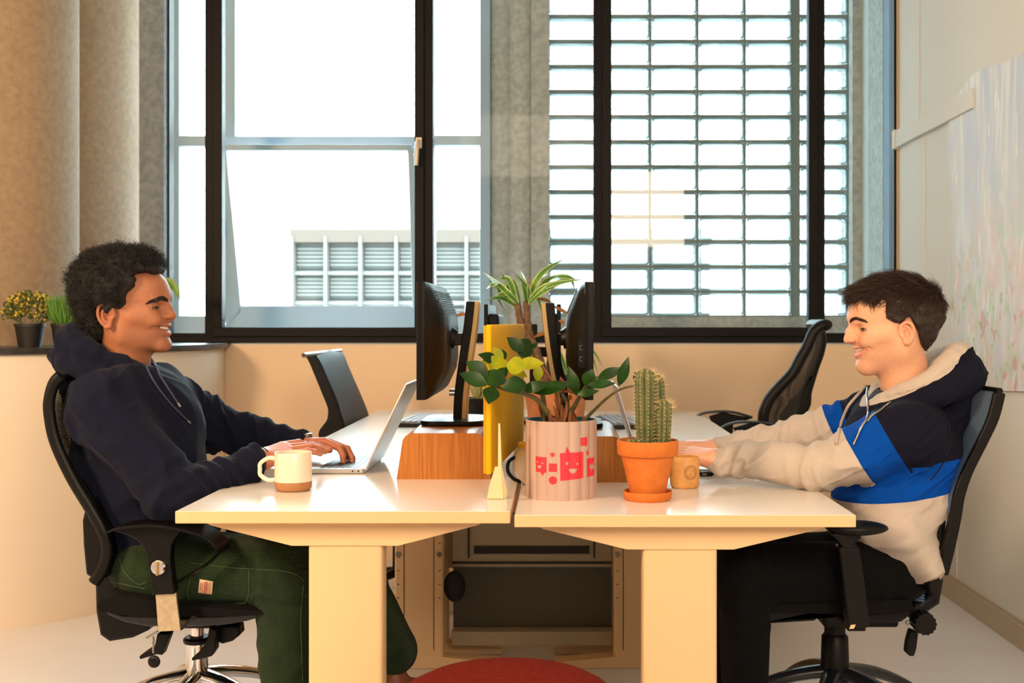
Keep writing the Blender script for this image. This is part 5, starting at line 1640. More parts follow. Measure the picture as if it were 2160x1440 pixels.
# ------------------------------------------------------------------ smooth surface modelling
class Sdf:
    """a list of rounded cones, ellipsoids and custom solids blended into one continuous surface"""
    def __init__(s):
        s.p = []
    def cone(s, a, b, ra, rb, k=0.02, tag_=0, op='u', flat=None):
        a, b = np.array(a, float), np.array(b, float)
        r = max(ra, rb)
        s.p.append((op, k, np.minimum(a, b) - r, np.maximum(a, b) + r, ('cone', a, b, ra, rb), tag_))
        return s
    def chain(s, pts, rs, k=0.02, tag_=0, op='u', k_in=None):
        if not hasattr(rs, '__len__'):
            rs = [rs] * len(pts)
        for i in range(len(pts) - 1):
            s.cone(pts[i], pts[i + 1], rs[i], rs[i + 1], k, tag_, op)
        return s
    def ell(s, c, r, k=0.02, tag_=0, op='u', rot=None):
        c, r = np.array(c, float), np.array(r, float)
        m = r.max() if rot is not None else r
        s.p.append((op, k, c - m, c + m, ('ell', c, r, rot), tag_))
        return s
    def fn(s, f, lo, hi, k=0.02, tag_=0, op='u'):
        s.p.append((op, k, np.array(lo, float), np.array(hi, float), ('fn', f), tag_))
        return s
    @staticmethod
    def dist(g, X):
        if g[0] == 'cone':
            _, a, b, ra, rb = g
            ab = b - a
            L2 = float(ab @ ab) + 1e-12
            t = np.clip(((X - a) @ ab) / L2, 0, 1)
            d = X - a - t[..., None] * ab
            return np.sqrt((d * d).sum(-1)) - (ra + (rb - ra) * t)
        if g[0] == 'ell':
            _, c, r, rot = g
            q = X - c
            if rot is not None:
                q = q @ rot
            k0 = np.sqrt(((q / r) ** 2).sum(-1))
            k1 = np.sqrt(((q / (r * r)) ** 2).sum(-1)) + 1e-9
            return k0 * (k0 - 1) / k1
        return g[1](X)
    def mesh(s, vox, lo=None, hi=None, disp=None):
        L = np.min([p[2] for p in s.p if p[0] == 'u'], axis=0) - 3 * vox if lo is None else np.array(lo, float)
        H = np.max([p[3] for p in s.p if p[0] == 'u'], axis=0) + 3 * vox if hi is None else np.array(hi, float)
        n = np.ceil((H - L) / vox).astype(int) + 1
        ax = [L[i] + vox * np.arange(n[i]) for i in range(3)]
        d = np.full(n, 1.0, dtype=np.float32)
        for op, k, lo_, hi_, g, _ in s.p:
            mg = k * 1.3 + 4 * vox
            i0 = np.maximum(np.floor((lo_ - mg - L) / vox).astype(int), 0)
            i1 = np.minimum(np.ceil((hi_ + mg - L) / vox).astype(int) + 1, n)
            if (i1 <= i0).any():
                continue
            sl = tuple(slice(a, b) for a, b in zip(i0, i1))
            X = np.stack(np.meshgrid(*[ax[i][sl[i]] for i in range(3)], indexing='ij'), -1)
            q = s.dist(g, X).astype(np.float32)
            a = d[sl]
            if op == 'u':
                h = np.clip(0.5 + 0.5 * (q - a) / k, 0, 1)
                d[sl] = q + (a - q) * h - k * h * (1 - h)
            elif op == 's':
                h = np.clip(0.5 + 0.5 * (-q - a) / k, 0, 1)
                h = 1 - h
                # smooth max(a, -q)
                hh = np.clip(0.5 - 0.5 * (-q - a) / k, 0, 1)
                d[sl] = (-q) + (a + q) * hh + k * hh * (1 - hh)
            elif op == 'i':
                full = np.stack(np.meshgrid(*ax, indexing='ij'), -1)
                q = s.dist(g, full).astype(np.float32)
                hh = np.clip(0.5 - 0.5 * (q - d) / k, 0, 1)
                d = q + (d - q) * hh + k * hh * (1 - hh)
        # keep the border outside
        return surface_nets(d, L, vox)

def surface_nets(d, L, vox):
    s = d < 0
    nx, ny, nz = d.shape
    c = s[:-1, :-1, :-1].astype(np.int8)
    for dx in (0, 1):
        for dy in (0, 1):
            for dz in (0, 1):
                if dx or dy or dz:
                    c = c + s[dx:nx - 1 + dx, dy:ny - 1 + dy, dz:nz - 1 + dz]
    act = np.argwhere((c > 0) & (c < 8))
    idx = np.full((nx - 1, ny - 1, nz - 1), -1, dtype=np.int32)
    idx[act[:, 0], act[:, 1], act[:, 2]] = np.arange(len(act))
    acc = np.zeros((len(act), 3))
    cnt = np.zeros(len(act))
    corners = [(0, 0, 0), (1, 0, 0), (0, 1, 0), (1, 1, 0), (0, 0, 1), (1, 0, 1), (0, 1, 1), (1, 1, 1)]
    vals = [d[act[:, 0] + a, act[:, 1] + b, act[:, 2] + cc] for a, b, cc in corners]
    for i, A in enumerate(corners):
        for j, B in enumerate(corners):
            if j > i and sum(abs(A[k] - B[k]) for k in range(3)) == 1:
                m = (vals[i] < 0) != (vals[j] < 0)
                t = np.where(m, vals[i] / (vals[i] - vals[j] + 1e-12), 0)
                p = np.array(A)[None] + t[:, None] * (np.array(B) - np.array(A))[None]
                acc += p * m[:, None]
                cnt += m
    V = L + vox * (act + acc / cnt[:, None])
    quads = []
    for axis in range(3):
        o = [0, 0, 0]; o[axis] = 1
        a = s[:nx - o[0], :ny - o[1], :nz - o[2]]
        b = s[o[0]:, o[1]:, o[2]:]
        e = np.argwhere(a != b)
        u, w = [k for k in range(3) if k != axis]
        ok = (e[:, u] > 0) & (e[:, w] > 0) & (e[:, u] < d.shape[u] - 1) & (e[:, w] < d.shape[w] - 1)
        e = e[ok]
        ins = a[e[:, 0], e[:, 1], e[:, 2]]
        def at(du, dw):
            q = e.copy()
            q[:, u] -= du
            q[:, w] -= dw
            return idx[q[:, 0], q[:, 1], q[:, 2]]
        q = np.stack([at(1, 1), at(0, 1), at(0, 0), at(1, 0)], 1)
        flip = ins if axis != 1 else ~ins
        q = np.where(flip[:, None], q, q[:, ::-1])
        quads.append(q)
    Q = np.vstack(quads)
    Q = Q[(Q >= 0).all(1)]
    return V, Q

def normals(V, Q):
    n = np.cross(V[Q[:, 2]] - V[Q[:, 0]], V[Q[:, 3]] - V[Q[:, 1]])
    N = np.zeros_like(V)
    for k in range(4):
        np.add.at(N, Q[:, k], n)
    return N / (np.linalg.norm(N, axis=1, keepdims=True) + 1e-12)

def smooth_mesh(V, Q, it=2, w=0.5):
    for _ in range(it):
        A = np.zeros_like(V)
        c = np.zeros(len(V))
        for k in range(4):
            np.add.at(A, Q[:, k], V[Q[:, (k + 1) % 4]])
            np.add.at(c, Q[:, k], 1)
            np.add.at(A, Q[:, (k + 1) % 4], V[Q[:, k]])
            np.add.at(c, Q[:, (k + 1) % 4], 1)
        V = V * (1 - w) + w * A / np.maximum(c, 1)[:, None]
    return V

def hash3(i, j, k, seed):
    h = (i * 374761393 + j * 668265263 + k * 2147483647 + seed * 1274126177) & 0xffffffff
    h = ((h ^ (h >> 13)) * 1274126177) & 0xffffffff
    return ((h ^ (h >> 16)) & 0xffff) / 65535.0

def vnoise(X, seed=0):
    i = np.floor(X).astype(np.int64)
    f = X - i
    f = f * f * (3 - 2 * f)
    r = 0
    for a in (0, 1):
        for b in (0, 1):
            for c in (0, 1):
                w = (f[:, 0] if a else 1 - f[:, 0]) * (f[:, 1] if b else 1 - f[:, 1]) * (f[:, 2] if c else 1 - f[:, 2])
                r = r + w * hash3(i[:, 0] + a, i[:, 1] + b, i[:, 2] + c, seed)
    return r * 2 - 1

def seg_t(X, a, b):
    a, b = np.array(a), np.array(b)
    ab = b - a
    t = ((X - a) @ ab) / (ab @ ab)
    tc = np.clip(t, 0, 1)
    d = np.linalg.norm(X - a - tc[:, None] * ab, axis=1)
    return t, d, np.linalg.norm(ab)

def poly2d(pts):
    pts = np.array(pts, float)
    def f(x, z):
        d = np.full(x.shape, 1e9)
        s = np.ones(x.shape)
        n = len(pts)
        j = n - 1
        for i in range(n):
            ex, ez = pts[j] - pts[i]
            wx, wz = x - pts[i][0], z - pts[i][1]
            t = np.clip((wx * ex + wz * ez) / (ex * ex + ez * ez), 0, 1)
            bx_, bz_ = wx - ex * t, wz - ez * t
            d = np.minimum(d, bx_ * bx_ + bz_ * bz_)
            c1 = z >= pts[i][1]; c2 = z < pts[j][1]; c3 = ex * wz > ez * wx
            fl = (c1 & c2 & c3) | (~c1 & ~c2 & ~c3)
            s = np.where(fl, -s, s)
            j = i
        return s * np.sqrt(d)
    return f

# ------------------------------------------------------------------ heads
class Head:
    """head built in millimetres: x forward, y sideways, z up, origin between the ears"""
    def __init__(h, pos, facing, scale, pitch, kind):
        h.pos = np.array(pos, float)
        h.fc = facing
        h.sc = scale / 1.0e6
        h.pt = math.radians(pitch)
        h.kind = kind
        h.open = 0.85 if kind else 1.0
        c, s = math.cos(h.pt), math.sin(h.pt)
        # canonical -> posed rotation about y (pitch > 0 lowers the face)
        h.R = np.array([[c, 0, s], [0, 1, 0], [-s, 0, c]])
        h.M = np.diag([facing, facing, 1.0])
    def w(h, p, posed=False):
        p = np.asarray(p, float)
        q = p if posed else p @ h.R.T
        return h.pos + (q @ h.M.T) * h.sc
    def loc(h, X, posed=False):
        q = ((X - h.pos) / h.sc) @ h.M
        return q if posed else q @ h.R
    def rotm(h, extra=None):
        return h.M @ h.R if extra is None else h.M @ h.R @ extra

def head_sdf(h, S, nose, ear=(0, 0), es=1.0):
    k = h.sc
    W = h.w
    def cone(a, b, ra, rb, kk=8, tg=0, op='u'):
        S.cone(W(a), W(b), ra * k, rb * k, kk * k, tg, op)
    def ell(c, r, kk=8, tg=0, op='u'):
        S.ell(W(c), np.array(r) * k, kk * k, tg, op, rot=h.rotm())
    def both(f):
        f(1); f(-1)
    ell((4, 0, 56), (96, 73, 78), 4)
    ell((46, 0, 70), (52, 60, 52), 20)
    ell((47, 0, 8), (50, 57, 74), 22)
    both(lambda s: cone((14, 48 * s, -36), (84, 14 * s, -56), 15, 15, 22))
    cone((88, -9, -56), (88, 9, -56), 15, 15, 14)
    cone((99, -4, -57), (99, 4, -57), 8, 8, 12)
    if nose.get('chin'):
        cone((84, -8, -58 - nose['chin']), (84, 8, -58 - nose['chin']), 12, 12, 14)
        cone((14, -44, -40), (84, -8, -58 - nose['chin']), 13, 13, 20)
        cone((14, 44, -40), (84, 8, -58 - nose['chin']), 13, 13, 20)
    ell((48, 0, -34), (46, 46, 32), 18)
    ell((8, 0, 0), (50, 64, 60), 25)
    both(lambda s: cone((66, 43 * s, 10), (38, 55 * s, 10), 15, 13, 22))
    both(lambda s: ell((80, 33 * s, 0), (19, 19, 16), 12))
    # muzzle
    ell((80, 0, -16), (22, 30, 27), 14)
    # brows
    cone((94, -6, 62), (94, 6, 62), 9, 9, 14)
    both(lambda s: cone((94, 10 * s, 56), (78, 40 * s, 52), 9, 8, 10))
    # eye sockets
    both(lambda s: ell((95, 33 * s, 32), (14, 16, 10.5), 8, op='s'))
    # nose
    n = nose
    tx, tz, tr = n['tip'][0], n['tip'][1], n['tr']
    cone((91, 0, 52), (tx - tr - 9, 0, tz + 18), 7.0, 7.2, 8)
    cone((tx - tr - 9, 0, tz + 18), (tx - tr, 0, tz), 7.2, tr, 5)
    both(lambda s: cone((tx - tr - 12, n['al'] * s, tz - 3), (tx - tr - 4, (n['al'] - 5) * s, tz - 3), 6.6, 6, 5))
    cone((tx - tr, 0, tz - 4), (98, 0, -2), 4.5, 4.5, 5)
    cone((94, 0, 42), (101, 0, 10), 9, 12, 8)
    both(lambda s: ell((tx - tr - 4, (n['al'] - 6.5) * s, tz - 10.5), (5, 2.6, 3), 2.0, op='s'))
    # smile lines
    both(lambda s: S.chain([W((tx - tr - 16, (n['al'] + 8) * s, tz + 1)), W((91, 32 * s, 2)), W((85, 42 * s, -6)), W((79, 46 * s, -20))], np.array([1.6, 2.0, 2.0, 1.0]) * k, 4.5 * k, 0, 's'))
    # mouth opening, then lips
    both(lambda s: S.chain([W((108, 0, -20.5)), W((103, 11 * s, -20.5)), W((97, 22 * s, -18.5)), W((92, 30 * s, -15.5)), W((87.5, 36 * s, -12))], np.array([7.4, 7.4, 7.0, 6.0, 3.6]) * k, 2.5 * k, 0, 's'))
    both(lambda s: S.chain([W((104.5, 0, -11.0)), W((102, 9 * s, -10.5)), W((96, 21 * s, -10.5)), W((91, 29.5 * s, -9.5)), W((87, 36 * s, -9.5))], np.array([3.0, 3.1, 2.7, 2.3, 1.8]) * k, 3 * k, 1))
    both(lambda s: S.chain([W((103.5, 0, -31.5)), W((101, 9 * s, -31)), W((95.5, 21 * s, -27.5)), W((91, 29.5 * s, -22)), W((87, 36 * s, -14.5))], np.array([4.6, 4.6, 3.8, 2.8, 1.8]) * k, 3 * k, 1))
    # eyelids with a narrow smiling slit
    both(lambda s: ell((74.5, 33 * s, 31), (14.0, 15.4, 12.6), 2.5))
    both(lambda s: S.chain([W((90, 21 * s, 30.5)), W((90.5, 32 * s, 31.2)), W((85, 42 * s, 29.5)), W((77, 50 * s, 27.5))], np.array([1.5, 2.9, 2.5, 1.0]) * k * h.open, 1.0 * k, 0, 's'))
    # ears
    ex, ez = ear
    for s in (1, -1):
        y = 73 * s
        def e(x, z, o): return W((x * es + ex, y + o * s * es, (z - 12) * es + 12 + ez))
        rim = spline([e(4, 12, 1), e(1, 27, 5), e(-7, 37, 9), e(-18, 39, 13), e(-28, 31, 15), e(-31, 18, 14), e(-29, 5, 12), e(-23, -6, 10), e(-15, -15, 7)], 3)
        S.chain(rim, [3.3 * k] * len(rim), 2.0 * k)
        S.ell(e(-14, 14, 4), np.array((15, 4.5, 25)) * k * es, 5 * k, 0, 'u', rot=h.rotm())
        S.chain([e(-4, 6, 1), e(-8, -13, 5), e(-12, -15, 6)], np.array([4.2, 5.2, 5.6]) * k, 3 * k)
        an = spline([e(-10, 30, 8), e(-20, 24, 11), e(-22, 12, 11), e(-18, 1, 9), e(-10, -5, 7)], 3)
        S.chain(an, [2.6 * k] * len(an), 2.0 * k)
        S.ell(e(-11, 9, 7), np.array((6.5, 5, 9)) * k, 2.5 * k, 0, 's', rot=h.rotm())
        S.chain([e(1, 9, 2), e(-3, 4, 5)], np.array([3.6, 3.2]) * k, 3 * k)

def hand_sdf(S, wrist, fwd, up, thumb, curl=(14, 34, 22), spread=1.0, s=1.0, tg=0, vary=(0, 0, 0, 0)):
    """fingers leave the palm along fwd; up is the back of the hand; thumb = +1 / -1 side along fwd x up"""
    w = np.array(wrist, float)
    f = np.array(fwd, float); f /= np.linalg.norm(f)
    u = np.array(up, float); u -= f * (u @ f); u /= np.linalg.norm(u)
    l = np.cross(f, u) * thumb
    def pt(a, b, c): return w + (f * a + l * b + u * c) * s
    roots = [(0.086, 0.029), (0.091, 0.0095), (0.087, -0.0105), (0.077, -0.029)]
    lens = [(0.043, 0.025, 0.021), (0.048, 0.029, 0.022), (0.044, 0.027, 0.022), (0.034, 0.020, 0.019)]
    for i, ((ra, rb), L) in enumerate(zip(roots, lens)):
        S.cone(pt(0.005, rb * 0.55, -0.002), pt(ra - 0.012, rb * 0.95, 0.0), 0.017 * s, 0.0118 * s, 0.014 * s, tg)
        p = pt(ra - 0.01, rb, 0.001)
        yaw = math.radians((0.029 - i * 0.019) * 100 * 2.2 * spread)
        ang = 0
        rr = [0.0102, 0.0092, 0.0083, 0.0072]
        if i == 3: rr = [0.0088, 0.008, 0.0073, 0.0064]
        for j in range(3):
            ang += math.radians(curl[j] + (vary[i] if j < 2 else 0))
            dr = f * math.cos(ang) * math.cos(yaw) + l * math.sin(yaw) * math.cos(ang) - u * math.sin(ang)
            q = p + dr * (L[j] + (0.01 if j == 0 else 0)) * s
            S.cone(p, q, rr[j] * s, rr[j + 1] * s, 0.003 * s, tg)
            p = q
    # thumb leaves the side of the palm near its base
    t0, t1 = pt(0.018, 0.022, -0.006), pt(0.052, 0.046, -0.014)
    t2, t3 = pt(0.082, 0.056, -0.020), pt(0.105, 0.055, -0.027)
    S.cone(t0, t1, 0.017 * s, 0.0125 * s, 0.012 * s, tg)
    S.cone(t1, t2, 0.0115 * s, 0.0102 * s, 0.004 * s, tg)
    S.cone(t2, t3, 0.0102 * s, 0.0085 * s, 0.003 * s, tg)

def add_mesh(parts):
    Vs, Qs, Cs, n = [], [], [], 0
    for V, Q, C in parts:
        Vs.append(V); Qs.append(Q + n); Cs.append(C); n += len(V)
    return np.vstack(Vs), np.vstack(Qs), np.vstack(Cs)

def skin_colors(h, V, base, lip, blush=None, stubble=None):
    L = h.loc(V)
    C = np.tile(np.array(base), (len(V), 1))
    # lips
    d = np.full(len(V), 1e9)
    for zc in ((-11, -10.5, -10.5, -9, 2.6), (-31.5, -31, -27, -15, 4.0)):
        pts = [(104, 0, zc[0]), (101.5, 9, zc[1]), (95.5, 21.5, zc[2]), (83, 38, zc[3])]
        A = np.abs(L[:, 1])
        Q = np.stack([L[:, 0], A, L[:, 2]], 1)
        for i in range(3):
            _, dd, _ = seg_t(Q, pts[i], pts[i + 1])
            d = np.minimum(d, dd - zc[4] * (1 - 0.13 * i))
    w = np.clip(1 - (d - 0.4) / 1.6, 0, 1)[:, None]
    C = C * (1 - w) + np.array(lip) * w
    inside = ((L[:, 2] < -13) & (L[:, 2] > -25) & (d > -1.5) & (L[:, 0] < 100 - np.abs(L[:, 1]) * 0.3) & (L[:, 0] > 60) & (np.abs(L[:, 1]) < 24))[:, None]
    if stubble is not None:
        jaw = np.exp(-((L[:, 2] + 38) / 26) ** 2) * np.clip((L[:, 0] - 5) / 30, 0, 1) * (1 - w[:, 0])
        mou = np.exp(-(((L[:, 2] + 3) / 6) ** 2 + (L[:, 1] / 26) ** 2)) * (L[:, 0] > 85)
        n = 0.75 + 0.25 * vnoise(V * 900, 3)
        a = (np.clip(jaw * 0.8 + mou * 0.6, 0, 1) * n * stubble[3])[:, None]
        C = C * (1 - a) + np.array(stubble[:3]) * a
    mott = 1 + 0.05 * vnoise(V * 160, 31) + 0.04 * vnoise(V * 420, 32) + 0.05 * vnoise(V * 45, 33)
    C = C * mott[:, None]
    if blush is not None:
        a = (np.exp(-(((L[:, 0] - 85) / 22) ** 2 + ((np.abs(L[:, 1]) - 30) / 16) ** 2 + ((L[:, 2] - 2) / 18) ** 2)) * 0.5)[:, None]
        b = (np.exp(-(((L[:, 0] - 116) / 10) ** 2 + (L[:, 1] / 14) ** 2 + ((L[:, 2] - 10) / 14) ** 2)) * 0.5)[:, None]
        e = ((np.abs(L[:, 1]) > 72) & (L[:, 0] < 6) & (L[:, 2] > -25) & (L[:, 2] < 45))[:, None] * 0.4
        a = np.clip(a + b + e, 0, 0.7)
        C = C * (1 - a) + np.array(blush) * a
    return C

def lin3(c): return np.array(lin(c)[:3])

def snapper(V, Q):
    from mathutils.bvhtree import BVHTree
    bvh = BVHTree.FromPolygons([tuple(v) for v in V], [tuple(int(i) for i in q) for q in Q])
    def f(p, off):
        r_ = bvh.find_nearest(Vector(p))
        return Vector(r_[0]) + r_[1] * off
    return f

def face_parts(h, body, T, brow_col, iris, lash=(18, 14, 12), brow_r=3.0, brow_pts=None, snap=None):
    W = h.w
    for s in (1, -1):
        e = MB()
        c = W((75, 33 * s, 31))
        e.ell(c, (12.4 * h.sc,) * 3, 24, 16)
        o = e.build('eye', mat('eye_white', (225, 215, 208), 0.12), body, 180)
        i_ = MB()
        ic = W((75 + 9.2, 35 * s, 30.0))
        rot = Matrix([list(r_) for r_ in h.rotm()])
        i_.ell(ic, (3.6 * h.sc, 5.6 * h.sc, 5.6 * h.sc), 18, 12, rot=rot.to_3x3())
        i_.build('iris', mat('iris_dark', iris, 0.08), o, 180)
        l_ = MB()
        for dz, hw in ((2.9 * h.open, 1.1), (-2.3 * h.open, 0.4)):
            ang = np.linspace(-0.75, 1.12, 12)
            up = []
            for a in ang:
                u_ = (a + 0.75) / 1.87
                zz_ = 31.0 + dz * math.sin(math.pi * (0.15 + 0.8 * u_)) - 2.6 * u_
                up.append(snap(W((74.5 + 16.5 * math.cos(a), (33 + 18 * math.sin(a)) * s, zz_)), 0.0003))
            l_.tube(up, [0.2 * h.sc] + [hw * h.sc] * 10 + [0.3 * h.sc], 6)
            if dz > 0:
                for q_ in up[1:]:
                    d_ = (q_ - Vector(c)).normalized()
                    l_.tube([q_, q_ + d_ * 3.5 * h.sc - Vector((0, 0, 1.6 * h.sc)), q_ + d_ * 6.5 * h.sc - Vector((0, 0, 1.5 * h.sc))], [0.35 * h.sc, 0.25 * h.sc, 0.06 * h.sc], 3, cap=False)
        l_.build('eyelashes', mat('lash', lash, 0.7), body, 60)
    bm = mat('brow_' + brow_col[1], brow_col[0], 0.8)
    rnd = random.Random(4)
    for s in (1, -1):
        b = MB()
        pts = spline([(x, y * s, z) for x, y, z in brow_pts], 8)
        m = len(pts)
        env = lambda t: math.sin(math.pi * (0.16 + 0.80 * t / (m - 1))) ** 0.6
        for lay in (-0.5, 0.5):
            b.tube([snap(W((p[0], p[1], p[2] + lay * brow_r * env(i) * 0.8)), 0.0) for i, p in enumerate(pts)], [brow_r * 0.34 * h.sc * env(i) for i in range(m)], 8)
        for k in range(320):
            t = rnd.random() * (m - 2)
            i = int(t)
            p = np.array(pts[i]) * (1 - t + i) + np.array(pts[i + 1]) * (t - i)
            dr = np.array(pts[i + 1]) - np.array(pts[i]); dr /= np.linalg.norm(dr)
            p = p + np.array([0, 0, rnd.uniform(-1, 1) * brow_r * env(t)])
            q = p + dr * rnd.uniform(4, 7) + np.array([0, 0, rnd.uniform(-0.4, 1.8)])
            b.tube([snap(W(p), 0.0001), snap(W((p + q) / 2), 0.0011), snap(W(q), 0.0007)], [0.42 * h.sc, 0.36 * h.sc, 0.08 * h.sc], 3, cap=False)
        b.build('eyebrow', bm, body, 60)
    t_ = MB()
    xs = [-2.9, -2.0, -1.25, -0.45, 0.45, 1.25, 2.0, 2.9]
    for j in range(-5, 6):
        a = j * 0.19
        r_ = 30 if abs(j) < 3 else 29
        cx_, cy_ = 70 + 28.5 * math.cos(a), 27.0 * math.sin(a)
        wd = [3.9, 3.9, 3.6, 3.7, 3.6, 3.4][abs(j)] * 0.82
        hg = [5.2, 5.0, 4.3, 4.6, 4.0, 3.6][abs(j)]
        rr = Matrix.Rotation(a, 3, 'Z')
        base = Matrix([list(r2) for r2 in h.rotm()]) @ rr
        t_.ell(W((cx_, cy_, -13.5 - hg * 0.55 + abs(j) * 0.15)), (2.2 * h.sc, wd * h.sc, hg * h.sc), 14, 10, rot=base)
    t_.build('teeth', mat('teeth', (236, 226, 212), 0.2), body, 180)
    g_ = MB()
    g_.ell(W((68, 0, -19)), (24 * h.sc, 29 * h.sc, 9 * h.sc), 20, 10, rot=Matrix([list(r2) for r2 in h.rotm()]))
    g_.build('mouth_inside', mat('mouth_inside', (70, 22, 20), 0.5), body, 180)

M_skinL = mat('skin_brown', (150, 92, 62), 0.5, spec=0.35, attr='tint', sss=0.12, bump=(650, 0.35, 0.0006))
M_skinR = mat('skin_light', (228, 170, 140), 0.5, spec=0.35, attr='tint', sss=0.15, bump=(650, 0.3, 0.0006))

# =================================================================== man on the left
DL = 2.85
HL = Head(P(240 - 6.5, 676, DL), 1, 1048, 0, 1)
HL.pos = np.array([-1.0845, 2.85, 1.142])
S = Sdf()
head_sdf(HL, S, dict(tip=(121, 13), tr=9.5, al=15))
neck0, neck1 = HL.w((2, 0, -25)), np.array(P(262, 840, 2.87))
S.cone(neck0, neck1, 0.056, 0.066, 0.03)
lo = np.array([HL.pos[0] - 0.13, HL.pos[1] - 0.12, 0.99]); hi = np.array([HL.pos[0] + 0.15, HL.pos[1] + 0.12, 1.32])
V, Q = S.mesh(0.0018, lo, hi)
snapL = snapper(V, Q)
C = skin_colors(HL, V, lin3((168, 110, 80)), lin3((172, 98, 90)), blush=lin3((166, 96, 72)), stubble=(*lin3((62, 38, 28)), 0.42))
parts = [(V, Q, C)]
shN, shF = P(212, 851, 2.70), P(334, 829, 3.04)
elN, wrN = P(374, 1048, 2.68), P(549, 968, 2.88)
elF, wrF = P(466, 905, 3.18), P(640, 938, 3.20)
chestc, pelv = P(290, 905, 2.87), P(335, 1150, 2.88)
B = Sdf()
B.cone(neck1, chestc, 0.07, 0.10, 0.05).cone(chestc, pelv, 0.10, 0.09, 0.05)
B.cone(shN, chestc, 0.05, 0.08, 0.04).cone(shF, chestc, 0.05, 0.08, 0.04)
for a, b, c in ((shN, elN, wrN), (shF, elF, wrF)):
    B.cone(a, b, 0.045, 0.036, 0.02).cone(b, c, 0.036, 0.026, 0.02)
V, Q = B.mesh(0.009)
parts.append((V, Q, np.tile(lin3((176, 110, 74)), (len(V), 1))))
H1 = Sdf()
tipN = np.array(P(672, 948, 2.99))
H1.cone(elN, wrN, 0.036, 0.026, 0.02)
hand_sdf(H1, wrN, tipN - np.array(wrN) + np.array([0, 0, 0.028]), (0.0, -0.35, 1), -1, curl=(12, 22, 14), s=1.04, vary=(0, 2, -4, -6))
V, Q = H1.mesh(0.0020, np.array(wrN) - np.array([0.05, 0.08, 0.06]), np.array(wrN) + np.array([0.24, 0.24, 0.09]))
parts.append((V, Q, np.tile(lin3((196, 128, 98)), (len(V), 1))))
H2 = Sdf()
H2.cone(elF, wrF, 0.036, 0.026, 0.02)
hand_sdf(H2, wrF, (1, -0.26, 0.10), (0.1, 0.2, 1), 1, curl=(22, 38, 24), s=1.04, vary=(2, 0, 4, 8))
V, Q = H2.mesh(0.0020, np.array(wrF) - np.array([0.05, 0.13, 0.09]), np.array(wrF) + np.array([0.24, 0.10, 0.07]))
parts.append((V, Q, np.tile(lin3((176, 108, 80)), (len(V), 1))))
V, Q, C = add_mesh(parts)
ML = thing('person', (-1.02, 2.88, 0), 'person in a navy hoodie and green corduroy trousers sitting on the left, typing and smiling', 'person')
bodyL = link_mesh('body', V, Q, M_skinL, ML, 180, colors=C)
face_parts(HL, bodyL, ML, ((22, 16, 14), 'black'), (40, 24, 16), brow_r=4.8, brow_pts=[(101, 9, 48), (99, 18, 51), (92, 32, 53), (79, 46, 47), (70, 52, 41)], snap=snapL)

# navy hoodie
S = Sdf()
S.ell(P(292, 905, 2.87), (0.150, 0.190, 0.155), 0.05)
S.ell(P(320, 1010, 2.87), (0.140, 0.178, 0.14), 0.06)
S.ell(P(346, 1112, 2.87), (0.124, 0.172, 0.10), 0.05)
S.cone(P(232, 846, 2.76), P(330, 836, 3.0), 0.078, 0.075, 0.05)
S.cone(P(250, 800, 2.87), P(265, 850, 2.87), 0.075, 0.11, 0.05)
wsN = tuple(np.array(wrN) * 0.88 + np.array(elN) * 0.12)
wsF = tuple(np.array(wrF) * 0.88 + np.array(elF) * 0.12)
S.cone(shN, elN, 0.079, 0.066, 0.03).cone(elN, wsN, 0.064, 0.042, 0.022)
S.cone(shF, elF, 0.074, 0.060, 0.03).cone(elF, wsF, 0.060, 0.040, 0.022)
S.cone(np.array(wrN) * 0.8 + np.array(elN) * 0.2, np.array(wrN) * 0.92 + np.array(elN) * 0.08, 0.038, 0.036, 0.006)
S.cone(np.array(wrF) * 0.8 + np.array(elF) * 0.2, np.array(wrF) * 0.92 + np.array(elF) * 0.08, 0.038, 0.036, 0.006)
# hood lying around the neck
nc = np.array(P(240, 775, 2.87))
def around(a, rx, ry, dz_f, z0):
    return (nc[0] + rx * math.cos(a), nc[1] + ry * math.sin(a), z0 + dz_f * math.cos(a))
ringA = [around(a, 0.098, 0.100, -0.052, 1.052) for a in np.linspace(0.25, 2 * math.pi - 0.25, 22)]
rA = [0.014 + 0.024 * (0.5 - 0.5 * math.cos(a)) for a in np.linspace(0.25, 2 * math.pi - 0.25, 22)]
S.chain(ringA, rA, 0.010)
ringB = [around(a, 0.106, 0.128, -0.040, 1.010) for a in np.linspace(0.3, 2 * math.pi - 0.3, 22)]
S.chain([(x - 0.004, y, z) for x, y, z in ringB], [0.018 + 0.016 * (0.5 - 0.5 * math.cos(a)) for a in np.linspace(0.3, 2 * math.pi - 0.3, 22)], 0.012)
S.cone(P(172, 790, 2.80), P(182, 850, 2.80), 0.036, 0.045, 0.02)
S.cone(P(172, 790, 2.94), P(182, 850, 2.96), 0.036, 0.045, 0.02)
S.cone(P(195, 725, 2.82), P(195, 725, 2.94), 0.03, 0.03, 0.02)
# room for the neck, kept open at the collar
S.cone(HL.w((-4, 0, -60)), P(262, 812, 2.87), 0.064, 0.070, 0.012, op='s')
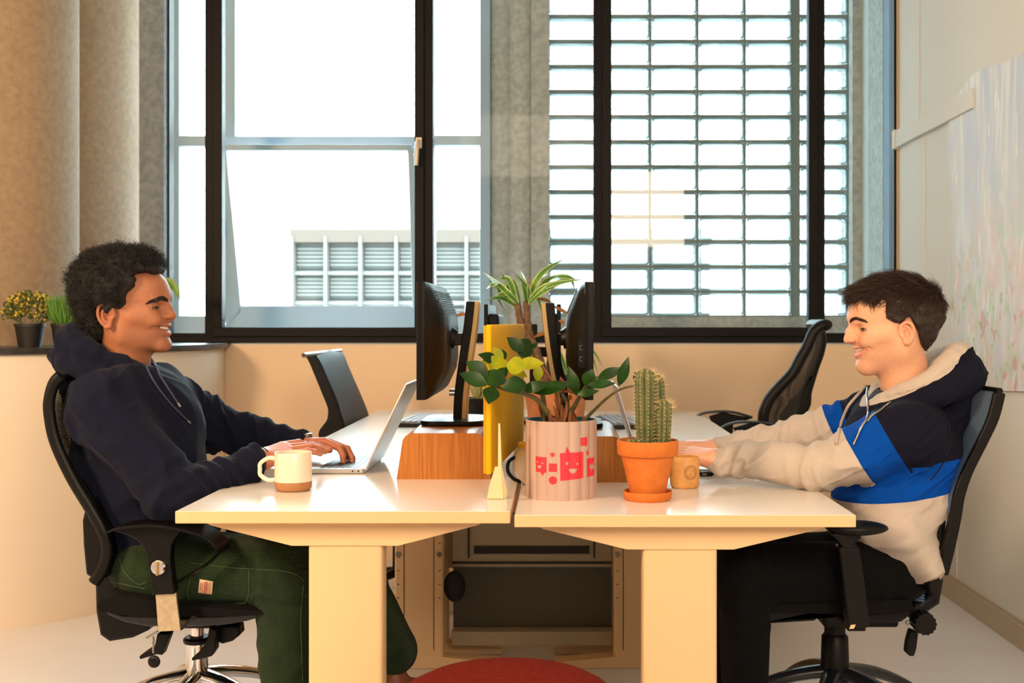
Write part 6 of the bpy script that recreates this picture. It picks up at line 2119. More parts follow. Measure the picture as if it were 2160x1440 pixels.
# trim the cuffs open
V, Q = S.mesh(0.0042)
N = normals(V, Q)
def folds(V, N, segs, amp=0.005, torso=None, seed=0):
    d = np.zeros(len(V))
    for a, b, peaks in segs:
        t, dist, L = seg_t(V, a, b)
        near = np.clip(1 - (dist - 0.05) / 0.05, 0, 1) * ((t > -0.1) & (t < 1.05))
        ax = (np.array(b) - np.array(a)) / L
        ph = vnoise(V * 9, seed) * 2.2 + vnoise(V * 22, seed + 1) * 0.8
        wv = np.sin(t * L / 0.0085 + ph * 1.9)
        rid = (0.5 + 0.5 * wv) ** 1.5
        env = np.zeros(len(V))
        for c_, w_, h_ in peaks:
            env = np.maximum(env, h_ * np.exp(-((t - c_) / w_) ** 2))
        d += near * env * (rid - 0.5) * amp * 2.2
    if torso is not None:
        c_, ax, fr = torso
        q = V @ np.array(ax)
        r = 1 - np.abs(vnoise(np.stack([V[:, 0] * fr[0], V[:, 1] * fr[1], V[:, 2] * fr[2]], 1) + vnoise(V * 5, seed + 5)[:, None] * 0.6, seed + 7)) * 2
        d += c_ * r
    return V + N * d[:, None]
V = folds(V, N, [(shN, elN, [(0.95, 0.22, 1.3), (0.1, 0.25, 0.4)]), (elN, wrN, [(0.05, 0.25, 1.3), (0.55, 0.4, 1.0), (0.85, 0.1, 1.0)]),
                 (shF, elF, [(0.8, 0.3, 1.2)]), (elF, wrF, [(0.1, 0.3, 1.2), (0.6, 0.4, 1.0)])], amp=0.0034,
          torso=(0.0075, (0, 0, 1), (8, 7, 7)), seed=2)
V = V + N * (vnoise(np.stack([V[:, 0] * 22 + V[:, 2] * 10, V[:, 1] * 10, V[:, 2] * 9 - V[:, 0] * 9], 1), 11) * 0.0022)[:, None]
def creases(V, N, d, fa, fp, amp, seed, power=2.0):
    d = np.array(d, float); d /= np.linalg.norm(d)
    e = np.cross(d, (0, 1, 0)); e /= np.linalg.norm(e)
    w = vnoise(V * 4.0, seed + 9)[:, None] * 0.5
    X = np.stack([(V @ d) * fa, (V @ e) * fp, V[:, 1] * 5], 1) + w
    r = 1 - np.abs(vnoise(X, seed)) * 2
    r2 = 1 - np.abs(vnoise(X * 2.1, seed + 3)) * 2
    r = np.clip(r, 0, 1) ** power + 0.35 * np.clip(r2, 0, 1) ** power
    m = 0.5 + 0.5 * np.clip(vnoise(V * 5, seed + 4) * 2, -1, 1)
    return V + N * (amp * (r - 0.4) * (0.35 + m))[:, None]
V = creases(V, N, (0.5, 0, -0.86), 5, 19, 0.013, 51)
M_navy = mat('navy_fleece', (16, 21, 40), 0.95, bump=(900, 0.35, 0.0008), sheen=0.03, spec=0.15)
hoodL = link_mesh('hoodie', V, Q, M_navy, ML, 180)
cord = MB()
M_cord = mat('navy_cord', (34, 42, 70), 0.6)
for pts in ([(312, 776, 2.78), (322, 800, 2.735), (345, 838, 2.715), (372, 868, 2.70), (392, 886, 2.69)], [(318, 768, 2.80), (336, 800, 2.78), (356, 826, 2.755), (372, 850, 2.74)]):
    cord.tube([P(*p) for p in spline(pts, 6)], 0.0026, 7)
# laid on the chest: measured to sit just off the cloth
from mathutils.bvhtree import BVHTree
def drape(points, V, Q, off):
    bvh = BVHTree.FromPolygons([tuple(v) for v in V], [tuple(int(i) for i in q) for q in Q])
    out = []
    for p in points:
        r_ = bvh.find_nearest(Vector(p))
        out.append(r_[0] + r_[1] * off if r_[0] is not None else Vector(p))
    return out
def drape_ray(points_px, V, Q, off, D0=2.2):
    """drop garment details onto the cloth: shoot from the camera side and rest on the first surface"""
    bvh = BVHTree.FromPolygons([tuple(v) for v in V], [tuple(int(i) for i in q) for q in Q])
    o = Vector((0, 0, 1.14))
    out = []
    for px, py in points_px:
        d = (Vector(P(px, py, 2.0)) - o).normalized()
        h_ = bvh.ray_cast(o, d)
        if h_[0] is not None:
            n_ = h_[1] if h_[1].dot(d) < 0 else -h_[1]
            out.append(h_[0] + n_ * off)
    return out
for pts in ([(306, 772), (318, 796), (340, 830), (368, 862), (393, 887)], [(324, 768), (338, 796), (356, 824), (373, 850)]):
    q = drape_ray(spline(pts, 6), V, Q, 0.003)
    c_ = MB()
    c_.tube(q, 0.0028, 7)
    o = c_.build('drawstring', M_cord, hoodL, 60)
    MB().tube([q[-1], q[-1] + (q[-1] - q[-3]).normalized() * 0.012], 0.0029, 8).build('metal_tip', M_port, o, 60)

# curly hair
poly = poly2d([(27, 58), (44, 88), (36, 104), (56, 116), (76, 119), (96, 124), (200, 132), (200, 320), (-320, 320), (-320, -74), (-58, -58), (-36, -22), (-44, 10), (-34, 28), (-4, 31), (24, 28)])
S = Sdf()
def hell(h, S, c, r, kk, op='u'):
    S.ell(h.pos + (np.array(c) @ h.M.T) * h.sc, np.array(r) * h.sc, kk * h.sc, 0, op, rot=h.M)
hell(HL, S, (-18, 0, 84), (101, 96, 88), 10)
hell(HL, S, (22, 0, 104), (64, 80, 66), 25)
hell(HL, S, (-58, 0, 12), (44, 66, 62), 25)
def hair_cut(X, h=HL, p=poly):
    L = h.loc(X, True)
    return p(L[..., 0], L[..., 2]) * h.sc
S.fn(hair_cut, (-9, -9, -9), (9, 9, 9), 0.006, op='i')
V, Q = S.mesh(0.0042)
N = normals(V, Q)
V = V + N * (np.abs(vnoise(V * 70, 3)) * 0.011 + vnoise(V * 30, 5) * 0.009)[:, None]
M_hairL = mat('curly_black_hair', (8, 7, 7), 0.7, noise=(60, (16, 13, 12), 6), bump=(260, 0.8, 0.004))
hairL = link_mesh('hair', V, Q, M_hairL, bodyL, 180)
rs = np.random.RandomState(5)
def curls(V, Q, N, n, sc, material, parent, seed=1, length=(0.010, 0.022), rad=(0.0025, 0.005), thick=0.0007, name='curls', skip=None):
    rs = np.random.RandomState(seed)
    ids = rs.randint(0, len(V), n)
    if skip is not None:
        ids = ids[~skip(V[ids])]
    K = 9
    Vo, Fo = [], []
    for c, i in enumerate(ids):
        p, nn = V[i], N[i]
        a = np.cross(nn, rs.normal(size=3)); a /= np.linalg.norm(a) + 1e-9
        b = np.cross(nn, a)
        ax = nn * rs.uniform(0.4, 1.0) + a * rs.uniform(-0.7, 0.7); ax /= np.linalg.norm(ax)
        a = np.cross(ax, b); a /= np.linalg.norm(a); b = np.cross(ax, a)
        Lh = rs.uniform(*length); R = rs.uniform(*rad); tw = rs.uniform(1.2, 2.4) * 2 * math.pi
        t = np.linspace(0, 1, K)
        ctr = p[None] - nn * 0.003 + ax[None] * (t * Lh)[:, None] + a[None] * (R * np.cos(tw * t))[:, None] + b[None] * (R * np.sin(tw * t))[:, None]
        tg_ = np.gradient(ctr, axis=0); tg_ /= np.linalg.norm(tg_, axis=1, keepdims=True)
        u = np.cross(tg_, ax); u /= np.linalg.norm(u, axis=1, keepdims=True) + 1e-9
        w_ = np.cross(tg_, u)
        r_ = thick * (1 - 0.5 * t)[:, None]
        base = c * K * 3
        for q in range(3):
            an = 2 * math.pi * q / 3
            Vo.append(ctr + u * r_ * math.cos(an) + w_ * r_ * math.sin(an))
        for k in range(K - 1):
            for q in range(3):
                q2 = (q + 1) % 3
                Fo.append((base + q * K + k, base + q2 * K + k, base + q2 * K + k + 1, base + q * K + k + 1))
    return link_mesh(name, np.vstack(Vo), np.array(Fo), material, parent, 180)
M_curl = mat('curl_strands', (9, 8, 8), 0.6)
def near_face(X):
    L = HL.loc(X, True)
    return (poly(L[:, 0], L[:, 2]) > -7) & (L[:, 2] < 128)
curls(V, Q, normals(V, Q), 8000, 1, M_curl, hairL, 3, skip=near_face, thick=0.0006)
curls(V, Q, normals(V, Q), 900, 1, M_curl, hairL, 9, skip=near_face, length=(0.02, 0.034), rad=(0.003, 0.006), thick=0.0004)

# wrist things
def ring_about(c, ax, r, t, n=24, up=(0, 0, 1)):
    ax = Vector(ax).normalized()
    u = Vector(up); u = (u - ax * u.dot(ax)).normalized(); w_ = ax.cross(u)
    return [Vector(c) + u * (r * math.cos(a)) + w_ * (r * math.sin(a)) for a in np.linspace(0, 2 * math.pi, n + 1)]
axN = (np.array(wrN) - np.array(elN)); axN /= np.linalg.norm(axN)
cN = np.array(wrN) + axN * 0.012
tag(MB().tube(ring_about(cN, axN, 0.0275, 0), 0.0014, 6).build('bracelet', mat('dark_cord', (28, 22, 24), 0.7), None, 60), 'thin dark cord bracelet on the near wrist of the man in the navy hoodie', 'bracelet')
axF = (np.array(wrF) - np.array(elF)); axF /= np.linalg.norm(axF)
T = thing('wristwatch', tuple(np.array(wrF) + axF * 0.008), 'silver wristwatch at the far cuff of the man in the navy hoodie', 'watch')
MB().tube(ring_about(np.array(wrF) + axF * 0.010, axF, 0.029, 0), 0.004, 8).build('strap', M_port, T, 60)
wc = np.array(wrF) + axF * 0.010 + np.array([0, -0.006, 0.031])
MB().tube([wc - np.array([0, 0, 0.004]), wc + np.array([0, 0, 0.004])], 0.016, 20).build('case', M_port, T, 40)

# green corduroy trousers, one continuous garment
def legs(S, hips, knees, ankles, rh, rk, ra):
    for h_, k_, a_ in zip(hips, knees, ankles):
        S.cone(h_, k_, rh, rk, 0.03)
        S.cone(k_, a_, rk * 0.97, ra, 0.03)
hipN, knN, anN = P(322, 1200, 2.75), P(604, 1200, 2.70), P(612, 1500, 2.72)
hipF, knF, anF = P(334, 1182, 3.0), P(742, 1205, 3.02), P(832, 1372, 3.12)
S = Sdf()
S.ell(P(334, 1185, 2.88), (0.105, 0.170, 0.09), 0.04)
legs(S, [hipN], [knN], [anN], 0.088, 0.076, 0.066)
legs(S, [hipF], [knF], [anF], 0.088, 0.072, 0.062)
def noup(X): return (X[..., 2] - 0.635)
V, Q = S.mesh(0.0052)
N = normals(V, Q)
V = folds(V, N, [(hipN, knN, [(1.0, 0.14, 1.4), (0.0, 0.2, 0.8)]), (knN, anN, [(0.08, 0.2, 1.5), (0.7, 0.5, 0.5)]), (knF, anF, [(0.1, 0.2, 1.2)])], amp=0.0055, torso=(0.0028, (0, 0, 1), (6, 6, 9)), seed=21)
tt = []
best = np.full(len(V), 1e9)
cordu = np.zeros(len(V))
for a, b in ((hipN, knN), (knN, anN), (hipF, knF), (knF, anF)):
    t, dist, L = seg_t(V, a, b)
    ax = Vector(np.array(b) - np.array(a)).normalized()
    u = ax.cross(Vector((0, 1, 0))).normalized(); w_ = ax.cross(u)
    r_ = V - np.array(a)
    ang = np.arctan2(r_ @ np.array(u), -(r_ @ np.array(w_)) * (1 if np.array(w_)[1] > 0 else -1))
    m = dist < best
    cordu[m] = (ang * 0.078)[m]
    best = np.minimum(best, dist)
M_cordu = mat('green_corduroy', (38, 60, 32), 0.85, noise=(14, (30, 50, 27), 3), sheen=0.05, spec=0.2)
nt = M_cordu.node_tree
at = nt.nodes.new('ShaderNodeAttribute'); at.attribute_name = 'rib'
mu = nt.nodes.new('ShaderNodeMath'); mu.operation = 'MULTIPLY'; mu.inputs[1].default_value = 2 * math.pi / 0.0036
nt.links.new(at.outputs['Fac'], mu.inputs[0])
si = nt.nodes.new('ShaderNodeMath'); si.operation = 'SINE'
nt.links.new(mu.outputs[0], si.inputs[0])
bp = nt.nodes.new('ShaderNodeBump'); bp.inputs['Strength'].default_value = 0.9; bp.inputs['Distance'].default_value = 0.0012
nt.links.new(si.outputs[0], bp.inputs['Height'])
nt.links.new(bp.outputs['Normal'], nt.nodes['Principled BSDF'].inputs['Normal'])
trouL = link_mesh('trousers', V, Q, M_cordu, ML, 180, attrs={'rib': cordu})
# seams, pocket and the woven label
M_seam = mat('seam_thread', (56, 74, 44), 0.8)
def seam(pts, V, Q, par, m=M_seam, r=0.0013, nm='seam'):
    q = drape_ray(spline(pts, 8), V, Q, 0.0008)
    if len(q) > 2:
        MB().tube(q, r, 5).build(nm, m, par, 60)
def px3(x, y): return (80 + x / 3.273, 1000 + y / 3.273)
seam([px3(1050, 610), px3(1300, 640), px3(1500, 655), px3(1700, 670), px3(1800, 700), px3(1835, 745)], V, Q, trouL)
seam([px3(1060, 690), px3(1045, 860), px3(1240, 880), px3(1435, 888), px3(1458, 660)], V, Q, trouL, nm='pocket_seam')
seam([px3(1835, 760), px3(1815, 1000), px3(1828, 1430)], V, Q, trouL)
seam([px3(500, 740), px3(600, 760), px3(740, 790)], V, Q, trouL)
seam([px3(560, 580), px3(590, 660), px3(640, 720), px3(700, 760), px3(760, 740)], V, Q, trouL, nm='pocket_seam')
lc = [px3(1118, 722), px3(1210, 738), px3(1202, 828), px3(1106, 816)]
def quad_patch(corners, V, Q, off, n=8):
    rows = []
    for v_ in np.linspace(0, 1, n):
        row = []
        for u_ in np.linspace(0, 1, n):
            a = np.array(corners[0]) * (1 - u_) + np.array(corners[1]) * u_
            b = np.array(corners[3]) * (1 - u_) + np.array(corners[2]) * u_
            p = a * (1 - v_) + b * v_
            row.append(tuple(p))
        rows.append(row)
    flat = drape_ray([p for r_ in rows for p in r_], V, Q, off)
    return [flat[i * n:(i + 1) * n] for i in range(n)]
rows = quad_patch(lc, V, Q, 0.0012)
lab = MB().sheet(rows, thick=0.0008).build('woven_label', mat('label_cloth', (226, 196, 160), 0.8), trouL, 180)
pr = MB()
rnd = random.Random(3)
for cidx, (wd, ln) in enumerate(((0.07, 0.5), (0.05, 0.62), (0.10, 0.8), (0.10, 0.8), (0.05, 0.55), (0.05, 0.7))):
    u0 = 0.12 + cidx * 0.135
    v_ = 0.5 - ln / 2
    while v_ < 0.5 + ln / 2:
        s_ = rnd.uniform(0.05, 0.10)
        c4 = []
        for (uu, vv) in ((u0, v_), (u0 + wd, v_), (u0 + wd, v_ + s_ * 0.7), (u0, v_ + s_ * 0.7)):
            a = np.array(lc[0]) * (1 - uu) + np.array(lc[1]) * uu
            b = np.array(lc[3]) * (1 - uu) + np.array(lc[2]) * uu
            c4.append(tuple(a * (1 - vv) + b * vv))
        q = drape_ray(c4, V, Q, 0.0019)
        if len(q) == 4:
            pr.add(q, [(0, 1, 2, 3)])
        v_ += s_
pr.build('print', mat('label_red', (190, 48, 40), 0.7), lab, 0)
# shoe of the far foot and the near foot
def shoe(ank, toe, col, par, nm='shoe', sc=1.0):
    S = Sdf()
    a, t = np.array(ank, float), np.array(toe, float)
    d = (t - a); d[2] = 0; d /= np.linalg.norm(d)
    S.cone(a + np.array([0, 0, -0.035]) - d * 0.03, a + d * 0.06 + np.array([0, 0, -0.05]), 0.042 * sc, 0.042 * sc, 0.02)
    S.cone(a + d * 0.05 + np.array([0, 0, -0.055]), t, 0.042 * sc, 0.032 * sc, 0.02)
    S.cone(a, a + np.array([0, 0, -0.03]), 0.036 * sc, 0.04 * sc, 0.02)
    V, Q = S.mesh(0.006)
    o = link_mesh(nm, V, Q, mat('leather_' + nm, col, 0.5), par, 180)
    la = MB()
    for k in range(4):
        c_ = a + d * (0.03 + 0.018 * k) + np.array([0, 0, 0.0 - 0.012 * k])
        sd = np.array([-d[1], d[0], 0])
        la.tube([c_ - sd * 0.02, c_ + np.array([0, 0, 0.006]), c_ + sd * 0.02], 0.003, 6)
    la.build('laces', mat('black_lace', (14, 13, 13), 0.8), o, 60)
    return o
fa = np.array(anF) + np.array([0.0, 0.0, -0.075])
shoe(fa, fa + np.array([0.15, 0.03, -0.03]), (120, 66, 36), ML)
na = np.array(anN); na[2] = 0.11
shoe(na, na + np.array([0.15, 0.0, -0.07]), (120, 66, 36), ML)

# =================================================================== man on the right
HR = Head((0.846, 2.85, 1.1075), -1, 1040, 11.5, 0)
S = Sdf()
head_sdf(HR, S, dict(tip=(127, 12), tr=7.5, al=12.5, chin=5), ear=(9, -7), es=0.88)
neck0, neck1 = HR.w((0, 0, -25)), np.array(P(1922, 870, 2.87))
S.cone(neck0, neck1, 0.058, 0.066, 0.035)
lo = np.array([HR.pos[0] - 0.15, HR.pos[1] - 0.12, 0.93]); hi = np.array([HR.pos[0] + 0.14, HR.pos[1] + 0.12, 1.28])
V, Q = S.mesh(0.0018, lo, hi)
snapR = snapper(V, Q)
skR = lin3((232, 176, 142))
C = skin_colors(HR, V, skR, lin3((214, 130, 122)), blush=lin3((230, 140, 112)), stubble=(*lin3((150, 108, 84)), 0.45))
parts = [(V, Q, C)]
shN, shF = P(1928, 915, 2.69), P(1842, 878, 3.03)
elN, wrN = P(1724, 984, 2.75), P(1510, 967, 2.86)
elF, wrF = P(1688, 925, 3.1), P(1506, 943, 3.14)
chestc, pelv = P(1905, 950, 2.87), P(1870, 1150, 2.88)
B = Sdf()
B.cone(neck1, chestc, 0.07, 0.10, 0.05).cone(chestc, pelv, 0.09, 0.08, 0.05)
B.cone(shN, chestc, 0.045, 0.08, 0.04).cone(shF, chestc, 0.045, 0.08, 0.04)
for a, b, c in ((shN, elN, wrN), (shF, elF, wrF)):
    B.cone(a, b, 0.04, 0.032, 0.02).cone(b, c, 0.032, 0.024, 0.02)
V, Q = B.mesh(0.009)
parts.append((V, Q, np.tile(skR, (len(V), 1))))
H1 = Sdf()
H1.cone(elN, wrN, 0.034, 0.025, 0.02)
hand_sdf(H1, wrN, (-1, 0.62, 0.10), (0.0, -0.3, 1), 1, curl=(10, 18, 14), s=1.0, vary=(0, 2, 0, 2))
V, Q = H1.mesh(0.0020, np.array(wrN) - np.array([0.22, 0.10, 0.09]), np.array(wrN) + np.array([0.05, 0.22, 0.08]))
parts.append((V, Q, np.tile(lin3((234, 172, 142)), (len(V), 1))))
H2 = Sdf()
H2.cone(elF, wrF, 0.034, 0.025, 0.02)
hand_sdf(H2, wrF, (-1, -0.02, 0.10), (0, 0, 1), -1, curl=(8, 14, 10), s=1.0)
V, Q = H2.mesh(0.0020, np.array(wrF) - np.array([0.22, 0.10, 0.09]), np.array(wrF) + np.array([0.05, 0.10, 0.08]))
parts.append((V, Q, np.tile(lin3((234, 172, 142)), (len(V), 1))))
V, Q, C = add_mesh(parts)
MR = thing('person', (0.84, 2.88, 0), 'person in a navy, blue and grey zip hoodie and black trousers sitting on the right', 'person')
bodyR = link_mesh('body', V, Q, M_skinR, MR, 180, colors=C)
face_parts(HR, bodyR, MR, ((46, 28, 20), 'brown'), (60, 44, 34), lash=(40, 26, 20), brow_r=3.4, brow_pts=[(101.5, 10, 53), (99, 20, 57), (92, 32, 58), (82, 43, 53), (76, 48, 48)], snap=snapR)

# colour-block hoodie
S = Sdf()
S.ell(P(1905, 950, 2.87), (0.148, 0.178, 0.135), 0.05)
S.ell(P(1880, 1040, 2.87), (0.138, 0.172, 0.12), 0.06)
S.ell(P(1865, 1125, 2.87), (0.115, 0.168, 0.10), 0.05)
S.ell(P(1862, 1112, 2.87), (0.090, 0.215, 0.060), 0.04)
S.ell(P(1905, 1160, 2.87), (0.062, 0.225, 0.064), 0.03)
S.cone(P(1925, 905, 2.76), P(1850, 885, 3.0), 0.076, 0.072, 0.05)
S.cone(P(1925, 860, 2.87), P(1915, 900, 2.87), 0.07, 0.10, 0.05)
wsN = tuple(np.array(wrN) * 0.90 + np.array(elN) * 0.10)
wsF = tuple(np.array(wrF) * 0.90 + np.array(elF) * 0.10)
S.cone(shN, elN, 0.074, 0.056, 0.03).cone(elN, wsN, 0.055, 0.036, 0.022)
S.cone(shF, elF, 0.070, 0.054, 0.03).cone(elF, wsF, 0.053, 0.035, 0.022)
nc = np.array(P(1925, 828, 2.87))
def around2(a, rx, ry, dzf, z0):
    return (nc[0] - rx * math.cos(a), nc[1] + ry * math.sin(a), z0 + dzf * math.cos(a))
aa = np.linspace(0.34, 2 * math.pi - 0.34, 24)
S.chain([(x + 0.006, y, z) for x, y, z in [around2(a, 0.105, 0.104, -0.060, 0.997) for a in aa]], [0.010 + 0.020 * (0.5 - 0.5 * math.cos(a)) for a in aa], 0.008, tag_=2)
S.chain([(x + 0.020, y, z) for x, y, z in [around2(a, 0.112, 0.135, -0.045, 0.965) for a in aa]], [0.012 + 0.028 * (0.5 - 0.5 * math.cos(a)) for a in aa], 0.012)
S.cone(P(2018, 850, 2.78), P(2008, 895, 2.80), 0.032, 0.036, 0.02)
S.cone(P(2018, 850, 2.96), P(2008, 895, 2.96), 0.032, 0.036, 0.02)
S.cone(P(1985, 782, 2.82), P(1985, 782, 2.93), 0.022, 0.022, 0.02)
S.cone(HR.w((-6, 0, -60)), P(1920, 862, 2.87), 0.064, 0.068, 0.012, op='s')
S.cone(P(1862, 840, 2.87), P(1835, 900, 2.87), 0.028, 0.006, 0.012, op='s')
V, Q = S.mesh(0.0040)
N = normals(V, Q)
V = folds(V, N, [(shN, elN, [(0.95, 0.22, 1.0), (0.1, 0.3, 0.5)]), (elN, wrN, [(0.1, 0.3, 1.0), (0.8, 0.15, 1.3), (0.5, 0.5, 0.5)]),
                 (shF, elF, [(0.5, 0.5, 1.2)]), (elF, wrF, [(0.2, 0.4, 1.2)])], amp=0.0032,
          torso=(0.0060, (0, 0, 1), (7, 6, 12)), seed=31)
V = creases(V, N, (-0.8, 0, -0.6), 5, 19, 0.0115, 61)
V = V + N * (vnoise(np.stack([V[:, 0] * 20 - V[:, 2] * 12, V[:, 1] * 10, V[:, 2] * 14 + V[:, 0] * 9], 1), 17) * 0.0022)[:, None]
def zone(V):
    """0 navy, 1 bright blue, 2 heather grey, as smooth levels; plus the lining"""
    tN, dN, _ = seg_t(V, shN, elN)
    tF, dF, _ = seg_t(V, shF, elF)
    fN, eN, _ = seg_t(V, elN, wrN)
    fF, eF, _ = seg_t(V, elF, wrF)
    lv = (0.812 + 0.14 * (V[:, 0] - 0.95) - V[:, 2]) / 0.082
    for t, d, f, e, s0, s1 in ((tN, dN, fN, eN, 0.21, 0.60), (tF, dF, fF, eF, 0.26, 0.52)):
        arm = ((d < 0.088) & (t > 0.14)) | (e < 0.078)
        a_ = arm & (V[:, 0] < np.array(shN)[0] + 0.02)
        # the joint between shoulder panel and sleeve slants across the arm
        tt_ = t + 1.6 * (0.84 - V[:, 2]) * 0.5 * (t > 0) - 0.0
        l_ = (tt_ - s0) / (s1 - s0)
        l_ = np.where((f > 0.10) & (e < 0.058), 3.0, l_)
        lv = np.where(a_, l_, lv)
    q = V - nc
    rr_ = np.hypot(q[:, 0] / 0.112, q[:, 1] / 0.108)
    an = np.arctan2(q[:, 1], -q[:, 0])
    zr = 0.997 - 0.060 * np.cos(an)
    l1 = np.minimum(np.minimum((V[:, 2] - (zr - 0.010)) / 0.01, (1.26 - rr_) / 0.1), (V[:, 2] - 0.92) / 0.01)
    l2 = np.minimum((0.93 - rr_) / 0.1, (V[:, 2] - 0.91) / 0.01)
    return lv, np.maximum(l1, l2)
lv, ln_ = zone(V)
M_cb = mat('colour_block_jersey', (26, 28, 46), 0.95, bump=(800, 0.4, 0.0008), spec=0.15)
nt = M_cb.node_tree
def attr_gt(nm, th):
    a = nt.nodes.new('ShaderNodeAttribute'); a.attribute_name = nm
    g = nt.nodes.new('ShaderNodeMath'); g.operation = 'GREATER_THAN'; g.inputs[1].default_value = th
    nt.links.new(a.outputs['Fac'], g.inputs[0])
    return g.outputs[0]
def cmix(f, A, B):
    m_ = nt.nodes.new('ShaderNodeMix'); m_.data_type = 'RGBA'
    nt.links.new(f, m_.inputs['Factor'])
    for k_, c_ in (('A', A), ('B', B)):
        if isinstance(c_, tuple): m_.inputs[k_].default_value = lin(c_)
        else: nt.links.new(c_, m_.inputs[k_])
    return m_.outputs['Result']
nz1 = nt.nodes.new('ShaderNodeTexNoise'); nz1.inputs['Scale'].default_value = 700; nz1.inputs['Detail'].default_value = 5
tc_ = nt.nodes.new('ShaderNodeTexCoord'); nt.links.new(tc_.outputs['Object'], nz1.inputs['Vector'])
rr1 = nt.nodes.new('ShaderNodeMapRange'); rr1.inputs['From Min'].default_value = 0.35; rr1.inputs['From Max'].default_value = 0.65
nt.links.new(nz1.outputs['Fac'], rr1.inputs['Value'])
grey_ = cmix(rr1.outputs['Result'], (202, 190, 180), (184, 173, 164))
c_ = cmix(attr_gt('level', 0.0), (19, 21, 38), (0, 70, 168))
c_ = cmix(attr_gt('level', 1.0), c_, grey_)
c_ = cmix(attr_gt('lining', 0.0), c_, grey_)
nt.links.new(c_, nt.nodes['Principled BSDF'].inputs['Base Color'])
M_g2 = mat('heather_grey', (196, 184, 174), 0.9, noise=(220, (176, 164, 154), 6, (1, 1, 3)), bump=(700, 0.4, 0.0008), spec=0.2)
hoodR = link_mesh('hoodie', V, Q, M_cb, MR, 180, attrs={'level': lv, 'lining': ln_})
VR, QR = V, Q
def s4(x, y): return (1700 + x / 4, 540 + y / 4)
for pts, r_, mt, nm in (([s4(520, 1115), s4(520, 1200), s4(530, 1290), s4(520, 1370), (1815, 905), (1806, 925), (1800, 938)], 0.0028, mat('zip_metal', (150, 146, 140), 0.3, 0.9), 'zip'),
                    ([s4(715, 1240), s4(640, 1300), s4(560, 1350), s4(520, 1400)], 0.0028, mat('zip_metal', (150, 146, 140), 0.3, 0.9), 'zip'),
                    ([s4(545, 1020), s4(510, 1100), s4(440, 1180), s4(370, 1260), s4(330, 1340), s4(300, 1420), (1768, 920), (1765, 938)], 0.0042, M_g2, 'drawstring'),
                    ):
    q = drape_ray(spline(pts, 6), VR, QR, 0.0025)
    if len(q) > 3:
        MB().tube(q, r_, 7).build(nm, mt, hoodR, 60)
M_n3 = mat('navy_seam', (16, 17, 28), 0.9)
def c5p(x, y): return (1400 + x / 2.842, 740 + y / 2.842)
for pts in ([c5p(1655, 350), c5p(1700, 420), c5p(1718, 520), c5p(1700, 620), c5p(1650, 710), c5p(1600, 775)],):
    q = drape_ray(spline(pts, 8), VR, QR, 0.0002)
    MB().tube(q, 0.0016, 5).build('seam', M_n3, hoodR, 60)
# dark tee shirt under the open zip
S = Sdf()
S.cone(P(1895, 872, 2.87), P(1885, 940, 2.87), 0.083, 0.10, 0.03)
S.cone(HR.w((-2, 0, -70)), P(1915, 855, 2.87), 0.062, 0.066, 0.008, op='s')
V, Q = S.mesh(0.005)
cz = (vnoise(V[Q].mean(1) * 40, 8) > 0.0) & (V[Q].mean(1)[:, 2] < 0.925)
link_mesh('shirt', V, Q, None, MR, 180, mats=[mat('dark_tee', (44, 46, 62), 0.9), mat('maroon_print', (104, 34, 52), 0.9)], midx=cz.astype(int))

# black trousers
hipN, knN, anN = P(1868, 1208, 2.76), P(1570, 1205, 2.69), P(1572, 1560, 2.72)
hipF, knF, anF = P(1850, 1180, 3.0), P(1560, 1185, 3.0), P(1532, 1420, 3.04)
S = Sdf()
S.ell(P(1868, 1195, 2.88), (0.105, 0.165, 0.085), 0.04)
legs(S, [hipN], [knN], [anN], 0.076, 0.066, 0.05)
legs(S, [hipF], [knF], [anF], 0.080, 0.064, 0.045)
V, Q = S.mesh(0.006)
N = normals(V, Q)
V = folds(V, N, [(hipN, knN, [(1.0, 0.14, 1.0), (0.0, 0.2, 1.0)]), (knN, anN, [(0.08, 0.2, 1.0)])], amp=0.004, torso=(0.002, (0, 0, 1), (6, 6, 9)), seed=41)
link_mesh('trousers', V, Q, mat('black_denim', (7, 7, 9), 0.9, spec=0.15, bump=(900, 0.3, 0.001)), MR, 180)
S = Sdf()
fa = np.array(anF)
S.cone(fa + np.array([0, 0, 0.03]), fa + np.array([-0.01, 0, -0.11]), 0.032, 0.030, 0.01)
V, Q = S.mesh(0.006)
link_mesh('ankle', V, Q, mat('ankle_skin', (150, 92, 66), 0.6), MR, 180)
shoe(fa + np.array([0, 0, -0.12]), fa + np.array([-0.16, 0.0, -0.19]), (20, 19, 20), MR, 'black_shoe')
na = np.array(anN); na[2] = 0.11
shoe(na, na + np.array([-0.15, 0.0, -0.07]), (20, 19, 20), MR, 'black_shoe')

# short brown hair, combed forward
poly = poly2d([(43, 81), (43, 42), (28, 31), (10, 27), (-8, 44), (-22, 30), (-34, 8), (-44, -18), (-66, -40), (-90, -44), (-320, -60), (-320, 320), (200, 320), (200, 60), (102, 82), (86, 84), (72, 74), (60, 76), (54, 88)])
def capf(off):
    S = Sdf()
    S.ell(HR.w((2, 0, 57)), np.array((98 + off, 76 + off, 79 + off)) * HR.sc, 0.01, 0, 'u', rot=HR.rotm())
    S.ell(HR.w((-26, 0, 12)), np.array((66 + off, 62 + off * 0.8, 66 + off)) * HR.sc, 0.02, 0, 'u', rot=HR.rotm())
    return S
S = capf(7)
def pe(c, r, kk, op='u'):
    S.ell(HR.pos + (np.array(c, float) @ HR.M.T) * HR.sc, np.array(r) * HR.sc, kk * HR.sc, 0, op, rot=HR.M)
pe((6, 0, 78), (98, 76, 57), 20)
pe((66, 0, 98), (38, 54, 20), 14)
pe((-56, 0, 58), (60, 68, 64), 20)
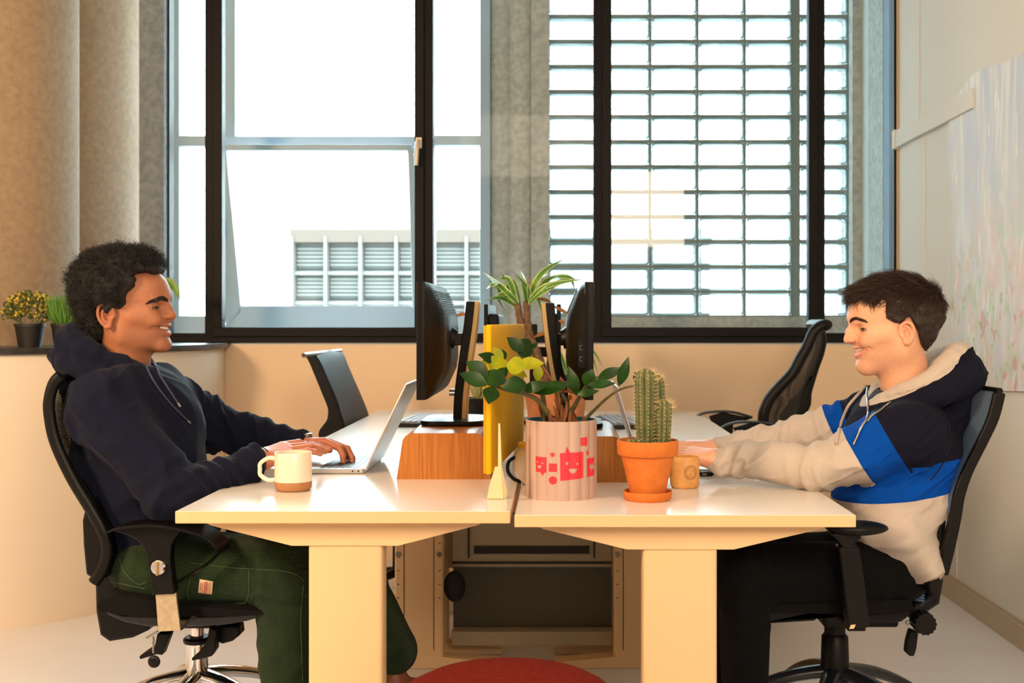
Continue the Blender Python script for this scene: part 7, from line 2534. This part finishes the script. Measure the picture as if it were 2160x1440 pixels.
def hair_cut2(X, h=HR, p=poly):
    L = h.loc(X, True)
    return p(L[..., 0], L[..., 2]) * h.sc
S.fn(hair_cut2, (-9, -9, -9), (9, 9, 9), 0.005, op='i')
V, Q = S.mesh(0.0036)
N = normals(V, Q)
V = V + N * (vnoise(V * np.array([30, 60, 60]), 13) * 0.0035)[:, None]
M_hairR = mat('brown_hair', (40, 25, 18), 0.45, noise=(120, (26, 16, 12), 5, (0.4, 1, 1)), bump=(180, 0.6, 0.002))
hairR = link_mesh('hair', V, Q, M_hairR, bodyR, 180)
def strands(V, N, h, n, seed, material, parent):
    rs = np.random.RandomState(seed)
    ids = rs.randint(0, len(V), n)
    K = 5
    Vo, Fo = [], []
    c = 0
    for i in ids:
        p, nn = V[i], N[i]
        L = h.loc(p[None], True)[0]
        top = np.clip((L[2] - 55) / 45, 0, 1)
        ln = (0.009 + 0.030 * top) * rs.uniform(0.7, 1.25)
        # combing: forward on top, down and back at the sides
        dr = np.array([0.9 * top - 0.35 * (1 - top), 0.25 * np.sign(L[1]) * (1 - top), -0.15 * top - 0.9 * (1 - top)])
        dr = dr + rs.normal(size=3) * 0.22
        d = (dr @ h.M.T)
        d = d - nn * (d @ nn); d /= np.linalg.norm(d) + 1e-9
        lift = 0.10 + 0.16 * top * rs.rand()
        t = np.linspace(0, 1, K)
        side = np.cross(nn, d) * rs.normal() * 0.18
        ctr = p[None] - nn * 0.001 + d * (t * ln)[:, None] + nn * (lift * ln * np.sin(t * 2.2))[:, None] + side * (t * t * ln)[:, None]
        w_ = np.cross(d, nn); w_ /= np.linalg.norm(w_)
        r_ = (0.0006 + 0.0004 * rs.rand()) * (1 - 0.8 * t)[:, None]
        Vo += [ctr + w_ * r_, ctr + nn * r_ * 0.8, ctr - w_ * r_]
        base = c * K * 3
        for k in range(K - 1):
            for q in range(3):
                q2 = (q + 1) % 3
                Fo.append((base + q * K + k, base + q2 * K + k, base + q2 * K + k + 1, base + q * K + k + 1))
        c += 1
    return link_mesh('strands', np.vstack(Vo), np.array(Fo), material, parent, 180)
strands(V, normals(V, Q), HR, 11000, 6, mat('brown_strands', (50, 31, 22), 0.4), hairR)
print('people done')
